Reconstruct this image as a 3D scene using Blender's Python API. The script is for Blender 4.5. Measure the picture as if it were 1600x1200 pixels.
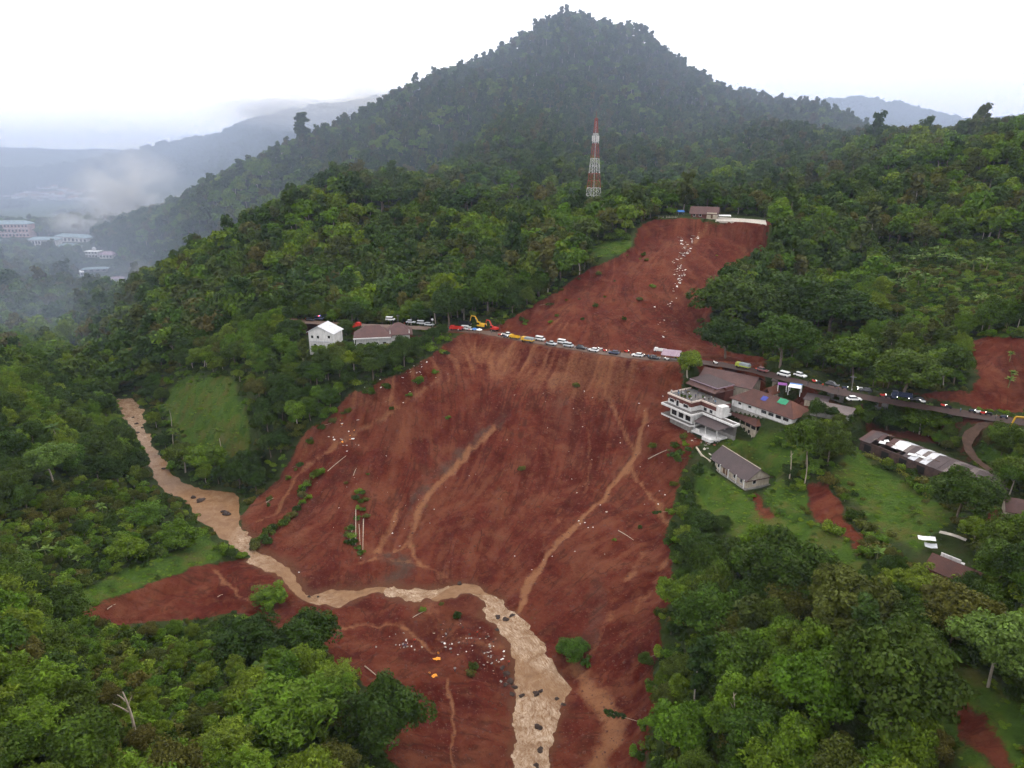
import bpy, bmesh, math, random
import numpy as np
from mathutils import Vector, Matrix

# ------------------------------------------------------------------ scene, camera, world, sun
scene = bpy.context.scene
for o in list(bpy.data.objects):
    bpy.data.objects.remove(o)
COL = scene.collection
R = math.radians

CAM_H, PITCH, FPX = 120.0, R(18.6), 1100.0          # drone 120 m above the river, 1600x1200 photograph
cam_data = bpy.data.cameras.new('drone_camera')
cam_data.sensor_width = 36.0
cam_data.lens = 36.0 * FPX / 1600.0
cam_data.clip_start = 1.0
cam_data.clip_end = 30000.0
cam = bpy.data.objects.new('drone_camera', cam_data)
COL.objects.link(cam)
cam.location = (0, 0, CAM_H)
cam.rotation_euler = (R(90) - PITCH, 0, 0)
scene.camera = cam

SUN_EL, SUN_AZ = R(52), R(25)
world = bpy.data.worlds.new('World')
scene.world = world
world.use_nodes = True
wn, wl = world.node_tree.nodes, world.node_tree.links
wn.clear()
w_out = wn.new('ShaderNodeOutputWorld')
w_bg = wn.new('ShaderNodeBackground')
w_sky = wn.new('ShaderNodeTexSky')
w_sky.sky_type = 'NISHITA'
w_sky.sun_disc = False
w_sky.sun_elevation = SUN_EL
w_sky.sun_rotation = SUN_AZ
w_sky.dust_density = 6.0
w_mix = wn.new('ShaderNodeMix')                       # an even white overcast deck over the clear sky
w_mix.data_type = 'RGBA'
w_mix.inputs['Factor'].default_value = 0.9
w_mix.inputs['B'].default_value = (18.6, 18.3, 18.4, 1)
w_bg.inputs['Strength'].default_value = 0.12
wl.new(w_sky.outputs[0], w_mix.inputs['A'])
wl.new(w_mix.outputs['Result'], w_bg.inputs['Color'])
wl.new(w_bg.outputs[0], w_out.inputs['Surface'])

sun_d = bpy.data.lights.new('sun', 'SUN')
sun_d.energy = 0.8
sun_d.angle = R(25)
sun_d.color = (1.0, 0.96, 0.9)
sun = bpy.data.objects.new('sun', sun_d)
COL.objects.link(sun)
# light comes from behind-left of the hill, high up
sdir = Vector((math.sin(SUN_AZ) * math.cos(SUN_EL), math.cos(SUN_AZ) * math.cos(SUN_EL), math.sin(SUN_EL)))
sun.rotation_euler = sdir.to_track_quat('Z', 'Y').to_euler()
sun.location = (0, 0, 400)

scene.view_settings.view_transform = 'Standard'
scene.view_settings.look = 'None'
scene.view_settings.exposure = 0.0
scene.view_settings.gamma = 1.0
scene.view_settings.use_curve_mapping = False
cy = scene.cycles
cy.use_denoising = True
cy.max_bounces = 3
cy.diffuse_bounces = 1
cy.glossy_bounces = 2
cy.transmission_bounces = 2
cy.volume_bounces = 0
cy.transparent_max_bounces = 6
cy.sample_clamp_indirect = 4.0
cy.use_adaptive_sampling = True
cy.adaptive_threshold = 0.05
cy.volume_step_rate = 3.0
cy.volume_max_steps = 64

# ------------------------------------------------------------------ small numeric helpers
CP, SP = math.cos(PITCH), math.sin(PITCH)

def ray(u, v):
    t = (600.0 - v) / FPX
    return np.array([(u - 800.0) / FPX, CP + t * SP, -SP + t * CP])

def Pz(u, v, z):
    """the point at height z seen at photo position u, v"""
    d = ray(u, v)
    s = (z - CAM_H) / d[2]
    return np.array([d[0] * s, d[1] * s, z])

def Py(u, v, y):
    d = ray(u, v)
    s = y / d[1]
    return np.array([d[0] * s, y, CAM_H + d[2] * s])

def h2(i, j, seed):
    n = (i.astype(np.int64) * 374761393 + j.astype(np.int64) * 668265263 + seed * 2147483647) & 0xffffffff
    n = ((n ^ (n >> 13)) * 1274126177) & 0xffffffff
    n = (n ^ (n >> 16)) & 0xffffffff
    return n / 4294967295.0

def vnoise(x, y, seed=0):
    x = np.asarray(x, float); y = np.asarray(y, float)
    i, j = np.floor(x).astype(np.int64), np.floor(y).astype(np.int64)
    fx, fy = x - i, y - j
    fx = fx * fx * (3 - 2 * fx); fy = fy * fy * (3 - 2 * fy)
    a = h2(i, j, seed) * (1 - fx) + h2(i + 1, j, seed) * fx
    b = h2(i, j + 1, seed) * (1 - fx) + h2(i + 1, j + 1, seed) * fx
    return (a * (1 - fy) + b * fy) * 2 - 1

def fbm(x, y, seed=0, octv=4, gain=0.5):
    s, amp, tot = 0, 1.0, 0
    for k in range(octv):
        s = s + amp * vnoise(x, y, seed + k * 17)
        tot += amp
        amp *= gain; x = x * 2.03 + 3.1; y = y * 2.03 + 7.7
    return s / tot

def sstep(e0, e1, x):
    t = np.clip((x - e0) / (e1 - e0), 0, 1)
    return t * t * (3 - 2 * t)

def poly_sd(px, py, poly):
    """signed distance to a closed polygon, positive inside"""
    poly = np.asarray(poly, float)
    n = len(poly)
    d2 = np.full(px.shape, 1e18)
    ins = np.zeros(px.shape, bool)
    for k in range(n):
        x0, y0 = poly[k][:2]; x1, y1 = poly[(k + 1) % n][:2]
        ex, ey = x1 - x0, y1 - y0
        L = ex * ex + ey * ey + 1e-12
        t = np.clip(((px - x0) * ex + (py - y0) * ey) / L, 0, 1)
        dx, dy = px - x0 - t * ex, py - y0 - t * ey
        d2 = np.minimum(d2, dx * dx + dy * dy)
        c = ((y0 > py) != (y1 > py))
        if abs(ey) > 1e-12:
            ins ^= c & (px < ex * (py - y0) / ey + x0)
    d = np.sqrt(d2)
    return np.where(ins, d, -d)

def line_d(px, py, pts):
    """distance to an open polyline, and the interpolated third value of its points"""
    pts = np.asarray(pts, float)
    best = np.full(px.shape, 1e18); val = np.zeros(px.shape)
    for k in range(len(pts) - 1):
        x0, y0 = pts[k][:2]; x1, y1 = pts[k + 1][:2]
        ex, ey = x1 - x0, y1 - y0
        L = ex * ex + ey * ey + 1e-12
        t = np.clip(((px - x0) * ex + (py - y0) * ey) / L, 0, 1)
        d2 = (px - x0 - t * ex) ** 2 + (py - y0 - t * ey) ** 2
        m = d2 < best
        best = np.where(m, d2, best)
        if pts.shape[1] > 2:
            val = np.where(m, pts[k][2] + t * (pts[k + 1][2] - pts[k][2]), val)
    return np.sqrt(best), val

# ------------------------------------------------------------------ terrain: surveyed points
ZPTS = [  # photo position and height of the ground there
    # river bed
    (190, 628, 3), (230, 720, 2), (300, 780, 1.5), (380, 830, 1), (450, 900, .5), (520, 940, 0), (620, 925, 0), (720, 910, -.5),
    (790, 970, -1), (830, 1050, -1.5), (840, 1200, -2),
    # near bank and slide toe
    (400, 985, 5), (560, 1010, 4), (690, 1040, 3), (650, 1190, 7), (740, 1190, 2), (930, 1190, 2), (960, 1050, 6), (1000, 930, 11),
    (900, 900, 7), (820, 880, 5), (300, 930, 5), (150, 960, 9), (520, 1090, 8),
    # main slide below the road
    (860, 700, 20), (860, 620, 32), (720, 700, 18), (620, 780, 8), (700, 830, 7), (560, 700, 17), (450, 760, 8), (400, 810, 3),
    (620, 610, 33), (700, 545, 42), (1000, 760, 17), (1010, 660, 28), (1030, 600, 38), (960, 820, 13), (520, 860, 4), (760, 600, 34),
    # road bench
    (480, 503, 44), (600, 510, 44), (710, 516, 44), (800, 527, 44), (900, 544, 44), (1000, 557, 44), (1110, 567, 45), (1210, 585, 46),
    (1330, 615, 46), (1470, 638, 45), (1600, 655, 45),
    # right-hand bank, fields and houses
    (1090, 680, 30), (1150, 745, 25), (1190, 690, 31), (1250, 650, 38), (1100, 780, 20), (1150, 810, 23), (1300, 800, 30), (1330, 870, 30),
    (1450, 830, 36), (1450, 720, 36), (1560, 760, 39), (1590, 820, 40), (1500, 900, 37), (1150, 900, 18), (1060, 850, 15), (1100, 1000, 15), (1060, 1190, 14),
    (1250, 1190, 30), (1300, 1000, 28), (1500, 1100, 40), (1590, 1190, 42), (1590, 980, 42), (1180, 1080, 22),
    # left bank
    (340, 1040, 12), (200, 1140, 28), (60, 1190, 38), (20, 1000, 26), (350, 1190, 20), (480, 1180, 12), (130, 900, 10), (60, 820, 16), (20, 700, 26),
    (150, 720, 10), (250, 860, 5), (60, 620, 22), (130, 640, 8),
    # headland between river and slide
    (310, 660, 12), (350, 710, 8), (280, 690, 6), (270, 590, 16), (400, 620, 26), (480, 580, 36), (380, 540, 34), (430, 690, 15), (300, 520, 28),
]
YPTS = [  # photo position, distance, height of the canopy to take off
    # valley to the left
    (120, 555, 400, 2), (60, 500, 480, 6), (180, 440, 640, 4), (20, 372, 860, 4), (130, 400, 760, 4), (240, 420, 700, 8),
    (30, 312, 1750, 2), (150, 318, 1700, 2), (250, 330, 1300, 4), (100, 275, 3200, 0), (0, 262, 4200, 0), (0, 252, 5600, 0), (120, 256, 5200, 0), (200, 262, 4000, 0),
    # near spur above the left houses
    (600, 490, 330, 8), (560, 272, 520, 8), (470, 305, 500, 8), (400, 342, 480, 8), (330, 385, 455, 8), (260, 452, 420, 8), (230, 500, 400, 8),
    (450, 420, 400, 8), (560, 360, 440, 8), (330, 470, 380, 8),
    # central slope and tower knoll
    (720, 470, 320, 8), (700, 380, 405, 8), (700, 280, 520, 8), (750, 205, 640, 8), (820, 330, 455, 8), (900, 330, 462, 3), (930, 322, 470, 1), (820, 420, 360, 8),
    (980, 300, 500, 8), (1000, 240, 580, 8), (1100, 230, 620, 8), (1180, 210, 640, 8), (950, 390, 372, 1), (880, 440, 335, 3),
    # upper slide
    (950, 450, 330, 0), (850, 490, 303, 0), (1050, 500, 303, 0), (1000, 352, 402, 0), (1100, 350, 400, 0), (1195, 352, 396, 0), (1100, 338, 425, 0), (1180, 340, 425, 0), (1020, 340, 425, 0),
    (1080, 420, 347, 0),
    # main mountain
    (890, 14, 860, 14), (830, 45, 850, 14), (790, 62, 845, 14), (720, 100, 830, 16), (640, 138, 810, 16), (560, 180, 790, 16), (470, 212, 770, 14), (400, 255, 750, 12), (340, 298, 730, 10),
    (295, 330, 715, 8), (935, 40, 860, 12), (990, 50, 880, 12), (1040, 85, 890, 14), (1100, 118, 900, 14), (1200, 150, 900, 14), (1300, 175, 900, 14), (1370, 200, 890, 14),
    (850, 110, 770, 12), (700, 190, 700, 12), (580, 250, 650, 10), (480, 290, 620, 8), (880, 170, 700, 12), (1150, 170, 800, 10), (1300, 215, 800, 10),
    # right hill
    (1590, 196, 480, 10), (1500, 205, 500, 10), (1430, 212, 520, 10), (1380, 222, 540, 10), (1280, 225, 600, 8), (1500, 300, 420, 8), (1580, 300, 400, 8), (1450, 420, 335, 2), (1560, 420, 320, 2),
    (1380, 330, 420, 8), (1280, 330, 430, 8), (1250, 420, 360, 12), (1200, 470, 320, 12), (1150, 500, 290, 12), (1300, 520, 275, 10), (1400, 560, 240, 10), (1560, 530, 235, 0), (1500, 500, 262, 4), (1590, 600, 212, 0),
    (1100, 545, 268, 0), (1400, 480, 290, 4),
    # far ridges
    (600, 152, 1850, 8), (520, 172, 1850, 8), (430, 183, 1850, 8), (380, 198, 1880, 8), (300, 232, 1900, 8), (230, 243, 1950, 6), (420, 240, 1500, 6), (330, 275, 1450, 4), (700, 150, 1850, 8),
    (1350, 162, 2500, 8), (1420, 175, 2500, 8), (1480, 190, 2500, 8), (1300, 160, 2500, 8), (1560, 205, 2500, 8),
]
XPTS = [  # ground outside the picture or behind a ridge
    (0, 35, -3), (0, 15, -3), (8, 70, -2.5), (-55, 45, 34), (-110, 70, 42), (-160, 120, 36), (65, 45, 42), (115, 60, 48), (170, 120, 52), (-230, 220, 34), (-330, 330, 30), (-480, 560, 24), (-800, 860, 24),
    (-1500, 1400, 24), (-2600, 2600, 30), (240, 210, 52), (300, 300, 84), (420, 430, 112), (600, 640, 120), (900, 900, 130), (-90, 590, 78), (-170, 580, 48), (-230, 520, 36), (-200, 640, 44), (-40, 650, 100),
    (150, 720, 128), (280, 720, 118), (420, 680, 112), (0, 1150, 150), (200, 1250, 130), (500, 1250, 110), (-300, 1000, 70), (-420, 1100, 50), (0, 1500, 110), (600, 1700, 100), (1200, 1600, 120), (2200, 2500, 110),
    (-400, 2600, 110), (400, 2400, 130), (900, 3500, 90), (0, 4500, 70), (-1500, 4500, 40), (2500, 4500, 90), (0, 7500, 60), (-4000, 7500, 50), (4000, 7500, 60), (-3500, 4500, 40), (-6500, 7000, 50), (6500, 7000, 60),
]
ctrl = [Pz(*p) for p in ZPTS]
for u, v, y, c in YPTS:
    q = Py(u, v, y); q[2] -= c; ctrl.append(q)
ctrl += [np.array(p, float) for p in XPTS]
ctrl = np.array(ctrl)

def warp(x, y):
    y = np.maximum(y, 10.0)
    return x / y, np.log(y) * 0.85

ca, cb = warp(ctrl[:, 0], ctrl[:, 1])
RC = 0.05
def _phi(da, db):
    return np.sqrt(da * da + db * db + RC * RC)
_A = _phi(ca[:, None] - ca[None], cb[:, None] - cb[None]) - 0.004 * np.eye(len(ca))
_n = len(ca)
_M = np.zeros((_n + 1, _n + 1)); _M[:_n, :_n] = _A; _M[:_n, _n] = 1; _M[_n, :_n] = 1
_sol = np.linalg.solve(_M, np.append(ctrl[:, 2], 0))

def base_z(x, y):
    x = np.asarray(x, float); y = np.asarray(y, float)
    sh = x.shape
    a, b = warp(x.ravel(), y.ravel())
    out = np.empty(a.shape)
    for k in range(0, len(a), 20000):
        s = slice(k, k + 20000)
        out[s] = _phi(a[s, None] - ca[None], b[s, None] - cb[None]) @ _sol[:_n] + _sol[_n]
    return out.reshape(sh)

# grid: columns are bearings, rows are distances that grow with range
A_COL = np.concatenate([np.linspace(-1.5, -0.82, 50)[:-1], np.linspace(-0.82, 0.82, 640), np.linspace(0.82, 1.5, 50)[1:]])
B_ROW = np.concatenate([np.linspace(math.log(30), math.log(700), 470)[:-1], np.linspace(math.log(700), math.log(9000), 150)])
NC, NR = len(A_COL), len(B_ROW)
GY = np.exp(B_ROW)[:, None] * np.ones((1, NC))
GX = A_COL[None, :] * GY
GZ = base_z(GX, GY)
# landform noise, stronger on the hills
hill = sstep(300, 620, GY)
GZ += hill * (fbm(GX / 90, GY / 90, 5, 3) * 9 + fbm(GX / 34, GY / 34, 6, 2) * 4.5) * sstep(20, 90, GZ)
for _u, _y, _h, _r in ((888, 860, 5, 34), (838, 852, -2, 26), (930, 862, -9, 20), (990, 880, 8, 42), (1062, 892, -5, 30), (1105, 900, 5, 40), (1290, 900, 7, 45), (760, 840, -6, 35), (700, 828, 5, 30), (600, 800, 5, 35)):
    _x = Py(_u, 100, _y)[0]
    GZ += _h * np.exp(-((GX - _x) ** 2 + (GY - _y) ** 2) / (2 * _r * _r))
GZ += fbm(GX / 22, GY / 22, 9, 3) * 1.0
GZ += sstep(2800, 4200, GY) * (75 * fbm(GX / 330, GY / 900, 15, 5) + 22 * sstep(4200, 5200, GY))

_cidx = np.arange(NC, dtype=float); _ridx = np.arange(NR, dtype=float)
def gsample(G, x, y):
    x = np.asarray(x, float); y = np.maximum(np.asarray(y, float), 31.0)
    ci = np.interp(x / y, A_COL, _cidx); ri = np.interp(np.log(y), B_ROW, _ridx)
    c0 = np.clip(ci.astype(int), 0, NC - 2); r0 = np.clip(ri.astype(int), 0, NR - 2)
    fc, fr = ci - c0, ri - r0
    return (G[r0, c0] * (1 - fc) + G[r0, c0 + 1] * fc) * (1 - fr) + (G[r0 + 1, c0] * (1 - fc) + G[r0 + 1, c0 + 1] * fc) * fr

def zat(x, y):
    return gsample(GZ, x, y)

def hit(u, v, y0=45.0, y1=6000.0):
    """where the line of sight through u, v meets the ground"""
    d = ray(u, v)
    ys = np.exp(np.linspace(math.log(y0), math.log(y1), 1500))
    s = ys / d[1]
    x, z = d[0] * s, CAM_H + d[2] * s
    below = np.nonzero(z <= zat(x, ys))[0]
    if not len(below):
        return np.array([x[-1], ys[-1], z[-1]])
    k = below[0]
    if k:
        ya, yb = ys[k - 1], ys[k]
        for _ in range(20):
            ym = 0.5 * (ya + yb); s = ym / d[1]
            if CAM_H + d[2] * s <= float(zat(d[0] * s, ym)): yb = ym
            else: ya = ym
        s = yb / d[1]
        return np.array([d[0] * s, yb, CAM_H + d[2] * s])
    return np.array([x[0], ys[0], z[0]])

def gpoly(px):
    return np.array([hit(*p)[:2] for p in px])

# ------------------------------------------------------------------ river course
RIV_L = [(180, 622), (190, 650), (205, 672), (222, 697), (232, 717), (240, 745), (252, 768), (286, 778), (304, 803), (332, 832), (360, 852), (385, 862), (397, 886), (430, 897), (455, 920), (480, 942), (508, 952), (548, 942), (588, 930),
         (602, 922), (620, 940), (650, 945), (690, 935), (745, 928), (755, 945), (750, 965), (775, 980), (790, 1000), (800, 1020), (805, 1050), (808, 1090), (803, 1130), (800, 1200), (800, 1300)]
RIV_R = [(208, 622), (225, 642), (228, 665), (237, 693), (246, 710), (262, 722), (272, 745), (302, 762), (380, 768), (382, 800), (372, 818), (400, 838), (404, 862), (428, 868), (456, 881), (470, 905), (482, 925), (520, 923), (570, 918),
         (612, 913), (645, 924), (700, 912), (737, 905), (770, 930), (795, 958), (820, 985), (835, 1010), (850, 1040), (870, 1065), (883, 1090), (882, 1120), (870, 1150), (862, 1200), (862, 1300)]
def riv_z(v):
    return np.interp(v, [600, 720, 780, 830, 900, 940, 1000, 1050, 1200, 1300], [3.4, 2.2, 1.7, 1.2, .5, .1, -.8, -1.4, -2, -2.4])
RLw = [Pz(u, v, riv_z(v)) for u, v in RIV_L]
RRw = [Pz(u, v, riv_z(v)) for u, v in RIV_R]
def _chaikin(p, it=3):
    p = [np.asarray(q, float) for q in p]
    for _ in range(it):
        q = [p[0]]
        for a, b in zip(p[:-1], p[1:]): q += [.75 * a + .25 * b, .25 * a + .75 * b]
        p = q + [p[-1]]
    return p
river_poly = [p[:2] for p in _chaikin(RLw)] + [p[:2] for p in _chaikin(RRw)[::-1]]
def resample(pts, n):
    pts = np.asarray(pts, float)
    L = np.concatenate([[0], np.cumsum(np.linalg.norm(np.diff(pts[:, :2], axis=0), axis=1))])
    t = np.linspace(0, L[-1], n)
    return np.stack([np.interp(t, L, pts[:, k]) for k in range(pts.shape[1])], 1)
riv_mid = np.array([0.5 * (a + b) for a, b in zip(RLw, RRw)])

bb = (GY < 420) & (GX > -420) & (GX < 60)
rsd = np.full(GX.shape, -400.0); rz = np.zeros(GX.shape)
jx = GX + 2.4 * fbm(GX / 5, GY / 5, 31, 4); jy = GY + 2.4 * fbm(GX / 4, GY / 4, 57, 4)
rsd[bb] = poly_sd(jx[bb], jy[bb], river_poly)
_, rzz = line_d(GX[bb], GY[bb], riv_mid); rz[bb] = rzz
out_d = np.maximum(-rsd, 0)
wgt = np.where(bb, 1 - sstep(4, 22, out_d), 0)
bank = rz + 0.2 + 0.16 * out_d
GZ = GZ * (1 - wgt) + bank * wgt
GZ = np.where(rsd > 0, rz - np.minimum(1.3, .30 * rsd), GZ)
GZ = np.where((rsd <= 0) & bb, np.where(out_d < 3, rz + .26 * out_d * (1 - out_d / 3) + GZ * 0 + (np.maximum(GZ, rz + .3) - rz) * (out_d / 3) , np.maximum(GZ, rz + .3)), GZ)

# ------------------------------------------------------------------ main road bench
ROAD = [(430, 499, 44), (480, 503, 44), (560, 508, 44), (650, 512, 44), (710, 515, 44), (760, 519, 44), (800, 527, 44), (850, 536, 44), (900, 544, 44), (960, 553, 44), (1020, 560, 44.2), (1060, 563, 44.5), (1110, 567, 45),
        (1160, 575, 45.6), (1210, 587, 46), (1260, 600, 46.2), (1330, 617, 46), (1400, 629, 45.6), (1470, 640, 45.2), (1530, 650, 45), (1600, 660, 45), (1690, 674, 45)]
def smooth_line(pts, it=3):
    p = np.asarray(pts, float)
    for _ in range(it):
        q = [p[0]]
        for k in range(len(p) - 1):
            q += [0.75 * p[k] + 0.25 * p[k + 1], 0.25 * p[k] + 0.75 * p[k + 1]]
        q.append(p[-1]); p = np.array(q)
    return p
road_w = smooth_line([Pz(*p) for p in ROAD], 2)
TRACK = [(1555, 655, 45), (1525, 668, 43.5), (1508, 690, 41), (1520, 715, 39.5), (1548, 735, 39)]
track_w = smooth_line([Pz(*p) for p in TRACK], 2)
for line, hw, bl in ((road_w, 4.2, 11.0), (track_w, 2.4, 6.0)):
    m = (GY < 420) & (GY > 120)
    d, zz = line_d(GX[m], GY[m], line)
    w = 1 - sstep(hw, bl, d)
    GZ[m] = GZ[m] * (1 - w) + (zz - 0.05) * w
road_d = np.full(GX.shape, 1e3)
m = (GY < 420) & (GY > 120)
road_d[m] = line_d(GX[m], GY[m], road_w)[0]
track_d = np.full(GX.shape, 1e3)
track_d[m] = line_d(GX[m], GY[m], track_w)[0]

# level pads under the houses: (corner pixels, height)
PADS = []
def pad(pixels, z, margin=1.5, blend=5.0, world=None):
    poly = [Pz(u, v, z)[:2] for u, v in pixels] if world is None else world
    global GZ
    c = np.mean(poly, 0)
    m = (np.abs(GX - c[0]) < 60) & (np.abs(GY - c[1]) < 60)
    sd = poly_sd(GX[m], GY[m], poly)
    w = sstep(-margin - blend, -margin, sd)
    GZ[m] = GZ[m] * (1 - w) + (z - 0.06) * w
    PADS.append(np.array(poly))
# ------------------------------------------------------------------ where the ground is bare, grassy, tilled
SLIDE_PX = [(1020, 343), (1002, 349), (985, 385), (960, 402), (925, 415), (880, 450), (830, 480), (785, 505), (765, 516), (722, 522), (690, 545), (662, 575), (605, 592), (560, 607), (522, 645), (490, 672), (468, 686), (450, 720),
            (430, 755), (395, 785), (368, 815), (384, 838), (398, 868), (345, 880), (290, 895), (240, 915), (185, 935), (118, 960), (200, 978), (300, 968), (385, 955), (420, 985), (500, 1000), (555, 1060), (600, 1120), (620, 1200),
            (640, 1290), (1000, 1290), (1000, 1200), (1010, 1120), (1028, 1040), (1040, 960), (1054, 900), (1048, 860), (1042, 840), (1052, 800), (1062, 750), (1072, 722), (1086, 704), (1090, 685), (1078, 662), (1064, 640), (1062, 612),
            (1066, 592), (1058, 568), (1110, 572), (1200, 580), (1200, 560), (1130, 545), (1115, 500), (1110, 450), (1125, 420), (1180, 405), (1200, 385), (1207, 352), (1120, 346)]
CUT_PX = [(1512, 538), (1545, 527), (1610, 533), (1660, 560), (1640, 640), (1560, 640), (1470, 625), (1420, 615), (1530, 612)]
VALLEY_PX = [(108, 548), (130, 545), (146, 556), (130, 572), (108, 566)]
SOILS_PX = [SLIDE_PX, CUT_PX, VALLEY_PX,
            [(1252, 752), (1290, 758), (1330, 798), (1322, 812), (1350, 866), (1340, 874), (1290, 815), (1258, 790)],     # tilled strip
            [(1480, 1080), (1530, 1110), (1580, 1170), (1600, 1210), (1560, 1210), (1520, 1150)],                       # trodden path bottom right
            [(1180, 762), (1196, 782), (1212, 802), (1200, 806), (1176, 778)],                                           # path by the dark roofed house
            [(1560, 790), (1610, 800), (1610, 850), (1560, 840), (1530, 820)],
            [(1180, 590), (1270, 596), (1320, 622), (1290, 640), (1200, 615)]]
GRASS_PX = [[(85, 955), (170, 937), (285, 897), (352, 868), (318, 832), (262, 868), (180, 895), (110, 925)],
            [(262, 606), (300, 588), (362, 590), (384, 640), (392, 695), (345, 728), (292, 700), (262, 650)],
            [(1082, 740), (1120, 750), (1200, 798), (1245, 800), (1330, 850), (1348, 888), (1305, 898), (1240, 852), (1200, 832), (1150, 848), (1090, 800)],
            [(1188, 766), (1210, 748), (1262, 772), (1252, 802), (1212, 802)],
            [(1300, 735), (1340, 700), (1420, 760), (1500, 800), (1450, 845), (1425, 872), (1352, 805)],
            [(1478, 1010), (1520, 1040), (1590, 1100), (1640, 1200), (1500, 1210), (1470, 1100)],
            [(915, 402), (940, 378), (985, 372), (985, 388), (955, 402)],
            [(1530, 690), (1570, 665), (1620, 690), (1620, 740), (1560, 740)],
            [(1535, 527), (1600, 522), (1600, 534), (1545, 534)],
            [(1090, 660), (1200, 690), (1290, 690), (1240, 740), (1130, 690)]]
soil_polys = [gpoly(p) for p in SOILS_PX]
grass_polys = [gpoly(p) for p in GRASS_PX]

def region(polys, amp, freq, soft, seed):
    out = np.full(GX.shape, -1e3)
    qx = GX + amp * fbm(GX / freq, GY / freq, seed, 4); qy = GY + amp * fbm(GX / freq, GY / freq, seed + 5, 4)
    for p in polys:
        lo, hi = p.min(0) - 12, p.max(0) + 12
        m = (GX > lo[0]) & (GX < hi[0]) & (GY > lo[1]) & (GY < hi[1])
        out[m] = np.maximum(out[m], poly_sd(qx[m], qy[m], p))
    return out
soil_sd = region(soil_polys, 3.2, 9.0, 1, 71)
slide_sd = region(soil_polys[:1], 3.2, 9.0, 1, 71)
grass_sd = region(grass_polys, 2.5, 7.0, 1, 91)
M_SOIL = sstep(-2.4, 2.4, soil_sd)
HILL_PX = [[(1385, 392), (1480, 380), (1600, 378), (1680, 400), (1680, 500), (1540, 515), (1430, 520), (1380, 470)], [(540, 360), (600, 330), (640, 345), (600, 390)], [(1520, 285), (1600, 270), (1600, 330), (1540, 335)]]
hill_sd = region([gpoly(p) for p in HILL_PX], 6.0, 14.0, 1, 95)
M_GRASS = np.maximum(sstep(-3.0, 2.5, grass_sd), .85 * sstep(-4, 4, hill_sd)) * (1 - sstep(-.7, .9, soil_sd))

# the slide has dropped below the ground beside it: a scarp round its edge
drop = 2.2 * sstep(0, 5, slide_sd) * (1 - sstep(2, 9, -np.minimum(rsd, 0)) * 0) * sstep(6, 20, np.maximum(-rsd, 0)) * sstep(5, 11, road_d)
GZ -= drop
# scarp wall at the crown: steep face just below the crest line
crest = Py(1100, 348, 399)
cres = sstep(-9, 0, -(GY - 398 - 2 * fbm(GX / 8, GY / 3 * 0, 3, 2))) * sstep(-2, 4, slide_sd) * (GY > 340)
GZ -= 5.0 * cres * sstep(340, 396, GY)

# stepped terraces in the clearing above the river
tp = grass_polys[1]; lo, hi = tp.min(0) - 4, tp.max(0) + 4
m = (GX > lo[0]) & (GX < hi[0]) & (GY > lo[1]) & (GY < hi[1])
w = sstep(-1, 3, poly_sd(GX[m], GY[m], tp))
zt = GZ[m] / 1.3; ft = zt - np.floor(zt)
GZ[m] = GZ[m] * (1 - w) + w * 1.3 * (np.floor(zt) + sstep(.65, .95, ft))

# streaks: noise smeared down the fall line over bare soil
def smear(N, steps, sign):
    gx = np.zeros_like(GZ); gy = np.zeros_like(GZ)
    return N
def blur(G, n=1):
    for _ in range(n):
        G = np.pad(G, 1, mode='edge')
        G = (G[:-2, 1:-1] + G[2:, 1:-1] + G[1:-1, :-2] + G[1:-1, 2:] + 2 * G[1:-1, 1:-1]) / 6
    return G
ZS = blur(GZ, 30)
eps = 3.0
SEL = np.nonzero((soil_sd > -6) & (GY < 420))
sx, sy = GX[SEL], GY[SEL]
def fall_dir(x, y):
    gx = (gsample(ZS, x + eps, y) - gsample(ZS, x - eps, y)) / (2 * eps)
    gy = (gsample(ZS, x, y + eps) - gsample(ZS, x, y - eps)) / (2 * eps)
    L = np.sqrt(gx * gx + gy * gy) + 1e-6
    return -gx / L, -gy / L
def lic(scale, seed, n, step):
    acc = np.zeros(sx.shape); wt = 0
    for sgn in (1, -1):
        x, y = sx.copy(), sy.copy()
        for k in range(n):
            w = 1 - k / n
            acc += w * vnoise(x / scale, y / scale, seed); wt += w
            dx, dy = fall_dir(x, y)
            x = x + sgn * dx * step; y = y + sgn * dy * step
    return acc / wt
STREAK = np.zeros(GX.shape); STREAK2 = np.zeros(GX.shape)
l1 = lic(1.3, 11, 14, 1.1); l2 = lic(4.0, 23, 16, 2.2)
pat = sstep(-.25, .35, fbm(sx / 17, sy / 17, 611, 3)); pat2 = sstep(-.3, .3, fbm(sx / 24, sy / 24, 633, 3))
STREAK[SEL] = l1 / (l1.std() + 1e-6) * (.25 + .85 * pat); STREAK2[SEL] = l2 / (l2.std() + 1e-6) * (.2 + .8 * pat2)
rough = sstep(3, 12, road_d) * sstep(0.5, 5, np.maximum(-rsd, 0))
GZ += M_SOIL * rough * (GY < 420) * (0.12 * np.clip(STREAK, -2, 2) + 0.20 * np.clip(STREAK2, -2, 2) + 0.9 * fbm(GX / 2.2, GY / 2.2, 44, 4) + 1.1 * fbm(GX / 14, GY / 14, 47, 3))

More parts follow.
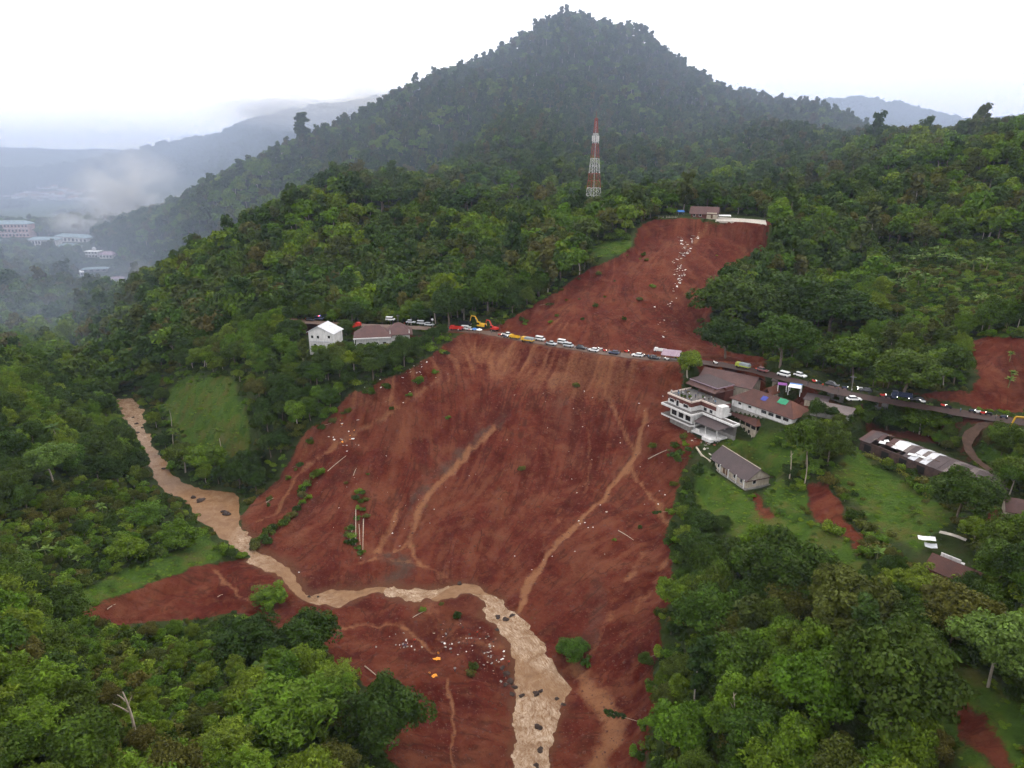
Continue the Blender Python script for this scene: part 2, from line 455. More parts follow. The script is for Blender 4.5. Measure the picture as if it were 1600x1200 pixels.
# run-off channels and pale washes traced on the slide: (pixels, half width in metres, strength)
CHAN = [
    ([(1000, 690), (980, 730), (950, 770), (905, 815), (870, 850), (838, 890), (820, 930), (800, 975)], 1.3, 1.0),
    ([(940, 600), (965, 650), (990, 700), (985, 735)], 1.0, .6), ([(1010, 640), (1000, 690)], 1.5, .7), ([(985, 735), (1010, 765), (1030, 790), (1050, 825)], 1.1, .7),
    ([(770, 670), (720, 720), (675, 765), (650, 810), (635, 850), (615, 862)], 1.5, .8), ([(640, 845), (655, 880)], 1.0, .8), ([(620, 800), (612, 830), (590, 860)], 1.6, .8),
    ([(680, 595), (620, 640), (560, 675), (510, 705), (470, 735), (445, 770), (430, 805), (400, 815)], 1.3, .65), ([(480, 690), (455, 745), (440, 790)], .9, .4),
    ([(935, 520), (915, 560), (900, 640)], .8, .25), ([(870, 640), (845, 720), (850, 790), (880, 820)], .9, .3), ([(905, 640), (925, 690), (915, 770)], 1.0, .4),
    ([(530, 985), (570, 970), (610, 978), (650, 990), (680, 1020)], .8, .7), ([(700, 1060), (707, 1100), (706, 1150), (710, 1200)], .5, .75), ([(340, 890), (345, 915), (375, 925), (400, 945)], .8, .7),
    ([(900, 1040), (915, 1075), (935, 1100), (950, 1120)], 2.6, .85), ([(930, 1085), (965, 1130), (950, 1160), (930, 1200)], 3.2, .85), ([(560, 880), (600, 870), (660, 885), (700, 900)], 1.2, .5),
    ([(1010, 860), (985, 900), (960, 940), (940, 990), (925, 1020)], 1.5, .35), ([(1040, 880), (1000, 940), (970, 1000)], 1.5, .3), ([(790, 530), (760, 540), (720, 560), (700, 600)], 1.6, .35),
    ([(800, 540), (880, 552), (960, 562), (1020, 570)], 3.0, .35), ([(1105, 350), (1095, 365), (1075, 385)], 2.0, .5), ([(690, 900), (660, 985), (720, 1000), (780, 1010)], 3.0, .3),
    ([(740, 555), (840, 580), (960, 588)], 15.0, .45), ([(560, 620), (650, 600), (720, 570)], 7.0, .30), ([(900, 480), (850, 510), (1000, 520)], 8.0, .22), ([(640, 600), (660, 620), (600, 625)], 2.5, .35), ([(1000, 590), (1004, 620), (990, 660)], 1.0, .35), ([(950, 565), (960, 600), (985, 640)], .8, .3),
]
GREY = [([(790, 650), (735, 695), (690, 735), (650, 775), (640, 800)], 2.2, .8), ([(610, 870), (640, 890), (620, 905)], 4.0, .9), ([(985, 700), (975, 735)], 1.2, .5), ([(930, 920), (940, 960), (925, 1000)], 3.0, .35),
        ([(870, 590), (880, 660)], 5.0, .3), ([(815, 1040), (790, 1060), (800, 1100)], 2.0, .4)]
def trace_mask(items, jit, seed):
    out = np.zeros(GX.shape)
    qx = GX + jit * fbm(GX / 4, GY / 4, seed, 3); qy = GY + jit * fbm(GX / 4, GY / 4, seed + 3, 3)
    for px, hw, s in items:
        L = smooth_line(gpoly(px), 2)
        lo, hi = L.min(0) - 15, L.max(0) + 15
        m = (GX > lo[0]) & (GX < hi[0]) & (GY > lo[1]) & (GY < hi[1])
        d, _ = line_d(qx[m], qy[m], L)
        out[m] = np.maximum(out[m], s * (1 - sstep(hw * .15, hw * 1.35, d)))
    return out
M_TAN = trace_mask(CHAN, 1.4, 201)
M_GREY = trace_mask(GREY, 2.0, 301)
GZ -= 0.35 * M_TAN * M_SOIL
# wet dark belt where the slide meets the river
M_WET = np.where(bb, (1 - sstep(0.3, 2.2 + 1.2 * fbm(GX / 3, GY / 3, 77, 2), np.maximum(-rsd, 0))), 0)

# ------------------------------------------------------------------ materials
def new_mat(name):
    m = bpy.data.materials.new(name); m.use_nodes = True
    nt = m.node_tree
    return m, nt, nt.nodes['Principled BSDF']

def nd(nt, t, **kw):
    n = nt.nodes.new(t)
    for k, v in kw.items():
        if k in n.inputs.keys() if isinstance(k, str) else False: n.inputs[k].default_value = v
        else: setattr(n, k, v)
    return n

def mixc(nt, fac, a, b, blend='MIX'):
    n = nt.nodes.new('ShaderNodeMix'); n.data_type = 'RGBA'; n.blend_type = blend
    for sock, val in (('Factor', fac), ('A', a), ('B', b)):
        if hasattr(val, 'links') or isinstance(val, bpy.types.NodeSocket): nt.links.new(val, n.inputs[sock])
        elif sock == 'Factor': n.inputs[sock].default_value = val
        else: n.inputs[sock].default_value = (*val, 1)
    return n.outputs['Result']

def math_n(nt, op, a, b=None, c=None, clamp=False):
    n = nt.nodes.new('ShaderNodeMath'); n.operation = op; n.use_clamp = clamp
    for i, val in enumerate((a, b, c)):
        if val is None: continue
        if isinstance(val, bpy.types.NodeSocket): nt.links.new(val, n.inputs[i])
        else: n.inputs[i].default_value = val
    return n.outputs[0]

def noise_n(nt, vec, scale, detail=4, rough=0.55, dist=0.0):
    n = nt.nodes.new('ShaderNodeTexNoise')
    n.inputs['Scale'].default_value = scale; n.inputs['Detail'].default_value = detail
    n.inputs['Roughness'].default_value = rough; n.inputs['Distortion'].default_value = dist
    if vec is not None: nt.links.new(vec, n.inputs['Vector'])
    return n.outputs['Fac']

def ramp_n(nt, fac, stops):
    n = nt.nodes.new('ShaderNodeValToRGB')
    while len(n.color_ramp.elements) < len(stops): n.color_ramp.elements.new(0.5)
    for e, (p, c) in zip(n.color_ramp.elements, stops):
        e.position = p; e.color = (*c, 1) if len(c) == 3 else c
    if fac is not None: nt.links.new(fac, n.inputs['Fac'])
    return n.outputs['Color']

def maprange(nt, val, a, b, c=0.0, d=1.0):
    n = nt.nodes.new('ShaderNodeMapRange')
    nt.links.new(val, n.inputs['Value'])
    for k, x in zip(('From Min', 'From Max', 'To Min', 'To Max'), (a, b, c, d)): n.inputs[k].default_value = x
    return n.outputs['Result']

def attr_n(nt, name):
    n = nt.nodes.new('ShaderNodeAttribute'); n.attribute_name = name
    return n

# --- the ground: red soil, grass and forest floor, by what covers it
m_ground, nt, bs = new_mat('ground')
geo = nt.nodes.new('ShaderNodeNewGeometry').outputs['Position']
A1 = attr_n(nt, 'cover_a'); A2 = attr_n(nt, 'cover_b')
s1 = nt.nodes.new('ShaderNodeSeparateColor'); nt.links.new(A1.outputs['Color'], s1.inputs[0])
s2 = nt.nodes.new('ShaderNodeSeparateColor'); nt.links.new(A2.outputs['Color'], s2.inputs[0])
soil, tan, grey, grass = s1.outputs[0], s1.outputs[1], s1.outputs[2], A1.outputs['Alpha']
stk, stk2, wet, road_w_m = s2.outputs[0], s2.outputs[1], s2.outputs[2], A2.outputs['Alpha']
n_big = noise_n(nt, geo, 0.035, 5, .6); n_mid = noise_n(nt, geo, 0.22, 5, .62); n_fine = noise_n(nt, geo, 1.1, 6, .72)
# soil
c = ramp_n(nt, maprange(nt, noise_n(nt, geo, .06, 6, .68, .6), .36, .64), [(0, (0.0562, 0.0086, 0.0057)), (.35, (0.0866, 0.0153, 0.0090)), (.65, (0.1076, 0.0260, 0.0143)), (1, (0.1404, 0.0469, 0.0253))])
c = mixc(nt, maprange(nt, stk2, .50, .9, 0, .45), c, (0.1381, 0.0428, 0.0221))
c = mixc(nt, maprange(nt, stk2, .52, .15, 0, .7), c, (0.0515, 0.0082, 0.0052))
c = mixc(nt, maprange(nt, stk, .56, .95, 0, .5), c, (0.1580, 0.0551, 0.0285))
c = mixc(nt, maprange(nt, stk, .46, .12, 0, .45), c, (0.0445, 0.0082, 0.0053))
c = mixc(nt, maprange(nt, n_mid, .48, .68, 0, .65), c, (0.1381, 0.0510, 0.0267))
c = mixc(nt, maprange(nt, n_fine, .54, .74, 0, .50), c, (0.1521, 0.0571, 0.0294))
c = mixc(nt, maprange(nt, n_fine, .45, .28, 0, .60), c, (0.0374, 0.0080, 0.0053))
gl = maprange(nt, math_n(nt, 'ABSOLUTE', math_n(nt, 'SUBTRACT', stk, .5)), .045, .0, 0, .55)
c = mixc(nt, math_n(nt, 'MULTIPLY', gl, maprange(nt, n_mid, .40, .55)), c, (0.0281, 0.0066, 0.0046))
c = mixc(nt, math_n(nt, 'MULTIPLY', grey, maprange(nt, n_mid, .35, .6)), c, (0.0702, 0.0428, 0.0322))
tj = math_n(nt, 'ADD', tan, math_n(nt, 'ADD', math_n(nt, 'MULTIPLY', math_n(nt, 'SUBTRACT', n_fine, .5), .9), math_n(nt, 'MULTIPLY', math_n(nt, 'SUBTRACT', stk, .5), .7)))
tanf = math_n(nt, 'MULTIPLY', maprange(nt, tj, .22, .9, 0, .95), maprange(nt, tan, .02, .2))
c = mixc(nt, tanf, c, (0.2164, 0.1000, 0.0497))
c = mixc(nt, road_w_m, c, (0.1346, 0.0673, 0.0423))
c = mixc(nt, math_n(nt, 'MULTIPLY', wet, .8), c, (0.0994, 0.0439, 0.0239))
moss = math_n(nt, 'MULTIPLY', maprange(nt, noise_n(nt, geo, .55, 4, .7), .60, .70, 0, .55), maprange(nt, noise_n(nt, geo, .05, 3, .6), .45, .62))
c = mixc(nt, moss, c, (0.0643, 0.0459, 0.0147))
# forest floor and low growth
f = ramp_n(nt, n_mid, [(.3, (.014, .020, .006)), (.5, (.030, .045, .012)), (.7, (.045, .040, .018))])
g = ramp_n(nt, maprange(nt, n_mid, .3, .7), [(0, (.030, .060, .009)), (.5, (.052, .096, .012)), (1, (.085, .108, .017))])
g = mixc(nt, maprange(nt, n_fine, .45, .7, 0, .6), g, (.026, .044, .010))
g = mixc(nt, maprange(nt, noise_n(nt, geo, .11, 4, .6), .50, .68, 0, .8), g, (.085, .075, .022))
grass_e = maprange(nt, math_n(nt, 'ADD', grass, math_n(nt, 'MULTIPLY', math_n(nt, 'SUBTRACT', n_fine, .5), 1.0)), .3, .7)
f = mixc(nt, grass_e, f, g)
soil_e = maprange(nt, math_n(nt, 'ADD', soil, math_n(nt, 'ADD', math_n(nt, 'MULTIPLY', math_n(nt, 'SUBTRACT', n_fine, .5), 1.1), math_n(nt, 'MULTIPLY', math_n(nt, 'SUBTRACT', n_mid, .5), 1.0))), .40, .60)
c = mixc(nt, soil_e, f, c)
nt.links.new(c, bs.inputs['Base Color'])
bs.inputs['Roughness'].default_value = 0.95
bs.inputs['Specular IOR Level'].default_value = 0.04
bmp = nt.nodes.new('ShaderNodeBump'); bmp.inputs['Strength'].default_value = 0.9; bmp.inputs['Distance'].default_value = 0.8
hgt = math_n(nt, 'ADD', n_fine, math_n(nt, 'MULTIPLY', n_mid, 1.6))
nt.links.new(hgt, bmp.inputs['Height']); nt.links.new(bmp.outputs[0], bs.inputs['Normal'])

def simple_mat(name, col, rough=0.7, var=0.25, scale=0.8, bump=0.0, metal=0.0, spec=0.3, col2=None, bdist=0.05):
    m, nt, bs = new_mat(name)
    tc = nt.nodes.new('ShaderNodeTexCoord').outputs['Object']
    n = noise_n(nt, tc, scale, 5, .6)
    lo = tuple(x * (1 - var) for x in col); hi = col2 or tuple(min(1, x * (1 + var * .6)) for x in col)
    cc = ramp_n(nt, maprange(nt, n, .3, .7), [(0, lo), (1, hi)])
    if name.endswith(('plaster', 'concrete')):       # rain streaks and grime
        mp = nt.nodes.new('ShaderNodeMapping'); mp.inputs['Scale'].default_value = (1.6, 1.6, .25); nt.links.new(tc, mp.inputs['Vector'])
        cc = mixc(nt, maprange(nt, noise_n(nt, mp.outputs[0], 1.2, 5, .7), .5, .72, 0, .6), cc, (.12, .105, .085))
    nt.links.new(cc, bs.inputs['Base Color'])
    bs.inputs['Roughness'].default_value = rough; bs.inputs['Metallic'].default_value = metal
    bs.inputs['Specular IOR Level'].default_value = spec
    if bump:
        b = nt.nodes.new('ShaderNodeBump'); b.inputs['Strength'].default_value = bump; b.inputs['Distance'].default_value = bdist
        nt.links.new(noise_n(nt, tc, scale * 6, 4), b.inputs['Height']); nt.links.new(b.outputs[0], bs.inputs['Normal'])
    return m

# ------------------------------------------------------------------ object helpers
def put(o, parent=None):
    COL.objects.link(o)
    if parent is not None: o.parent = parent
    return o

def tag(o, label=None, cat=None, group=None, kind=None):
    if label: o['label'] = label
    if cat and not kind: o['kind'] = 'thing'
    if cat: o['category'] = cat
    if group: o['group'] = group
    if kind: o['kind'] = kind
    return o

def thing(name, loc, rz=0.0, label=None, cat=None, group=None):
    o = bpy.data.objects.new(name, None)
    o.empty_display_size = 0.5
    o.location = loc; o.rotation_euler = (0, 0, rz)
    return tag(put(o), label, cat, group)

def mesh_np(name, V, Fq, mats, smooth=False, mat_idx=None, cols=None):
    """fast mesh from arrays; Fq is (n,3) or (n,4)"""
    V = np.asarray(V, np.float32); Fq = np.asarray(Fq, np.int32)
    me = bpy.data.meshes.new(name)
    k = Fq.shape[1]
    me.vertices.add(len(V)); me.vertices.foreach_set('co', V.ravel())
    me.loops.add(Fq.size); me.loops.foreach_set('vertex_index', Fq.ravel())
    me.polygons.add(len(Fq)); me.polygons.foreach_set('loop_start', np.arange(0, Fq.size, k, dtype=np.int32))
    me.polygons.foreach_set('loop_total', np.full(len(Fq), k, np.int32))
    if mat_idx is not None: me.polygons.foreach_set('material_index', np.asarray(mat_idx, np.int32))
    me.polygons.foreach_set('use_smooth', np.full(len(Fq), bool(smooth)))
    for m in (mats if isinstance(mats, (list, tuple)) else [mats]): me.materials.append(m)
    if cols:
        for cn, arr in cols.items():
            a = me.attributes.new(cn, 'FLOAT_COLOR', 'POINT')
            a.data.foreach_set('color', np.asarray(arr, np.float32).ravel())
    me.update(calc_edges=True)
    return me

# ------------------------------------------------------------------ build the ground, split by what it is
def build_ground():
    VV = np.stack([GX, GY, GZ], -1).reshape(-1, 3)
    nrm = lambda s: np.clip(0.5 + 0.22 * s, 0, 1)
    roadm = np.maximum((1 - sstep(2.5, 5.5, road_d + 1.2 * fbm(GX / 4, GY / 4, 400, 3))) * 0.9, (1 - sstep(1.5, 3.2, track_d)) * .7)
    roadm = roadm * (.45 + .55 * sstep(-40, -10, GX)) * (1 - .8 * sstep(50, 75, GX))  # tan tint cut on the right, painting in the shade of the trees
    CA = np.stack([np.maximum(M_SOIL, (roadm > .05) * sstep(0, .3, roadm)), M_TAN, M_GREY, M_GRASS], -1).reshape(-1, 4)
    CB = np.stack([nrm(STREAK), nrm(STREAK2), M_WET, roadm * .7], -1).reshape(-1, 4)
    i = np.arange(NR * NC).reshape(NR, NC)
    Q = np.stack([i[:-1, :-1], i[:-1, 1:], i[1:, 1:], i[1:, :-1]], -1).reshape(-1, 4)
    lab = np.zeros((NR, NC), int)
    lab[grass_sd > 0] = 2
    lab[soil_sd > 0] = 3
    lab[slide_sd > 0] = 1
    lab = lab[:-1, :-1].ravel()
    for k, nm in enumerate(['ground', 'landslide', 'meadow', 'bare_soil']):
        q = Q[lab == k]
        used, inv = np.unique(q, return_inverse=True)
        me = mesh_np(nm, VV[used], inv.reshape(-1, 4), m_ground, True, cols={'cover_a': CA[used], 'cover_b': CB[used]})
        tag(put(bpy.data.objects.new(nm, me)), kind='structure')
    # the plain beyond and behind
    S = 15000.0
    V = []; Fq = []
    n = 24
    xs = np.linspace(-S, S, n)
    X, Y = np.meshgrid(xs, xs)
    Z = np.full(X.shape, -7.0)
    V = np.stack([X, Y, Z], -1).reshape(-1, 3)
    i = np.arange(n * n).reshape(n, n)
    Q = np.stack([i[:-1, :-1], i[:-1, 1:], i[1:, 1:], i[1:, :-1]], -1).reshape(-1, 4)
    z4 = np.zeros((len(V), 4)); z4[:, 3] = 0.5
    me = mesh_np('plain', V, Q, m_ground, True, cols={'cover_a': z4, 'cover_b': z4 * 0 + .5 * np.array([1, 1, 0, 0])})
    tag(put(bpy.data.objects.new('plain', me)), kind='structure')

# ------------------------------------------------------------------ river
m_water, nt, bs = new_mat('muddy_water')
geo = nt.nodes.new('ShaderNodeNewGeometry').outputs['Position']
fl = attr_n(nt, 'stream').outputs['Vector']
nA = noise_n(nt, geo, .30, 4, .6, .8); nB = noise_n(nt, fl, .9, 6, .72, 2.2)
foam = attr_n(nt, 'foam').outputs['Fac']
c = ramp_n(nt, nA, [(.3, (.140, .072, .033)), (.7, (.200, .110, .054))])
fo = math_n(nt, 'MULTIPLY', foam, maprange(nt, nB, .38, .62))
c = mixc(nt, math_n(nt, 'MULTIPLY', fo, maprange(nt, nA, .35, .65, .25, .9)), c, (.44, .35, .26))
c = mixc(nt, math_n(nt, 'MULTIPLY', foam, maprange(nt, nB, .42, .30, 0, .7)), c, (.12, .066, .042))
nt.links.new(c, bs.inputs['Base Color'])
bs.inputs['Roughness'].default_value = 0.22
bs.inputs['Specular IOR Level'].default_value = 0.05
b = nt.nodes.new('ShaderNodeBump'); b.inputs['Strength'].default_value = .2; b.inputs['Distance'].default_value = .15
nt.links.new(math_n(nt, 'ADD', nB, math_n(nt, 'MULTIPLY', nA, .5)), b.inputs['Height']); nt.links.new(b.outputs[0], bs.inputs['Normal'])

def build_river():
    L, Rr = np.array(RLw), np.array(RRw)
    n, k = 420, 18
    # parametrise both banks station by station
    t0 = np.arange(len(L)); t = np.linspace(0, len(L) - 1, n)
    l = np.stack([np.interp(t, t0, L[:, i]) for i in range(3)], 1); r = np.stack([np.interp(t, t0, Rr[:, i]) for i in range(3)], 1)
    vv = np.interp(t, t0, [p[1] for p in RIV_L])
    w = np.linspace(-0.35, 1.35, k)
    P = l[:, None] * (1 - w)[None, :, None] + r[:, None] * w[None, :, None]
    zz = riv_z(vv); P[..., 2] = zz[:, None]
    fo = np.interp(vv, [600, 640, 680, 700, 705, 750, 845, 858, 880, 905, 918, 940, 950, 1000, 1030, 1060, 1085, 1200], [.4, .8, .8, .5, .5, .2, .1, .9, .7, .2, .1, .1, .5, 1.0, .3, .25, 1, 1])
    uu = np.interp(t, t0, [p[0] for p in RIV_L])
    fo = np.where((uu > 600) & (uu < 665) & (vv < 960) & (vv > 915), 1.0, fo)
    fo = np.where((uu > 745) & (vv > 925) & (vv < 1010), 1.0, fo)
    x, y = P[..., 0], P[..., 1]
    P[..., 2] += fo[:, None] * .22 * fbm(x / 1.1, y / 1.1, 812, 3)
    F2 = np.repeat(fo[:, None], k, 1)
    i = np.arange(n * k).reshape(n, k)
    Q = np.stack([i[:-1, :-1], i[:-1, 1:], i[1:, 1:], i[1:, :-1]], -1).reshape(-1, 4)
    ds = np.concatenate([[0], np.cumsum(np.linalg.norm(np.diff((l + r) / 2, axis=0), axis=1))])
    wd = np.linalg.norm(r - l, axis=1)
    ST = np.stack([np.repeat(ds[:, None] * .5, k, 1), w[None] * wd[:, None] * .8, 0 * F2, 0 * F2 + 1], -1).reshape(-1, 4)
    me = mesh_np('river', P.reshape(-1, 3), Q, m_water, True, cols={'foam': np.repeat(F2.reshape(-1, 1), 4, 1), 'stream': ST})
    tag(put(bpy.data.objects.new('river', me)), kind='structure')

# ------------------------------------------------------------------ road surface
m_track = simple_mat('dirt_track', (.052, .032, .024), .9, .45, .5, .4, spec=.1, col2=(.085, .050, .036))
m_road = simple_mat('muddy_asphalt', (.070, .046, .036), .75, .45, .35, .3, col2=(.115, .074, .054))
_nt = m_road.node_tree; _bs = _nt.nodes['Principled BSDF']           # dry tan mud on the slide, red mud painted darker for the shade under the trees
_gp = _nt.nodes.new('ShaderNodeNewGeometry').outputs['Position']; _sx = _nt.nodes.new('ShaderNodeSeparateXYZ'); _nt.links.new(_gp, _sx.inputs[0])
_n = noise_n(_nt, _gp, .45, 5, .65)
_shaded_mud = ramp_n(_nt, maprange(_nt, _n, .3, .7), [(0, (.020, .010, .008)), (1, (.046, .020, .014))])
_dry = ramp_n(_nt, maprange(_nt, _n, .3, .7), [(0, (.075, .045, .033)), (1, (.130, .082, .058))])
_c = mixc(_nt, maprange(_nt, _sx.outputs[0], 55, 75), _dry, _shaded_mud)
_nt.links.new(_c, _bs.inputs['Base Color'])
def ribbon(name, line, half, lift, mat):
    p = resample(line, int(len(line) * 5))
    d = np.gradient(p[:, :2], axis=0); d /= np.linalg.norm(d, axis=1)[:, None]
    nx = np.stack([-d[:, 1], d[:, 0]], 1)
    w = np.linspace(-half, half, 7)
    P = np.zeros((len(p), 7, 3))
    P[..., :2] = p[:, None, :2] + nx[:, None] * (w[None, :, None] + 0.9 * fbm(p[:, 0] / 3, p[:, 1] / 3, 9, 3)[:, None, None] * np.sign(w)[None, :, None])
    P[..., 2] = p[:, 2][:, None] + lift
    i = np.arange(P.shape[0] * 7).reshape(-1, 7)
    Q = np.stack([i[:-1, :-1], i[:-1, 1:], i[1:, 1:], i[1:, :-1]], -1).reshape(-1, 4)
    me = mesh_np(name, P.reshape(-1, 3), Q, mat, True)
    return tag(put(bpy.data.objects.new(name, me)), kind='structure')
# ------------------------------------------------------------------ plant kit
rng = np.random.default_rng(7)

def leaf_mat(name, stops, trans=0.28, rough=0.6):
    m, nt, bs = new_mat(name)
    oi = nt.nodes.new('ShaderNodeObjectInfo').outputs['Random']
    t = attr_n(nt, 'tint'); sp = nt.nodes.new('ShaderNodeSeparateColor'); nt.links.new(t.outputs['Color'], sp.inputs[0])
    base = ramp_n(nt, oi, stops)
    c = mixc(nt, 1.0, base, (1, 1, 1), 'MULTIPLY')
    vm = nt.nodes.new('ShaderNodeVectorMath'); vm.operation = 'SCALE'
    nt.links.new(base, vm.inputs[0]); nt.links.new(sp.outputs[0], vm.inputs['Scale'])
    yel = mixc(nt, sp.outputs[1], vm.outputs[0], (.10, .105, .022))
    nt.links.new(yel, bs.inputs['Base Color'])
    bs.inputs['Roughness'].default_value = rough; bs.inputs['Specular IOR Level'].default_value = 0.10
    tr = nt.nodes.new('ShaderNodeBsdfTranslucent'); nt.links.new(yel, tr.inputs['Color'])
    ms = nt.nodes.new('ShaderNodeMixShader'); ms.inputs[0].default_value = trans
    out = nt.nodes['Material Output']
    nt.links.new(bs.outputs[0], ms.inputs[1]); nt.links.new(tr.outputs[0], ms.inputs[2]); nt.links.new(ms.outputs[0], out.inputs['Surface'])
    return m
LM = {
    'dark': leaf_mat('leaf_dark_green', [(0, (0.0234, 0.0507, 0.0061)), (.5, (0.0361, 0.0688, 0.0076)), (1, (0.0498, 0.0776, 0.0091))]),
    'mid': leaf_mat('leaf_mid_green', [(0, (0.0383, 0.0809, 0.0075)), (.35, (0.0588, 0.1028, 0.0096)), (.7, (0.0678, 0.0933, 0.0104)), (1, (0.0500, 0.1090, 0.0119))]),
    'light': leaf_mat('leaf_light_green', [(0, (0.0679, 0.1386, 0.0093)), (.5, (0.0945, 0.1601, 0.0107)), (1, (0.1255, 0.1725, 0.0129))]),
    'olive': leaf_mat('leaf_olive', [(0, (0.0593, 0.0776, 0.0113)), (.5, (0.0791, 0.0866, 0.0137)), (1, (0.0931, 0.0805, 0.0161))]),
    'pale': leaf_mat('leaf_pale_green', [(0, (0.0847, 0.1467, 0.0256)), (1, (0.1201, 0.1834, 0.0340))]),
    'hill': leaf_mat('leaf_hill_green', [(0, (0.0256, 0.0550, 0.0113)), (.3, (0.0384, 0.0732, 0.0122)), (.6, (0.0511, 0.0837, 0.0141)), (.85, (0.0615, 0.0732, 0.0170)), (1, (0.0895, 0.0762, 0.0207))]),
    'far': leaf_mat('leaf_far_green', [(0, (0.0296, 0.0525, 0.0153)), (1, (0.0471, 0.0711, 0.0197))]),
}
m_bark = simple_mat('bark', (.16, .125, .095), .9, .4, 3.0, .4)
m_bark_pale = simple_mat('bark_pale', (.36, .31, .25), .85, .3, 3.0, .3)
m_culm = simple_mat('bamboo_culm', (.17, .17, .07), .7, .3, 3.0)

def quads(C, N, s, asp, rg):
    n = len(C)
    N = N / (np.linalg.norm(N, axis=1)[:, None] + 1e-9)
    r = rg.normal(size=(n, 3))
    T = np.cross(N, r); T /= (np.linalg.norm(T, axis=1)[:, None] + 1e-9)
    B = np.cross(N, T)
    s = np.asarray(s).reshape(-1, 1) * np.ones((n, 1))
    V = np.stack([C - T * s, C - B * s * asp + N * s * .15, C + T * s, C + B * s * asp + N * s * .15], 1)
    return V.reshape(-1, 3), np.arange(n * 4).reshape(n, 4)

def tube(pts, rad, sides=6):
    pts = np.asarray(pts, float); n = len(pts)
    d = np.gradient(pts, axis=0); d /= np.linalg.norm(d, axis=1)[:, None] + 1e-9
    ref = np.array([1.0, .13, .07])
    T = np.cross(d, ref); T /= np.linalg.norm(T, axis=1)[:, None] + 1e-9
    B = np.cross(d, T)
    a = np.linspace(0, 2 * math.pi, sides, endpoint=False)
    rad = np.asarray(rad, float).reshape(-1, 1, 1) * np.ones((n, 1, 1))
    V = pts[:, None] + rad * (np.cos(a)[None, :, None] * T[:, None] + np.sin(a)[None, :, None] * B[:, None])
    i = np.arange(n * sides).reshape(n, sides)
    j = np.roll(i, -1, 1)
    Q = np.stack([i[:-1], j[:-1], j[1:], i[1:]], -1).reshape(-1, 4)
    return V.reshape(-1, 3), Q

def cat_parts(parts):
    V, Q, k = [], [], 0
    for v, q in parts:
        V.append(v); Q.append(q + k); k += len(v)
    return np.concatenate(V), np.concatenate(Q)

def curve_pts(p0, p1, sag, n=6):
    p0, p1 = np.asarray(p0, float), np.asarray(p1, float)
    t = np.linspace(0, 1, n)[:, None]
    return p0 * (1 - t) + p1 * t + np.asarray(sag) * (4 * t * (1 - t))

def make_broad(seed, rx=4.5, rz=3.6, H=10.0, ncl=60, nl=85, leaf=.38, trunk_r=.3, low=-0.25, flat=.75, clr=(.22, .40), lumps=3.0, gap=.0):
    """crown of leaf clumps round a forked trunk; returns crown and trunk arrays"""
    rg = np.random.default_rng(seed)
    cz = H - rz
    d = rg.normal(size=(ncl * 3, 3)); d /= np.linalg.norm(d, axis=1)[:, None]
    d = d[d[:, 2] > low][:ncl]
    lump = 1 + .28 * np.sin(lumps * np.arctan2(d[:, 1], d[:, 0]) + seed) + .12 * rg.normal(size=len(d))
    rad = (rg.uniform(.45, 1.0, len(d)) ** .6) * lump
    rc = rx * rg.uniform(clr[0], clr[1], len(d))
    c = d * rad[:, None] * np.array([rx * .78, rx * .78, rz * .82])
    c[:, 2] += cz
    V, Nn, tint, sz = [], [], [], []
    for k in range(len(c)):
        e = rg.normal(size=(nl * 2, 3)); e /= np.linalg.norm(e, axis=1)[:, None]
        e = e[(e[:, 2] > -.55)][:nl]
        p = c[k] + e * rc[k] * rg.uniform(.72, 1.08, (len(e), 1)) * np.array([1, 1, flat])
        V.append(p); Nn.append(e + .55 * rg.normal(size=e.shape) + np.array([0, 0, .25]))
        tb = rg.uniform(.62, 1.30)
        tint.append(tb * rg.uniform(.72, 1.3, len(e)))
        sz.append(rg.uniform(.7, 1.3, len(e)) * leaf)
    C = np.concatenate(V); tint = np.concatenate(tint)
    v, q = quads(C, np.concatenate(Nn), np.concatenate(sz), .62, rg)
    yel = np.clip(rg.normal(.04, .09, len(tint)), 0, .5)
    col = np.stack([np.repeat(tint, 4), np.repeat(yel, 4), np.zeros(len(tint) * 4), np.ones(len(tint) * 4)], 1)
    top = np.array([rg.normal(0, .3), rg.normal(0, .3), cz - rz * .25])
    parts = [tube(curve_pts((0, 0, -1.0), top, (rg.normal(0, .3), rg.normal(0, .3), 0), 6), np.linspace(trunk_r, trunk_r * .55, 6), 7)]
    for k in rg.choice(len(c), min(7, len(c)), replace=False):
        st = top * rg.uniform(.7, 1.0)
        parts.append(tube(curve_pts(st, c[k], (0, 0, .5), 5), np.linspace(trunk_r * .45, trunk_r * .12, 5), 5))
    return (v, q, col), cat_parts(parts)

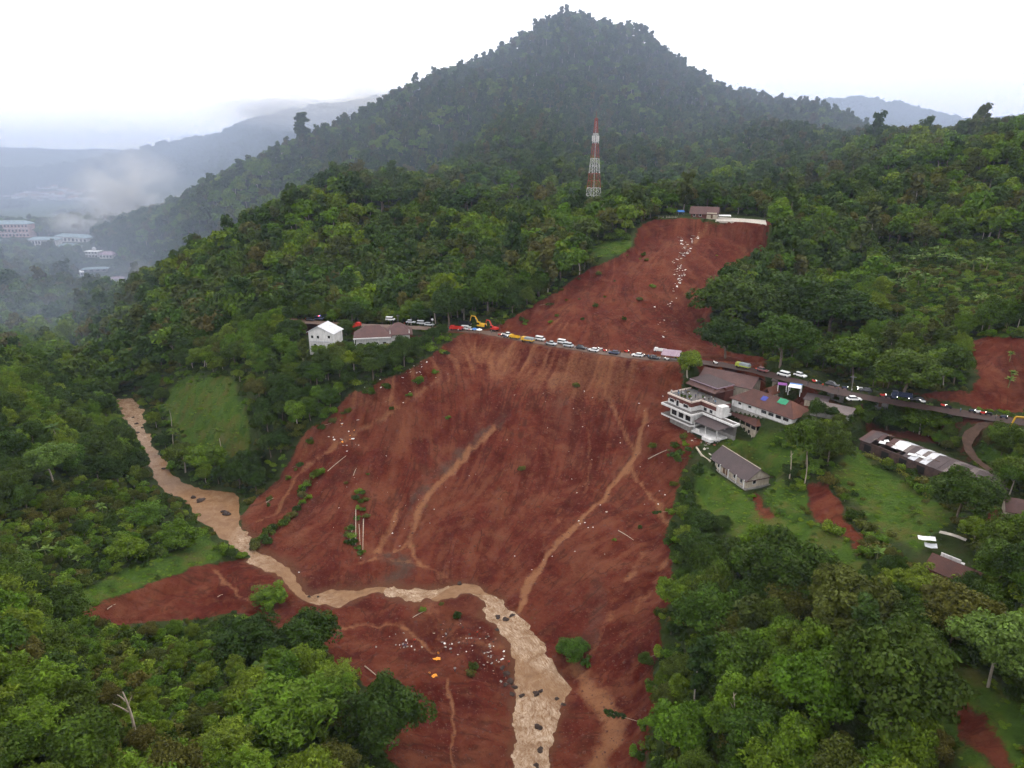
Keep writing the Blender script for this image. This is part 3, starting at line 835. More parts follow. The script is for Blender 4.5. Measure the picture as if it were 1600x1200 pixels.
def make_slim(seed, H=17.0, rx=2.3, ncl=26, nl=40, leaf=.6, trunk_r=.2, bare=.4):
    rg = np.random.default_rng(seed)
    V, Nn, tint = [], [], []
    lean = np.array([rg.normal(0, .6), rg.normal(0, .6), 0])
    for k in range(ncl):
        t = bare + (1 - bare) * (k + rg.uniform(0, 1)) / ncl
        prof = math.sin(math.pi * min(1, (t - bare) / (1 - bare) * .68 + .16)) ** .7
        a = rg.uniform(0, 6.28); r = rx * prof * rg.uniform(.1, .9)
        c = np.array([math.cos(a) * r, math.sin(a) * r, H * t]) + lean * t
        rc = rx * rg.uniform(.3, .55)
        e = rg.normal(size=(nl, 3)); e /= np.linalg.norm(e, axis=1)[:, None]
        V.append(c + e * rc * rg.uniform(.7, 1.1, (nl, 1)) * np.array([1, 1, .8])); Nn.append(e + .5 * rg.normal(size=e.shape) + np.array([0, 0, .2]))
        tint.append(rg.uniform(.6, 1.3) * rg.uniform(.75, 1.25, nl))
    tint = np.concatenate(tint)
    v, q = quads(np.concatenate(V), np.concatenate(Nn), rg.uniform(.7, 1.3, len(tint)) * leaf, .6, rg)
    col = np.stack([np.repeat(tint, 4), np.repeat(np.clip(rg.normal(.04, .1, len(tint)), 0, .5), 4), np.zeros(len(tint) * 4), np.ones(len(tint) * 4)], 1)
    tr = tube(curve_pts((0, 0, -1), np.array([0, 0, H * .93]) + lean, (rg.normal(0, .3), rg.normal(0, .3), 0), 7), np.linspace(trunk_r, trunk_r * .4, 7), 6)
    return (v, q, col), tr

def make_bamboo(seed, H=11.0, spread=4.2, nculm=34, nl=120, leaf=.42):
    rg = np.random.default_rng(seed)
    V, Nn, tint, sz = [], [], [], []
    tubes = []
    for k in range(nculm):
        a = rg.uniform(0, 6.28); h = H * rg.uniform(.7, 1.05); sp = spread * rg.uniform(.15, 1.0)
        t = np.linspace(0, 1, 9)
        r0 = rg.uniform(0, .7)
        rr = r0 + sp * t ** 2.6
        z = h * (t - .34 * t ** 4 * (sp / spread))
        P = np.stack([np.cos(a) * rr, np.sin(a) * rr, z - .5], 1)
        if k % 3 == 0: tubes.append(tube(P[:7], np.linspace(.07, .03, 7), 4))
        tt = rg.uniform(.32, 1.0, nl) ** .8
        c = np.stack([np.interp(tt, t, P[:, i]) for i in range(3)], 1)
        plume = .75 * np.sin(np.pi * np.clip((tt - .25) / .8, 0, 1)) + .15
        off = rg.normal(size=(nl, 3)) * plume[:, None] * np.array([.75, .75, .5])
        off[:, 2] -= np.abs(off[:, 0]) * .3
        V.append(c + off); Nn.append(off * .6 + rg.normal(size=(nl, 3)) * .5 + np.array([0, 0, .7]))
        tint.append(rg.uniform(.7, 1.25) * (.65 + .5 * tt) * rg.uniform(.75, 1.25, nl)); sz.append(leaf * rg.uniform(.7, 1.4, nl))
    tint = np.concatenate(tint)
    v, q = quads(np.concatenate(V), np.concatenate(Nn), np.concatenate(sz), .42, rg)
    col = np.stack([np.repeat(tint, 4), np.repeat(np.clip(rg.normal(.12, .12, len(tint)), 0, .6), 4), np.zeros(len(tint) * 4), np.ones(len(tint) * 4)], 1)
    return (v, q, col), cat_parts(tubes)

def strip_leaf(p0, dirv, L, W, droop, rg, seg=5):
    t = np.linspace(0, 1, seg + 1)
    d = np.array(dirv, float); d /= np.linalg.norm(d)
    side = np.cross(d, [0, 0, 1.0]); side /= np.linalg.norm(side) + 1e-9
    P = np.asarray(p0) + d[None] * (t * L)[:, None]
    P[:, 2] -= droop * L * t ** 2
    w = W * np.sin(np.pi * np.clip(t * .9 + .08, 0, 1)) ** .6
    V = np.stack([P - side * w[:, None] - np.array([0, 0, .12]) * w[:, None], P + np.array([0, 0, .12]) * w[:, None], P + side * w[:, None] - np.array([0, 0, .12]) * w[:, None]], 1).reshape(-1, 3)
    Q = []
    for k in range(seg):
        a = k * 3; b = a + 3
        Q += [(a, a + 1, b + 1, b), (a + 1, a + 2, b + 2, b + 1)]
    return V, np.array(Q)

def make_banana(seed, H=3.2, nleaf=14):
    rg = np.random.default_rng(seed)
    leaves, cols, trunks = [], [], []
    for s in range(1):
        bx, by = 0.0, 0.0; h = H * rg.uniform(.7, 1.05)
        trunks.append(tube(curve_pts((bx, by, -.4), (bx + rg.normal(0, .2), by + rg.normal(0, .2), h), (0, 0, 0), 4), [.2, .17, .14, .1], 6))
        for k in range(nleaf):
            a = k * 2.4 + rg.uniform(0, .6); el = rg.uniform(.35, 1.2)
            v, q = strip_leaf((bx, by, h - .1), (math.cos(a) * math.cos(el), math.sin(a) * math.cos(el), math.sin(el)), rg.uniform(1.9, 2.9), rg.uniform(.3, .45), rg.uniform(.25, .6), rg)
            leaves.append((v, q)); t = rg.uniform(.75, 1.35); cols.append(np.tile([t, max(0, rg.normal(.05, .12)), 0, 1], (len(v), 1)))
    v, q = cat_parts(leaves)
    return (v, q, np.concatenate(cols)), cat_parts(trunks)

def make_palm(seed, H=10.0, nf=16):
    rg = np.random.default_rng(seed)
    top = np.array([rg.normal(0, .7), rg.normal(0, .7), H])
    leaves, cols = [], []
    for k in range(nf):
        a = k * 2.4 + rg.uniform(0, .5); el = rg.uniform(-.1, 1.1)
        dv = (math.cos(a) * math.cos(el), math.sin(a) * math.cos(el), math.sin(el))
        v, q = strip_leaf(top, dv, rg.uniform(3.0, 4.0), .5, rg.uniform(.45, .8), rg, 6)
        leaves.append((v, q)); t = rg.uniform(.7, 1.3); cols.append(np.tile([t, max(0, rg.normal(.12, .15)), 0, 1], (len(v), 1)))
    v, q = cat_parts(leaves)
    return (v, q, np.concatenate(cols)), tube(curve_pts((0, 0, -.6), top, (.4, .2, 0), 7), np.linspace(.22, .13, 7), 7)

KIT = {}          # kind -> list of (crown mesh, trunk mesh, joined mesh)
kit_col = bpy.data.collections.new('plant_kit')
KIT_INDEX = []
def add_kit(kind, crown, trunk, lm, bark, height, width):
    big = kind.startswith('grand') or kind in ('banana', 'palm')
    v, q, col = crown; tv, tq = trunk
    nm = '%s_%02d' % (kind, len(KIT.get(kind, [])))
    cm = mesh_np(nm + '_crown', v, q, LM[lm], False, cols={'tint': col})
    tm = mesh_np(nm + '_trunk', tv, tq, bark, True)
    jv, jq = cat_parts([(v, q), (tv, tq)])
    jc = np.concatenate([col, np.tile([1, 0, 0, 1], (len(tv), 1))])
    jm = None if big else mesh_np(nm, jv, jq, [LM[lm], bark], False, np.concatenate([np.zeros(len(q)), np.ones(len(tq))]), {'tint': jc})
    KIT.setdefault(kind, []).append((cm, tm, jm, height, width, nm))

for s in range(4): add_kit('broad_dark', *make_broad(100 + s, 4.6, 3.9, 10, 85, 120, .265), 'dark', m_bark, 10, 9.6)
for s in range(5): add_kit('broad_mid', *make_broad(120 + s, 4.4, 3.9 + .2 * s, 10, 90, 115, .27, low=-.5), 'mid', m_bark, 10, 9.2)
for s in range(4): add_kit('broad_light', *make_broad(140 + s, 4.2, 3.6 + .3 * s, 10, 74, 120, .28, clr=(.2, .38), lumps=2 + s, low=-.5), 'light', m_bark_pale, 10, 9.0)
for s in range(3): add_kit('broad_olive', *make_broad(160 + s, 4.4, 3.2, 9.5, 76, 115, .26), 'olive', m_bark, 9.5, 9.2)
for s in range(2): add_kit('broad_pale', *make_broad(180 + s, 4.4, 3.0, 10, 52, 100, .36, clr=(.2, .36)), 'pale', m_bark_pale, 10, 9.2)
for s in range(2): add_kit('umbrella', *make_broad(200 + s, 5.2, 2.6, 10, 70, 120, .29, low=-.2, flat=.6, clr=(.18, .34)), 'mid', m_bark_pale, 11, 11)
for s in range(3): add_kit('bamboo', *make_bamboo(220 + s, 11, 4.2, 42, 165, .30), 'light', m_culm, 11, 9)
for s in range(3): add_kit('slim', *make_slim(240 + s, 17, 2.5, 26, 60, .5), 'hill', m_bark_pale, 17, 5)
for s in range(4): add_kit('bush', *make_broad(260 + s, 1.7, 1.2, 2.1, 16, 45, .26, trunk_r=.06, low=-.1, clr=(.3, .5)), ('mid', 'dark', 'light', 'olive')[s], m_bark, 2.1, 3.6)
for s in range(3): add_kit('banana', *make_banana(280 + s), 'pale', m_culm, 4, 4)
for s in range(2): add_kit('palm', *make_palm(300 + s), 'mid', m_bark_pale, 11, 7)
# big old trees: many small leaf sprays
for s in range(2): add_kit('grand_dark', *make_broad(400 + s, 4.6, 3.9, 10, 150, 95, .215, .22, clr=(.15, .27), lumps=4), 'dark', m_bark, 10, 9.6)
for s in range(2): add_kit('grand_mid', *make_broad(410 + s, 4.4, 3.6, 10, 140, 95, .215, .22, clr=(.15, .27), lumps=4), 'mid', m_bark, 10, 9.2)
for s in range(2): add_kit('grand_light', *make_broad(420 + s, 4.2, 3.5, 10, 120, 100, .23, .2, clr=(.16, .30), lumps=3), 'light', m_bark_pale, 10, 9.0)
for s in range(1): add_kit('grand_olive', *make_broad(430 + s, 4.4, 3.2, 9.5, 140, 95, .215, .22, clr=(.15, .27)), 'olive', m_bark, 9.5, 9.2)
for s in range(1): add_kit('grand_pale', *make_broad(440 + s, 4.4, 3.0, 10, 120, 95, .215, .2, clr=(.15, .28)), 'pale', m_bark_pale, 10, 9.2)
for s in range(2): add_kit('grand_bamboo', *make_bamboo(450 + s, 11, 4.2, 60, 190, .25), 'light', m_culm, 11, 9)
# distant stands: fewer, larger leaf sprays
for s in range(4): add_kit('far_broad', *make_broad(320 + s, 4.6, 3.8, 10, 30, 30, .80, clr=(.26, .46)), ('hill', 'mid', 'hill', 'dark')[s], m_bark, 10, 9.6)
for s in range(3): add_kit('far_slim', *make_slim(340 + s, 14, 3.1, 20, 24, .95, .22, .22), 'hill', m_bark_pale, 14, 6)
for s in range(2): add_kit('far_light', *make_broad(370 + s, 4.4, 3.6, 9.5, 30, 30, .80, clr=(.26, .46)), 'light', m_bark_pale, 9.5, 9.6)
for s in range(2): add_kit('far_olive', *make_broad(360 + s, 4.6, 3.6, 9.5, 30, 30, .80, clr=(.26, .46)), ('olive', 'light')[s], m_bark, 9.5, 9.6)
for s in range(2): add_kit('haze_tree', *make_broad(380 + s, 6.5, 5.5, 12, 16, 16, 1.9, clr=(.3, .5)), 'far', m_bark, 12, 13)

_order = sorted(((e[5], e) for k in KIT for e in KIT[k] if e[2] is not None), key=lambda q: q[0])
for idx, (nm, e) in enumerate(_order):
    ob = bpy.data.objects.new(nm, e[2]); kit_col.objects.link(ob)
KIT_IDX = {nm: i for i, (nm, e) in enumerate(_order)}

_gn = {}
def scatter(name, pts, idx, rot, scl, label, cat):
    """one object whose points carry copies of the plant kit"""
    me = bpy.data.meshes.new(name)
    pts = np.asarray(pts, np.float32)
    me.vertices.add(len(pts)); me.vertices.foreach_set('co', pts.ravel())
    a = me.attributes.new('pick', 'INT', 'POINT'); a.data.foreach_set('value', np.asarray(idx, np.int32))
    r3 = np.zeros((len(pts), 3), np.float32); r3[:, 2] = rot; r3[:, 0] = np.random.default_rng(3).normal(0, .05, len(pts))
    a = me.attributes.new('turn', 'FLOAT_VECTOR', 'POINT'); a.data.foreach_set('vector', r3.ravel())
    a = me.attributes.new('size', 'FLOAT_VECTOR', 'POINT'); a.data.foreach_set('vector', np.asarray(scl, np.float32).ravel())
    o = put(bpy.data.objects.new(name, me))
    if 'g' not in _gn:
        g = bpy.data.node_groups.new('plant_scatter', 'GeometryNodeTree')
        g.interface.new_socket('Geometry', in_out='INPUT', socket_type='NodeSocketGeometry')
        g.interface.new_socket('Geometry', in_out='OUTPUT', socket_type='NodeSocketGeometry')
        gi, go = g.nodes.new('NodeGroupInput'), g.nodes.new('NodeGroupOutput')
        ip = g.nodes.new('GeometryNodeInstanceOnPoints')
        ci = g.nodes.new('GeometryNodeCollectionInfo'); ci.inputs['Collection'].default_value = kit_col
        ci.inputs['Separate Children'].default_value = True; ci.inputs['Reset Children'].default_value = True
        ip.inputs['Pick Instance'].default_value = True
        def named(n, t):
            x = g.nodes.new('GeometryNodeInputNamedAttribute'); x.data_type = t; x.inputs['Name'].default_value = n
            return x.outputs['Attribute']
        g.links.new(gi.outputs[0], ip.inputs['Points']); g.links.new(ci.outputs[0], ip.inputs['Instance'])
        g.links.new(named('pick', 'INT'), ip.inputs['Instance Index'])
        e2r = g.nodes.new('FunctionNodeEulerToRotation'); g.links.new(named('turn', 'FLOAT_VECTOR'), e2r.inputs[0])
        g.links.new(e2r.outputs[0], ip.inputs['Rotation']); g.links.new(named('size', 'FLOAT_VECTOR'), ip.inputs['Scale'])
        g.links.new(ip.outputs[0], go.inputs[0])
        _gn['g'] = g
    md = o.modifiers.new('plants', 'NODES'); md.node_group = _gn['g']
    return tag(o, label, cat, kind='stuff')

_first = {}
def plant(kind, var, loc, rz, scale, label, cat, group, name):
    """one plant as a thing with its crown and trunk"""
    cm, tm, jm, h, w, nm = KIT[kind][var % len(KIT[kind])]
    o = thing(name, loc, rz, label, cat, group)
    o.scale = scale if hasattr(scale, '__len__') else (scale,) * 3
    c = bpy.data.objects.new('leaves' if kind in ('banana',) else 'crown', cm); put(c, o)
    t = bpy.data.objects.new('culms' if 'bamboo' in kind else ('stem' if kind in ('banana', 'bush') else 'trunk'), tm); put(t, o)
    return o
# ------------------------------------------------------------------ woods
def proj(x, y, z):
    dz = z - CAM_H
    f = y * CP - dz * SP
    up = y * SP + dz * CP
    return 800 + FPX * x / f, 600 - FPX * up / f, f

# lines of sight that the photograph keeps open: (pixel outline, farthest distance of what shows there)
CLEAR = [(SLIDE_PX, 420), (CUT_PX, 260), (RIV_L + RIV_R[::-1], 340)] + [(g, 430) for g in GRASS_PX[:7]] + [
    ([(478, 498), (528, 505), (528, 538), (505, 530), (482, 545)], 325), ([(552, 500), (700, 498), (655, 526), (600, 534), (556, 535)], 325),
    ([(700, 492), (775, 495), (775, 525), (700, 522)], 325), ([(1060, 565), (1120, 560), (1280, 578), (1400, 610), (1400, 640), (1260, 625), (1262, 648), (1195, 645), (1195, 690), (1130, 700), (1030, 660), (1035, 610)], 262),
    ([(1085, 690), (1130, 682), (1200, 735), (1196, 760), (1165, 772)], 225), ([(1335, 655), (1400, 662), (1560, 735), (1570, 760), (1480, 742), (1340, 700)], 215),
    ([(1420, 620), (1600, 640), (1600, 668), (1530, 665), (1490, 650)], 215), ([(1495, 665), (1540, 665), (1530, 735), (1500, 720)], 200),
    ([(1430, 825), (1505, 820), (1512, 870), (1490, 905), (1440, 890)], 150), ([(915, 180), (942, 180), (944, 312), (913, 312)], 475), ([(1040, 322), (1130, 322), (1200, 345), (1010, 345)], 430),
    ([(1560, 770), (1610, 770), (1610, 815), (1562, 805)], 190),
    ([(-10, 345), (50, 345), (50, 372), (-10, 372)], 900), ([(46, 362), (140, 362), (140, 382), (46, 382)], 900), ([(128, 388), (180, 388), (180, 408), (128, 408)], 900), ([(120, 416), (170, 416), (170, 434), (120, 434)], 900), ([(172, 424), (200, 424), (200, 444), (172, 444)], 700),
]
def in_poly(px, py, poly):
    ins = np.zeros(np.shape(px), bool); n = len(poly)
    for k in range(n):
        x0, y0 = poly[k]; x1, y1 = poly[(k + 1) % n]
        if y0 == y1: continue
        c = ((y0 > py) != (y1 > py))
        ins ^= c & (px < (x1 - x0) * (py - y0) / (y1 - y0) + x0)
    return ins

def blocked(x, y, z, h, w):
    """does a plant of height h and width w at x, y stand in one of the open lines of sight"""
    bad = np.zeros(x.shape, bool)
    for fz, fw in ((.35, 0), (.95, 0), (.72, -.42), (.72, .42), (.3, -.35), (.3, .35)):
        u, v, f = proj(x + fw * w, y, z + fz * h)
        for poly, yo in CLEAR:
            bad |= in_poly(u, v, poly) & (y < yo)
    return bad

CANDS = []        # x, y, z, kind, variant, scale, rot
SPECIAL = [       # crown centre in the photograph, its width there, kind, height / width, label
    (1400, 1062, 190, 'broad_dark', 1.15, 'biggest dark green tree with glossy leaf clumps at bottom right'),
    (1282, 1075, 140, 'broad_light', 1.05, 'bright green tree with bent pale trunk at bottom edge right'),
    (1562, 1015, 130, 'broad_pale', 1.15, 'pale green tree with bare pale trunk beside the trodden path'),
    (1328, 950, 150, 'broad_olive', .95, 'olive brown tree behind the biggest bottom right tree'),
    (1226, 885, 150, 'broad_dark', .85, 'dense dark round tree below the tilled strip'),
    (1160, 1040, 120, 'broad_mid', 1.0, 'mid green tree with vines beside a bare stem'),
    (1110, 960, 110, 'broad_mid', 1.0, 'leafy green tree at the right edge of the slide toe'),
    (1065, 930, 75, 'broad_light', 1.0, 'light green bushy tree leaning over the slide toe'),
    (1180, 940, 80, 'broad_dark', 1.2, 'dark tree with thin pale stems below the lawn'),
    (1065, 1140, 110, 'broad_light', .9, 'low green tree at bottom edge beside the mud'),
    (1185, 1150, 120, 'broad_mid', .9, 'green tree at bottom edge between mud and bright tree'),
    (1500, 960, 120, 'broad_olive', .9, 'olive tree downhill of the broken red house'),
    (1570, 880, 90, 'broad_mid', .9, 'round green tree right of the broken red house'),
    (1430, 915, 90, 'broad_light', .8, 'light green tree left of the broken red house'),
    (1265, 690, 72, 'broad_mid', 1.2, 'tall dark tree with pale trunks right of the dark roofed house'),
    (1300, 690, 70, 'broad_dark', 1.2, 'dark tree between dark roofed house and long ruined building'),
    (1508, 772, 110, 'broad_dark', .85, 'dark spreading tree in front of the long ruined building'),
    (1585, 735, 60, 'broad_mid', .9, 'green tree at right edge beside grey roof'),
    (1095, 815, 55, 'broad_dark', .8, 'dark bushy tree on the left edge of the lawn'),
    (1130, 815, 26, 'broad_dark', .9, 'small round dark tree standing alone on the lawn'),
    (1095, 855, 70, 'broad_dark', .8, 'dark leafy tree below the lawn beside the mud'),
    (1160, 860, 60, 'broad_dark', .8, 'dark tree at the bottom edge of the lawn'),
    (600, 1115, 130, 'broad_dark', 1.0, 'dark rounded tree at the left edge of the muddy bank'),
    (480, 990, 100, 'broad_dark', .9, 'very dark tree on the bank below the river bend'),
    (385, 1000, 110, 'broad_dark', .8, 'dark tree beside the red mud left of the bend'),
    (440, 1110, 170, 'bamboo', .9, 'large yellow green bamboo clump at the bottom edge'),
    (350, 1160, 110, 'bamboo', .9, 'bamboo clump at the bottom edge left of the largest one'),
    (520, 1060, 90, 'bamboo', 1.0, 'bamboo clump between the dark tree and the mud'),
    (45, 1130, 110, 'bamboo', 1.1, 'bamboo clump in the bottom left corner'),
    (75, 722, 78, 'broad_pale', .95, 'pale round topped tree on the left bank'),
    (30, 1040, 90, 'broad_olive', 1.0, 'olive tree at left edge above the corner bamboo'),
    (75, 1000, 80, 'broad_mid', 1.0, 'green tree at left edge below the meadow'),
    (230, 800, 70, 'bamboo', .8, 'feathery green clump on the left bank above the meadow'),
    (195, 855, 60, 'broad_light', .8, 'light green tree at the top of the riverside meadow'),
    (280, 835, 60, 'broad_light', .8, 'bright tree at the river edge of the meadow'),
    (420, 930, 55, 'broad_light', .55, 'bright green tree island in the mud beside the river'),
    (320, 715, 60, 'broad_light', .9, 'light green tree at the river below the terraces'),
    (1150, 470, 130, 'broad_dark', .8, 'large dark spreading tree right of the upper slide'),
    (1135, 525, 90, 'broad_dark', .8, 'dark tree at the foot of the upper slide beside the road'),
    (1305, 478, 140, 'broad_dark', .75, 'broad dark tree on the slope above the parked cars'),
    (1222, 528, 105, 'broad_mid', .85, 'light spreading tree with pale trunk above the parked cars'),
    (1335, 560, 95, 'broad_mid', .85, 'spreading green tree above the road right of the canopy'),
    (1420, 582, 115, 'broad_mid', .75, 'spreading tree above the road left of the red cutting'),
    (1240, 455, 100, 'broad_dark', .8, 'dark tree uphill of the parked cars'),
    (1078, 565, 46, 'broad_light', .95, 'bright green tree between the road shelter and the brown roof'),
    (690, 450, 50, 'broad_light', 1.2, 'bright green tree behind the road left of the excavators'),
    (762, 450, 62, 'broad_mid', 1.4, 'tall pale green tree behind the yellow excavator'),
    (700, 475, 60, 'broad_dark', 1.2, 'dark tree behind the rescue trucks'),
    (503, 536, 22, 'broad_mid', 1.1, 'small tree in front of the white house'),
    (541, 512, 30, 'broad_dark', .9, 'dark tree between the two white houses'),
    (895, 1012, 48, 'broad_mid', .6, 'leafy tree stranded on the mud right of the river'),
    (1440, 655, 62, 'broad_light', .8, 'light bushy tree behind the long ruined building'),
    (1390, 652, 50, 'broad_mid', .8, 'bushy tree between the road and the ruined building'),
    (1572, 680, 50, 'broad_mid', .8, 'bushy tree in front of the yellow excavator arm'),
    (472, 205, 26, 'slim', 2.0, 'tall lone tree on the left ridge of the mountain'),
    (1575, 192, 40, 'umbrella', .7, 'flat topped tree on the right hand skyline'),
    (345, 690, 26, 'palm', 1.6, 'slender palm by the river pool below the terraces'),
    (265, 650, 24, 'palm', 1.6, 'palm on the right bank of the upper river'),
    (270, 690, 24, 'palm', 1.6, 'palm beside the river left of the terraces'),
]
TAKEN = []
def spot(u, v, wpx, hw):
    """ground point of a tree whose crown centre and width are seen at u, v"""
    d = ray(u, v)
    ys = np.exp(np.linspace(math.log(60), math.log(2500), 3000)); s = ys / d[1]
    x, z = d[0] * s, CAM_H + d[2] * s
    W = wpx * s / FPX
    k = np.nonzero(z <= zat(x, ys) + .50 * hw * W)[0]
    k = k[0] if len(k) else -1
    return x[k], ys[k], W[k]

def build_special():
    NAMES = {'bamboo': 'bamboo_clump', 'grand_bamboo': 'bamboo_clump', 'palm': 'palm_tree', 'slim': 'tall_tree', 'umbrella': 'spreading_tree'}
    for n, (u, v, w, kind, hw, lab) in enumerate(SPECIAL):
        x, y, W = spot(u, v, w, hw)
        if w > 85 or (w > 60 and v > 600):
            kind = {'broad_dark': 'grand_dark', 'broad_mid': 'grand_mid', 'broad_light': 'grand_light', 'broad_olive': 'grand_olive', 'broad_pale': 'grand_pale', 'bamboo': 'grand_bamboo'}.get(kind, kind)
        e = KIT[kind][n % len(KIT[kind])]
        sxy = W / e[4]; sz = hw * W / e[3]
        z = float(zat(x, y)) - (.13 * hw * W if 'broad' in kind or 'grand' in kind else 0)
        plant(kind, n, (x, y, z), n * 2.1, (sxy, sxy, sz), lab, 'bamboo' if 'bamboo' in kind else ('palm' if kind == 'palm' else 'tree'), None, NAMES.get(kind, 'broadleaf_tree'))
        TAKEN.append((x, y, W * .5))

def jitter_grid(y0, y1, step, seed):
    rg = np.random.default_rng(seed)
    ys = np.arange(y0, y1, step)
    X, Y = [], []
    for y in ys:
        hw = .80 * y + 25
        xs = np.arange(-hw, hw, step)
        X.append(xs + rg.uniform(-.45, .45, len(xs)) * step); Y.append(np.full(len(xs), y) + rg.uniform(-.45, .45, len(xs)) * step)
    return np.concatenate(X), np.concatenate(Y), rg

def open_ground(x, y, m_soil=1.2, m_grass=1.0, m_riv=1.5, m_road=4.5):
    ok = gsample(soil_sd, x, y) < -m_soil
    ok &= gsample(grass_sd, x, y) < -m_grass
    ok &= gsample(rsd, x, y) < -m_riv
    ok &= gsample(road_d, x, y) > m_road
    ok &= gsample(track_d, x, y) > m_road - 1.5
    for p in PADS:
        lo, hi = p.min(0) - 3, p.max(0) + 3
        m = (x > lo[0]) & (x < hi[0]) & (y > lo[1]) & (y < hi[1])
        if m.any():
            t = np.zeros(x.shape, bool); t[m] = poly_sd(x[m], y[m], p) > -1.5
            ok &= ~t
    return ok

SCRUB = [[(-60, 930), (-60, 700), (-30, 700), (-30, 930)], [(120, 770), (260, 755), (350, 860), (250, 905), (90, 935), (-60, 900), (-60, 840)], [(1365, 390), (1650, 375), (1650, 505), (1390, 525)], [(110, 1000), (330, 965), (400, 1010), (330, 1210), (130, 1210)], [(255, 580), (400, 580), (410, 720), (300, 740), (250, 680)],
         [(1200, 660), (1340, 690), (1450, 780), (1440, 900), (1300, 910), (1200, 780)]]
def in_view(x, y, z, pad=120):
    u, v, f = proj(x, y, z)
    return (u > -pad) & (u < 1600 + pad) & (v < 1200 + pad * 1.6) & (f > 0)

def seen(x, y, z):
    """is the point z in sight over the ground in between"""
    ok = np.ones(x.shape, bool)
    for t in np.linspace(.25, .97, 36):
        ok &= CAM_H + (z - CAM_H) * t > zat(x * t, y * t) - 1.0
    return ok

LANDMARKS = [(1400, 1062, 'biggest dark tree at bottom right'), (1282, 1075, 'bright tree with the bent trunk'), (1562, 1015, 'pale tree with bare trunk'), (1226, 885, 'dense dark tree under the tilled strip'), (1508, 772, 'dark tree before the ruined building'),
             (1475, 880, 'collapsed red house'), (1145, 730, 'dark roofed house'), (1085, 640, 'terrace hotel'), (1440, 700, 'long ruined building'), (440, 1110, 'largest bamboo clump'), (600, 1115, 'dark tree at the muddy bank'),
             (210, 1110, 'bare forked tree'), (45, 1130, 'corner bamboo clump'), (75, 722, 'pale round topped tree'), (220, 920, 'riverside meadow'), (420, 930, 'bright tree island in the mud'), (320, 650, 'green terraces'),
             (200, 650, 'upper river rapids'), (340, 800, 'river pool'), (500, 520, 'white gable house'), (600, 525, 'long white house'), (745, 510, 'yellow excavator'), (1150, 470, 'large dark tree by the upper slide'),
             (1305, 478, 'broad dark tree above the cars'), (1240, 600, 'white and blue canopy'), (1560, 570, 'red cutting'), (1320, 830, 'tilled strip'), (1030, 1020, 'right edge of the slide toe'), (60, 860, 'banana plants of the left bank'),
             (380, 494, 'lit lamp in the trees'), (1130, 1080, 'bare pale stem'), (470, 620, 'left edge of the slide'), (15, 590, 'left edge of the picture'), (300, 960, 'red mud spit'), (150, 640, 'wood left of the upper river'),
             (1590, 740, 'lean-to at the right edge'), (1120, 850, 'lawn'), (1430, 940, 'olive tree under the red house'), (120, 1010, 'bottom left slope'), (300, 1130, 'bottom left scrub'), (250, 560, 'foot of the left spur'), (650, 470, 'village street')]
def place_of(u, v):
    k = min(range(len(LANDMARKS)), key=lambda i: (LANDMARKS[i][0] - u) ** 2 + (LANDMARKS[i][1] - v) ** 2)
    lu, lv, nm = LANDMARKS[k]
    du, dv = u - lu, v - lv
    if abs(du) > abs(dv): rel = 'right of' if du > 0 else 'left of'
    else: rel = 'below' if dv > 0 else 'above'
    far = 'close ' if math.hypot(du, dv) < 45 else ('a little ' if math.hypot(du, dv) < 85 else 'well ')
    return far + rel + ' the ' + nm

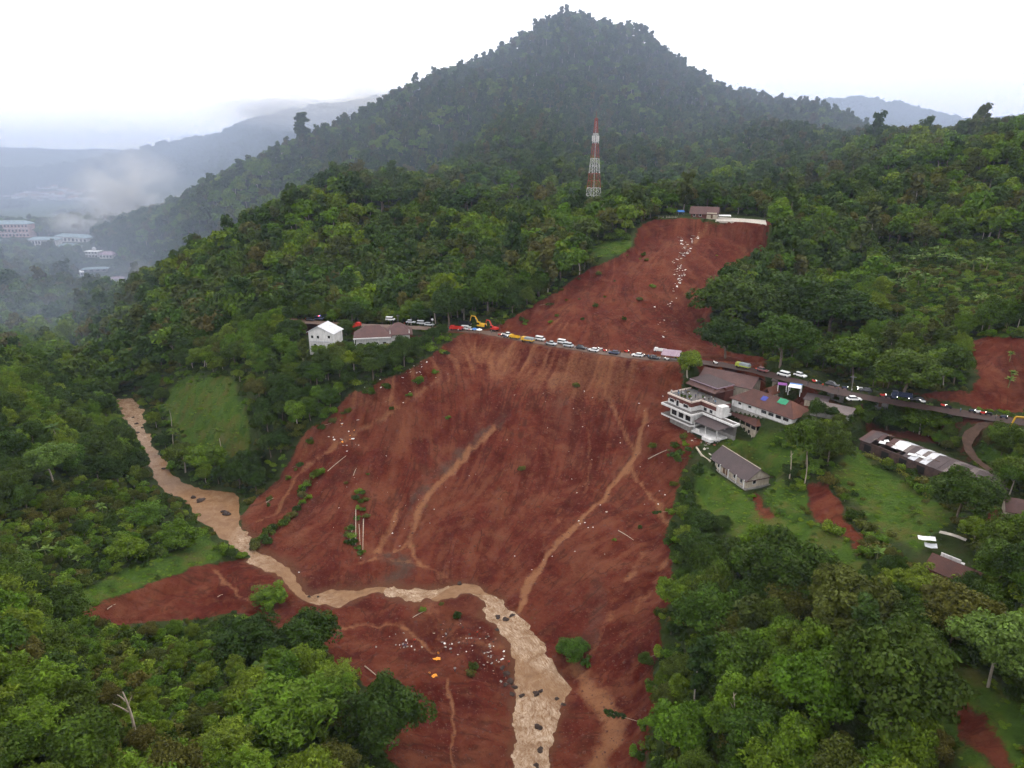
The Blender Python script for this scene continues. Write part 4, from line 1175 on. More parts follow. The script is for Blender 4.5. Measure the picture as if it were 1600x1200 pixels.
def build_forest():
    X, Y, K, S, RZ = [], [], [], [], []
    # trees
    for y0, y1, step, seed in ((62, 260, 5.2, 1), (260, 420, 5.6, 2), (420, 660, 6.6, 3), (660, 1150, 8.0, 4)):
        x, y, rg = jitter_grid(y0, y1, step, seed)
        z = zat(x, y)
        k = in_view(x, y, z) & open_ground(x, y)
        x, y, z = x[k], y[k], z[k]
        k = seen(x, y, z + 9)
        x, y, z = x[k], y[k], z[k]
        u, v, f = proj(x, y, z)
        n = len(x)
        # stands of one kind: slow noise picks the kind
        s1 = fbm(x / 38, y / 38, 700, 2) + .35 * rg.normal(size=n) * .6
        s2 = fbm(x / 55, y / 55, 720, 2)
        kinds = np.empty(n, object)
        near = y < 330
        kinds[:] = 'broad_mid'
        kinds[s1 > .12] = 'broad_dark'; kinds[s1 < -.18] = 'broad_light'
        kinds[(s1 > -.18) & (s1 < -.08)] = 'broad_olive'
        kinds[(s2 > .22) & (rg.random(n) < .55)] = 'bamboo'
        kinds[(rg.random(n) < .025)] = 'umbrella'
        kinds[near & (rg.random(n) < .012)] = 'palm'
        kinds[(rg.random(n) < .03)] = 'slim'
        far = ~near
        r = rg.random(n)
        kinds[far] = 'far_broad'
        kinds[far & (s1 < -.12)] = 'far_olive'
        kinds[far & (s1 < -.36)] = 'far_light'
        kinds[far & (s1 > .1) & (rg.random(n) < .07)] = 'far_light'
        mount = far & (y > 560) & (zat(x, y) > 95)
        kinds[mount & (r < .45)] = 'far_slim'
        kinds[far & ~mount & (r < .08)] = 'far_slim'
        scl = rg.uniform(.62, 1.18, n) * (1 + .15 * fbm(x / 60, y / 60, 740, 2))
        scl = np.where(near, scl * .95, scl * rg.uniform(.9, 1.45, n))
        scl = np.where(mount, np.minimum(scl, 1.12), scl)
        # low scrub on the open hillsides
        scrub = np.zeros(n, bool)
        for sp in SCRUB: scrub |= in_poly(u, v, sp)
        scl = np.where(scrub, scl * rg.uniform(.28, .55, n), scl)
        feathery = in_poly(u, v, [(-80, 540), (110, 535), (225, 620), (235, 730), (100, 740), (-80, 700)]) | in_poly(u, v, [(-60, 1040), (110, 1020), (130, 1210), (-60, 1210)])
        kinds[feathery & (rg.random(n) < .55)] = 'bamboo'
        kinds[scrub & near & (rg.random(n) < .7)] = 'broad_light'
        kinds[scrub & near & (rg.random(n) < .25)] = 'broad_olive'
        # gaps
        keep = rg.random(n) > .06
        openhill = gsample(hill_sd, x, y) > 0
        keep &= ~(openhill & (rg.random(n) < .45))
        scl = np.where(openhill, scl * .8, scl)
        for tx, ty, tr in TAKEN: keep &= (x - tx) ** 2 + (y - ty) ** 2 > (tr * .85) ** 2
        hh = np.array([KIT[q][0][3] for q in kinds]) * scl; ww = np.array([KIT[q][0][4] for q in kinds]) * scl
        bad = blocked(x, y, z, hh, ww)
        # where a tall plant would hide an open view, a lower one grows
        for shrink in (.6, .35):
            scl = np.where(bad, scl * shrink / (1 if shrink == .6 else .6), scl)
            hh2 = np.array([KIT[q][0][3] for q in kinds]) * scl; ww2 = np.array([KIT[q][0][4] for q in kinds]) * scl
            bad = blocked(x, y, z, hh2, ww2)
        keep &= ~bad
        X.append(x[keep]); Y.append(y[keep]); K.append(kinds[keep]); S.append(scl[keep]); RZ.append(rg.uniform(0, 6.28, keep.sum()))
    x, y, k, s, rz = map(np.concatenate, (X, Y, K, S, RZ))
    z = zat(x, y)
    u, v, f = proj(x, y, z + 5 * s)
    size = s / f * ((u > -20) & (u < 1620) & (v < 1215)) * seen(x, y, z + 5)
    var = np.random.default_rng(5).integers(0, 12, len(x))
    NM = {'palm': ('palm_tree', 'palm'), 'bamboo': ('bamboo_clump', 'bamboo'), 'slim': ('tall_tree', 'tree'), 'umbrella': ('spreading_tree', 'tree')}
    order = np.argsort(-size)
    count = {}
    single = np.zeros(len(x), bool)
    for i in order:
        kind = k[i]
        if size[i] <= 0 or y[i] > 330: continue
        nm, cat = NM.get(kind, ('broadleaf_tree', 'tree'))
        c = count.get(nm, 0)
        if c >= (245 if nm == 'broadleaf_tree' else 120): continue
        count[nm] = c + 1; single[i] = True
        w = {'broad_dark': 'dark green leafy tree', 'broad_mid': 'mid green leafy tree', 'broad_light': 'light green leafy tree', 'broad_olive': 'olive leafy tree', 'bamboo': 'feathery bamboo clump', 'slim': 'slender tall tree', 'palm': 'palm tree', 'umbrella': 'flat spreading tree'}[kind]
        lab = w + ' ' + place_of(u[i], v[i]); grp = 'woods: ' + lab
        plant(kind, int(var[i]), (x[i], y[i], z[i] - .1), rz[i], (s[i], s[i], s[i] * (0.9 + .25 * h2(np.array([i]), np.array([3]), 1)[0])), lab, cat, grp, nm)
    r = ~single & (k != 'palm')
    idx = np.array([KIT_IDX[KIT[a][b % len(KIT[a])][5]] for a, b in zip(k[r], var[r])])
    sc3 = np.stack([s[r], s[r], s[r] * np.random.default_rng(6).uniform(.85, 1.2, r.sum())], 1)
    P = np.stack([x[r], y[r], z[r] - .1], 1)
    mnt = P[:, 1] > 560
    scatter('forest', P[~mnt], idx[~mnt], rz[r][~mnt], sc3[~mnt], 'dense green forest on the slopes behind the road', 'forest')
    scatter('mountain_forest', P[mnt], idx[mnt], rz[r][mnt], sc3[mnt], 'hazy forest of slender trees covering the mountain', 'forest')
    # far wooded ridges
    xs, ys = [], []
    for y0, y1, step, seed in ((1150, 2100, 15, 21), (2100, 3000, 22, 22)):
        a, b, rg = jitter_grid(y0, y1, step, seed)
        kk = in_view(a, b, zat(a, b), 40); a, b = a[kk], b[kk]
        kk = seen(a, b, zat(a, b) + 12); xs.append(a[kk]); ys.append(b[kk])
    a, b = np.concatenate(xs), np.concatenate(ys); c = zat(a, b)
    wood = (c > 62) | (fbm(a / 160, b / 160, 770, 3) > .08)
    a, b, c = a[wood], b[wood], c[wood]
    rg = np.random.default_rng(31)
    id2 = np.array([KIT_IDX['haze_tree_00'], KIT_IDX['haze_tree_01']])[rg.integers(0, 2, len(a))]
    s2 = rg.uniform(.6, 1.9, len(a)) * np.where(b > 2100, 1.4, 1.0)
    scatter('ridge_forest', np.stack([a, b, c - .5], 1), id2, rg.uniform(0, 6.28, len(a)), np.stack([s2, s2, s2], 1), 'bluish hazy wood on the far ridges', 'forest')
    # undergrowth
    PX, PYY, SC, ID = [], [], [], []
    bushes = [KIT_IDX[e[5]] for e in KIT['bush']]
    for y0, y1, step, seed in ((60, 200, 2.6, 41), (200, 340, 3.2, 42), (340, 560, 5.0, 43)):
        a, b, rg = jitter_grid(y0, y1, step, seed)
        kk = in_view(a, b, zat(a, b), 60) & open_ground(a, b, .0, -2.2, .4, 3.8)
        a, b = a[kk], b[kk]
        kk = seen(a, b, zat(a, b) + 2); a, b = a[kk], b[kk]
        sc = rg.uniform(.5, 1.3, len(a)) ** 1.3 * (1 if y0 < 300 else 1.5)
        kk = ~blocked(a, b, zat(a, b), 2.1 * sc, 2.4 * sc)
        sc = np.where(kk, sc, sc * .45)
        kk |= rg.random(len(a)) < .35
        g = fbm(a / 30, b / 30, 790, 2) + .3 * rg.normal(size=len(a))
        ii = np.array(bushes)[np.clip(((g + .75) / 1.5 * 4).astype(int), 0, 3)]
        PX.append(a[kk]); PYY.append(b[kk]); SC.append(sc[kk]); ID.append(ii[kk])
    a, b, sc, ii = map(np.concatenate, (PX, PYY, SC, ID))
    scatter('undergrowth', np.stack([a, b, zat(a, b) - .25], 1), ii, np.random.default_rng(8).uniform(0, 6.28, len(a)), np.stack([sc, sc, sc * .9], 1), 'tangled green undergrowth between the trees', 'undergrowth')
    print('forest', len(x), single.sum(), count, 'ridge', len(id2), 'bush', len(a))

# ------------------------------------------------------------------ air
def build_haze():
    m = bpy.data.materials.new('haze'); m.use_nodes = True
    nt = m.node_tree; nt.nodes.clear()
    out = nt.nodes.new('ShaderNodeOutputMaterial'); pv = nt.nodes.new('ShaderNodeVolumePrincipled')
    pv.inputs['Color'].default_value = (.62, .75, 1.0, 1)
    pv.inputs['Density'].default_value = 0.00006
    pv.inputs['Anisotropy'].default_value = 0.0
    nt.links.new(pv.outputs[0], out.inputs['Volume'])
    x0, x1, y0, y1, z0, z1 = -15200, 15200, -15200, 15200, -9.0, 350.0
    V = [(x, y, z) for z in (z0, z1) for y in (y0, y1) for x in (x0, x1)]
    Q = [(0, 2, 3, 1), (4, 5, 7, 6), (0, 1, 5, 4), (1, 3, 7, 5), (3, 2, 6, 7), (2, 0, 4, 6)]
    me = mesh_np('haze', V, Q, m)
    tag(put(bpy.data.objects.new('haze', me)), 'thin bluish haze in the valley air', 'haze', kind='stuff')
# ------------------------------------------------------------------ builder for man-made things
class MB:
    """collects shapes into one mesh"""
    def __init__(self): self.v, self.f = [], []
    def add(self, V, Fs):
        k = len(self.v); self.v += [tuple(map(float, p)) for p in V]; self.f += [tuple(i + k for i in f) for f in Fs]; return self
    def box(self, x0, x1, y0, y1, z0, z1):
        V = [(x0, y0, z0), (x1, y0, z0), (x1, y1, z0), (x0, y1, z0), (x0, y0, z1), (x1, y0, z1), (x1, y1, z1), (x0, y1, z1)]
        return self.add(V, [(0, 3, 2, 1), (4, 5, 6, 7), (0, 1, 5, 4), (1, 2, 6, 5), (2, 3, 7, 6), (3, 0, 4, 7)])
    def prism(self, poly, z0, z1):
        n = len(poly)
        V = [(x, y, z0) for x, y in poly] + [(x, y, z1) for x, y in poly]
        return self.add(V, [tuple(range(n))[::-1], tuple(range(n, 2 * n))] + [(i, (i + 1) % n, n + (i + 1) % n, n + i) for i in range(n)])
    def bar(self, a, b, r, r2=None, sides=5):
        a, b = np.asarray(a, float), np.asarray(b, float)
        d = b - a; d /= np.linalg.norm(d) + 1e-9
        ref = np.array([0, 0, 1.]) if abs(d[2]) < .9 else np.array([1., 0, 0])
        t = np.cross(d, ref); t /= np.linalg.norm(t); s = np.cross(d, t)
        r2 = r if r2 is None else r2
        an = np.linspace(0, 2 * math.pi, sides, endpoint=False) + .4
        V = [a + r * (math.cos(q) * t + math.sin(q) * s) for q in an] + [b + r2 * (math.cos(q) * t + math.sin(q) * s) for q in an]
        n = sides
        return self.add(V, [tuple(range(n))[::-1], tuple(range(n, 2 * n))] + [(i, (i + 1) % n, n + (i + 1) % n, n + i) for i in range(n)])
    def slab(self, quad, t):
        """a sheet through four points, thickened downwards by t"""
        q = [np.asarray(p, float) for p in quad]
        n = np.cross(q[1] - q[0], q[2] - q[0]); n /= np.linalg.norm(n) + 1e-9
        if n[2] < 0: n = -n
        k = len(q)
        V = list(q) + [p - n * t for p in q]
        return self.add(V, [tuple(range(k)), tuple(range(k, 2 * k))[::-1]] + [(i, k + i, k + (i + 1) % k, (i + 1) % k) for i in range(k)])
    def gable(self, x0, x1, y0, y1, ze, zr, ov=.5, t=.18, yr=None):
        """two roof sheets with the ridge along x"""
        ym = (y0 + y1) / 2 if yr is None else yr
        sl = (zr - ze) / (ym - y0)
        self.slab([(x0 - ov, y0 - ov, ze - ov * sl), (x1 + ov, y0 - ov, ze - ov * sl), (x1 + ov, ym, zr), (x0 - ov, ym, zr)], t)
        sl2 = (zr - ze) / (y1 - ym)
        self.slab([(x0 - ov, ym, zr + .003), (x1 + ov, ym, zr + .003), (x1 + ov, y1 + ov, ze - ov * sl2), (x0 - ov, y1 + ov, ze - ov * sl2)], t)
        return self
    def hip(self, x0, x1, y0, y1, ze, zr, ov=.5, t=.2, k=1.0):
        x0 -= ov; x1 += ov; y0 -= ov; y1 += ov
        ym = (y0 + y1) / 2; hx = min((y1 - y0) / 2 * k, (x1 - x0) / 2 - .2)
        a, b, c, d = (x0, y0, ze), (x1, y0, ze), (x1, y1, ze), (x0, y1, ze)
        e, f = (x0 + hx, ym, zr), (x1 - hx, ym, zr)
        V = [a, b, c, d, e, f] + [(p[0], p[1], p[2] - t) for p in (a, b, c, d)]
        return self.add(V, [(0, 1, 5, 4), (1, 2, 5), (2, 3, 4, 5), (3, 0, 4), (0, 6, 7, 1), (1, 7, 8, 2), (2, 8, 9, 3), (3, 9, 6, 0), (9, 8, 7, 6)])
    def gable_end(self, x, y0, y1, ze, zr, t=.2):
        ym = (y0 + y1) / 2
        V = [(x, y0, ze), (x, y1, ze), (x, ym, zr), (x + t, y0, ze), (x + t, y1, ze), (x + t, ym, zr)]
        return self.add(V, [(0, 1, 2), (3, 5, 4), (0, 3, 4, 1), (1, 4, 5, 2), (2, 5, 3, 0)])
    def ball(self, c, r, n=8, m=5, sq=(1, 1, 1)):
        V, Fs = [], []
        for i in range(m + 1):
            th = math.pi * i / m
            for j in range(n):
                ph = 2 * math.pi * j / n
                V.append((c[0] + r * sq[0] * math.sin(th) * math.cos(ph), c[1] + r * sq[1] * math.sin(th) * math.sin(ph), c[2] + r * sq[2] * math.cos(th)))
        for i in range(m):
            for j in range(n):
                Fs.append((i * n + j, (i + 1) * n + j, (i + 1) * n + (j + 1) % n, i * n + (j + 1) % n))
        return self.add(V, Fs)
    def wheel(self, c, r, w):
        return self.bar((c[0], c[1] - w / 2, c[2]), (c[0], c[1] + w / 2, c[2]), r, sides=12)
    def mesh(self, name, mat, smooth=False):
        me = bpy.data.meshes.new(name); me.from_pydata(self.v, [], self.f)
        me.materials.append(mat)
        if smooth: me.polygons.foreach_set('use_smooth', np.ones(len(me.polygons), bool))
        me.update(); return me
    def build(self, name, mat, parent=None, smooth=False):
        return put(bpy.data.objects.new(name, self.mesh(name, mat, smooth)), parent)

def part(name, mesh, parent):
    return put(bpy.data.objects.new(name, mesh), parent)

def copy_tree(o, loc, rz, label, group=None, scale=None):
    c = o.copy(); COL.objects.link(c)
    c.location = loc; c.rotation_euler = (0, 0, rz)
    c['label'] = label
    if group: c['group'] = group
    if scale: c.scale = scale
    for ch in list(o.children):
        a = ch.copy(); COL.objects.link(a); a.parent = c
        for g in list(ch.children):
            b = g.copy(); COL.objects.link(b); b.parent = a
    return c

# materials
def roof_mat(name, col, col2, rough=.8, rib=1.2, bump=.35):
    m, nt, bs = new_mat(name)
    tc = nt.nodes.new('ShaderNodeTexCoord').outputs['Object']
    n1 = noise_n(nt, tc, .35, 5, .65); n2 = noise_n(nt, tc, 2.4, 4, .6)
    c = ramp_n(nt, maprange(nt, n1, .3, .7), [(0, col), (1, col2)])
    c = mixc(nt, maprange(nt, n2, .55, .8, 0, .5), c, tuple(x * .55 for x in col))
    c = mixc(nt, maprange(nt, n2, .42, .22, 0, .35), c, tuple(min(1, x * 1.6 + .02) for x in col2))
    c = mixc(nt, maprange(nt, noise_n(nt, tc, .9, 4, .7, 1.0), .55, .75, 0, .55), c, (.045, .040, .034))
    nt.links.new(c, bs.inputs['Base Color']); bs.inputs['Roughness'].default_value = rough; bs.inputs['Specular IOR Level'].default_value = .25
    w = nt.nodes.new('ShaderNodeTexWave'); w.inputs['Scale'].default_value = rib; w.inputs['Distortion'].default_value = .6; nt.links.new(tc, w.inputs['Vector'])
    b = nt.nodes.new('ShaderNodeBump'); b.inputs['Strength'].default_value = bump; b.inputs['Distance'].default_value = .08
    nt.links.new(w.outputs['Fac'], b.inputs['Height']); nt.links.new(b.outputs[0], bs.inputs['Normal'])
    return m
def emit_mat(name, col, s):
    m, nt, bs = new_mat(name)
    bs.inputs['Base Color'].default_value = (*col, 1); bs.inputs['Emission Color'].default_value = (*col, 1); bs.inputs['Emission Strength'].default_value = s
    return m
M = dict(
    white=simple_mat('white_plaster', (.62, .61, .60), .8, .22, .5, .1), cream=simple_mat('cream_plaster', (.44, .38, .30), .85, .3, .5, .1), grey=simple_mat('grey_concrete', (.26, .245, .23), .9, .35, .6, .2),
    dgrey=simple_mat('dark_concrete', (.12, .11, .105), .9, .4, .6, .2), maroon=simple_mat('maroon_paint', (.105, .035, .028), .75, .3, .6), glass=simple_mat('window_glass', (.018, .02, .022), .15, .3, .5, spec=.5),
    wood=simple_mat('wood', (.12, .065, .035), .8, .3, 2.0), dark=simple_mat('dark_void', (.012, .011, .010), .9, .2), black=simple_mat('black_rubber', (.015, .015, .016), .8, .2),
    roof_dark=roof_mat('roof_dark_slate', (.060, .045, .046), (.085, .062, .062)), roof_brown=roof_mat('roof_brown', (.075, .042, .040), (.115, .062, .055)), roof_red=roof_mat('roof_red_tile', (.058, .027, .023), (.098, .041, .031)),
    roof_orange=roof_mat('roof_orange_tile', (.085, .034, .023), (.145, .054, .033)), roof_grey=roof_mat('roof_grey_sheet', (.115, .09, .085), (.155, .125, .118)), roof_pale=roof_mat('roof_pale_sheet', (.46, .47, .50), (.58, .58, .60), rib=2.0),
    roof_teal=roof_mat('roof_teal', (.16, .22, .25), (.22, .28, .30)), roof_lav=roof_mat('roof_lavender_sheet', (.24, .17, .22), (.33, .25, .29), rib=2.0), roof_terra=roof_mat('roof_terracotta', (.24, .10, .06), (.34, .16, .10)),
    sheet=roof_mat('white_sheet', (.66, .66, .66), (.78, .77, .75), rib=2.0), brick=simple_mat('red_brick', (.20, .075, .05), .9, .4, 2.0, .3), rust=simple_mat('rusty_iron', (.16, .07, .04), .9, .4, 1.5),
    tower_red=simple_mat('tower_red_paint', (.33, .055, .035), .6, .2), tower_white=simple_mat('tower_white_paint', (.66, .65, .63), .6, .15), steel=simple_mat('grey_steel', (.28, .28, .28), .6, .2),
    yellow=simple_mat('yellow_paint', (.62, .36, .02), .5, .15), red=simple_mat('red_paint', (.48, .03, .02), .5, .15), blue=simple_mat('blue_tarp', (.045, .16, .42), .6, .2), green=simple_mat('green_tarp', (.02, .22, .11), .6, .2), navy=simple_mat('navy_tarp', (.04, .05, .26), .6, .2),
    purple=simple_mat('purple_tarp', (.16, .035, .19), .6, .2), orange=simple_mat('orange_cloth', (.80, .30, .03), .7, .15), carwhite=simple_mat('white_car_paint', (.70, .70, .69), .3, .08, spec=.5), carblack=simple_mat('black_car_paint', (.02, .02, .025), .25, .1, spec=.5),
    carsilver=simple_mat('silver_car_paint', (.42, .44, .45), .3, .1, spec=.5), carnavy=simple_mat('dark_blue_car_paint', (.035, .045, .09), .3, .1, spec=.5), carred=simple_mat('dark_red_car_paint', (.13, .02, .018), .3, .1, spec=.5), cargreen=simple_mat('yellow_green_paint', (.30, .34, .05), .5, .15),
    tarpgrey=simple_mat('grey_tarp', (.22, .25, .26), .7, .25), debris=simple_mat('debris_white', (.40, .36, .31), .85, .4, .8), rock=simple_mat('river_rock', (.050, .035, .029), .9, .45, .7, .5, spec=.08), log=simple_mat('bare_log', (.38, .31, .24), .85, .3, 2.0, .3),
    lamp=emit_mat('lit_lamp', (1.0, .86, .62), 9.0), head=emit_mat('lit_headlight', (1.0, .95, .85), 7.0), tail=emit_mat('lit_red_light', (1.0, .12, .05), 5.0), bluel=emit_mat('lit_blue_light', (.2, .22, 1.0), 5.0), warm=emit_mat('lit_warm_glow', (1.0, .62, .36), 3.5),
)

def person_mat(name, shirt, trousers, cap=(.012, .010, .009)):
    m, nt, bs = new_mat(name)
    tc = nt.nodes.new('ShaderNodeTexCoord').outputs['Object']
    sx = nt.nodes.new('ShaderNodeSeparateXYZ'); nt.links.new(tc, sx.inputs[0])
    c = ramp_n(nt, maprange(nt, sx.outputs[2], 0, 1.7), [(0, (.03, .025, .02)), (.05, trousers), (.52, shirt), (.845, (.20, .11, .07)), (.935, cap)])
    nt.nodes[-1] if False else None
    for n in nt.nodes:
        if n.type == 'VALTORGB': n.color_ramp.interpolation = 'CONSTANT'
    nt.links.new(c, bs.inputs['Base Color']); bs.inputs['Roughness'].default_value = .85
    return m

def skin_body(name, joints, bones, radii):
    """one continuous figure grown round a joint skeleton"""
    me = bpy.data.meshes.new(name); me.from_pydata(joints, bones, []); me.update()
    ob = bpy.data.objects.new(name, me); COL.objects.link(ob)
    md = ob.modifiers.new('skin', 'SKIN'); md.use_smooth_shade = True
    for v, r in zip(me.skin_vertices[0].data, radii): v.radius = (r, r) if not hasattr(r, '__len__') else r
    me.skin_vertices[0].data[0].use_root = True
    ob.modifiers.new('sub', 'SUBSURF').levels = 1
    dg = bpy.context.evaluated_depsgraph_get()
    out = bpy.data.meshes.new_from_object(ob.evaluated_get(dg))
    bpy.data.objects.remove(ob); out.name = name
    return out

def person_meshes():
    base = []
    def pose(arm_l, arm_r, stride, lean=0.0):
        J = [(0, 0, .93), (0, lean * .5, 1.18), (0, lean, 1.40), (0, lean, 1.50), (0, lean + .02, 1.60), (0, lean + .01, 1.70),
             (.09, 0, .90), (.11, stride * .5, .50), (.11, stride, .07), (.11, stride + .12, .04), (-.09, 0, .90), (-.11, -stride * .35, .50), (-.11, -stride, .07), (-.11, -stride + .12, .04),
             (.18, lean, 1.40), *arm_l, (-.18, lean, 1.40), *arm_r]
        Bn = [(0, 1), (1, 2), (2, 3), (3, 4), (4, 5), (0, 6), (6, 7), (7, 8), (8, 9), (0, 10), (10, 11), (11, 12), (12, 13), (2, 14), (14, 15), (15, 16), (2, 17), (17, 18), (18, 19)]
        Rr = [(.15, .11), (.15, .11), (.16, .11), .06, .095, .07, .085, .065, .045, .04, .085, .065, .045, .04, .065, .05, .035, .065, .05, .035]
        return J, Bn, Rr
    hang_l = [(.25, .02, 1.14), (.26, .08, .88)]; hang_r = [(-.25, .02, 1.14), (-.26, .08, .88)]
    base.append(pose(hang_l, hang_r, .04))
    base.append(pose([(.27, .05, 1.16), (.12, .24, 1.22)], hang_r, .20))
    base.append(pose([(.24, .16, 1.16), (.16, .36, 1.10)], [(-.24, .16, 1.16), (-.16, .36, 1.10)], .10, .06))
    return [skin_body('person_body', *b) for b in base]
# ------------------------------------------------------------------ houses
def frame_from(a, b, z):
    A, B = Pz(*a, z), Pz(*b, z)
    return A, math.atan2(B[1] - A[1], B[0] - A[0]), float(np.hypot(*(B - A)[:2]))

def window(parent, x, y, z, w, h, side='y', mat='white', n=1):
    """a framed window set 6 cm proud of a wall; side says which way the wall runs"""
    f = MB(); p = MB(); fw = .12
    if side == 'y':      # wall faces -y
        for a, b, c, d in ((x, x + w, z, z + fw), (x, x + w, z + h - fw, z + h), (x, x + fw, z + fw, z + h - fw), (x + w - fw, x + w, z + fw, z + h - fw)):
            f.box(a, b, y - .08, y + .04, c, d)
        p.box(x + fw, x + w - fw, y - .03, y + .02, z + fw, z + h - fw)
    else:                # wall faces +x
        for a, b, c, d in ((x, x + w, z, z + fw), (x, x + w, z + h - fw, z + h), (x, x + fw, z + fw, z + h - fw), (x + w - fw, x + w, z + fw, z + h - fw)):
            f.box(y - .04, y + .08, a, b, c, d)
        p.box(y - .02, y + .03, x + fw, x + w - fw, z + fw, z + h - fw)
    o = f.build('window', M[mat], parent)
    p.build('pane', M['glass'], o)
    return o

def door(parent, x, y, z, w, h):
    o = MB().box(x, x + w, y - .06, y + .02, z, z + h).build('door', M['wood'], parent)
    MB().box(x + w - .2, x + w - .1, y - .1, y - .062, z + h * .45, z + h * .45 + .12).build('handle', M['steel'], o)

def set_pads():
    pad([(1100, 728), (1164, 768), (1196, 752), (1132, 705)], 25)
    O = Pz(1033, 645, 32); c, s = math.cos(R(-59)), math.sin(R(-59))
    loc = lambda x0, x1, y0, y1: [(O[0] + x * c - y * s, O[1] + x * s + y * c) for x, y in ((x0, y0), (x1, y0), (x1, y1), (x0, y1))]
    pad([(1136, 664), (1184, 690), (1200, 680), (1150, 652)], 30.3, 0, 3)
    pad([(1140, 634), (1228, 665), (1262, 650), (1200, 610), (1150, 610)], 37.5)
    pad(None, 37.0, 0, 3, loc(-2, 14, 14.5, 22))
    pad(None, 30.0, 0, 3, loc(1, 30, 1.5, 12.5))
    pad(None, 29.0, 0, 6, loc(0, 28, -6, 1.5))
    pad([(1338, 700), (1478, 755), (1580, 760), (1440, 680), (1375, 672)], 35.5)
    pad([(1436, 880), (1470, 915), (1505, 905), (1490, 865), (1440, 850)], 36.5)
    pad([(478, 545), (525, 545), (525, 520), (478, 520)], 39.5)
    pad([(556, 545), (650, 540), (660, 520), (560, 520)], 39.5)
    pad([(470, 566), (660, 560), (655, 546), (470, 546)], 36.0, 0, 5)
    pad([(1070, 340), (1130, 345), (1205, 352), (1200, 340), (1100, 332)], 81.0, 0, 3)
    pad([(1265, 648), (1325, 655), (1330, 632), (1268, 628)], 41)
    pad([(1566, 812), (1625, 825), (1640, 790), (1575, 785)], 39.0)

def build_dark_roof_house():
    A, yaw, L = frame_from((1111, 728), (1164, 764), 25.0)
    t = thing('dark_roof_house', (A[0], A[1], 25), yaw, 'small cream house with dark slate roof beside the lawn', 'house')
    L, D = 17.0, 8.2
    MB().box(-.6, L + .6, -.6, D + .3, -2.4, .35).build('plinth', M['grey'], t)
    w = MB().box(0, L, 0, D, .35, 3.2)
    w.gable_end(0, 0, D, 3.2, 5.9); w.gable_end(L - .2, 0, D, 3.2, 5.9)
    w.build('wall', M['cream'], t)
    r = MB().gable(0, L, 0, D, 3.2, 6.1, .7, .16).build('roof', M['roof_dark'], t)
    MB().bar((-.7, D / 2, 6.16), (L + .7, D / 2, 6.16), .12).build('ridge_cap', M['cream'], r)
    MB().box(L + .702, L + .80, -.7, D + .7, 2.75, 2.98).build('gable_trim', M['roof_red'], r)
    for x in (1.0, 3.2, 11.0, 14.2): window(t, x, 0, 1.1, 1.1, 1.7)
    door(t, 6.0, 0, .36, 1.1, 2.3); door(t, 7.5, 0, .36, 1.1, 2.3)
    window(t, 2.2, L, 1.2, 1.3, 1.4, 'x')
    for x in (0.2, 5.2, 9.2, 13.0, 16.6): MB().box(x, x + .25, -.75, -.5, .35, 3.0).build('post', M['white'], t)

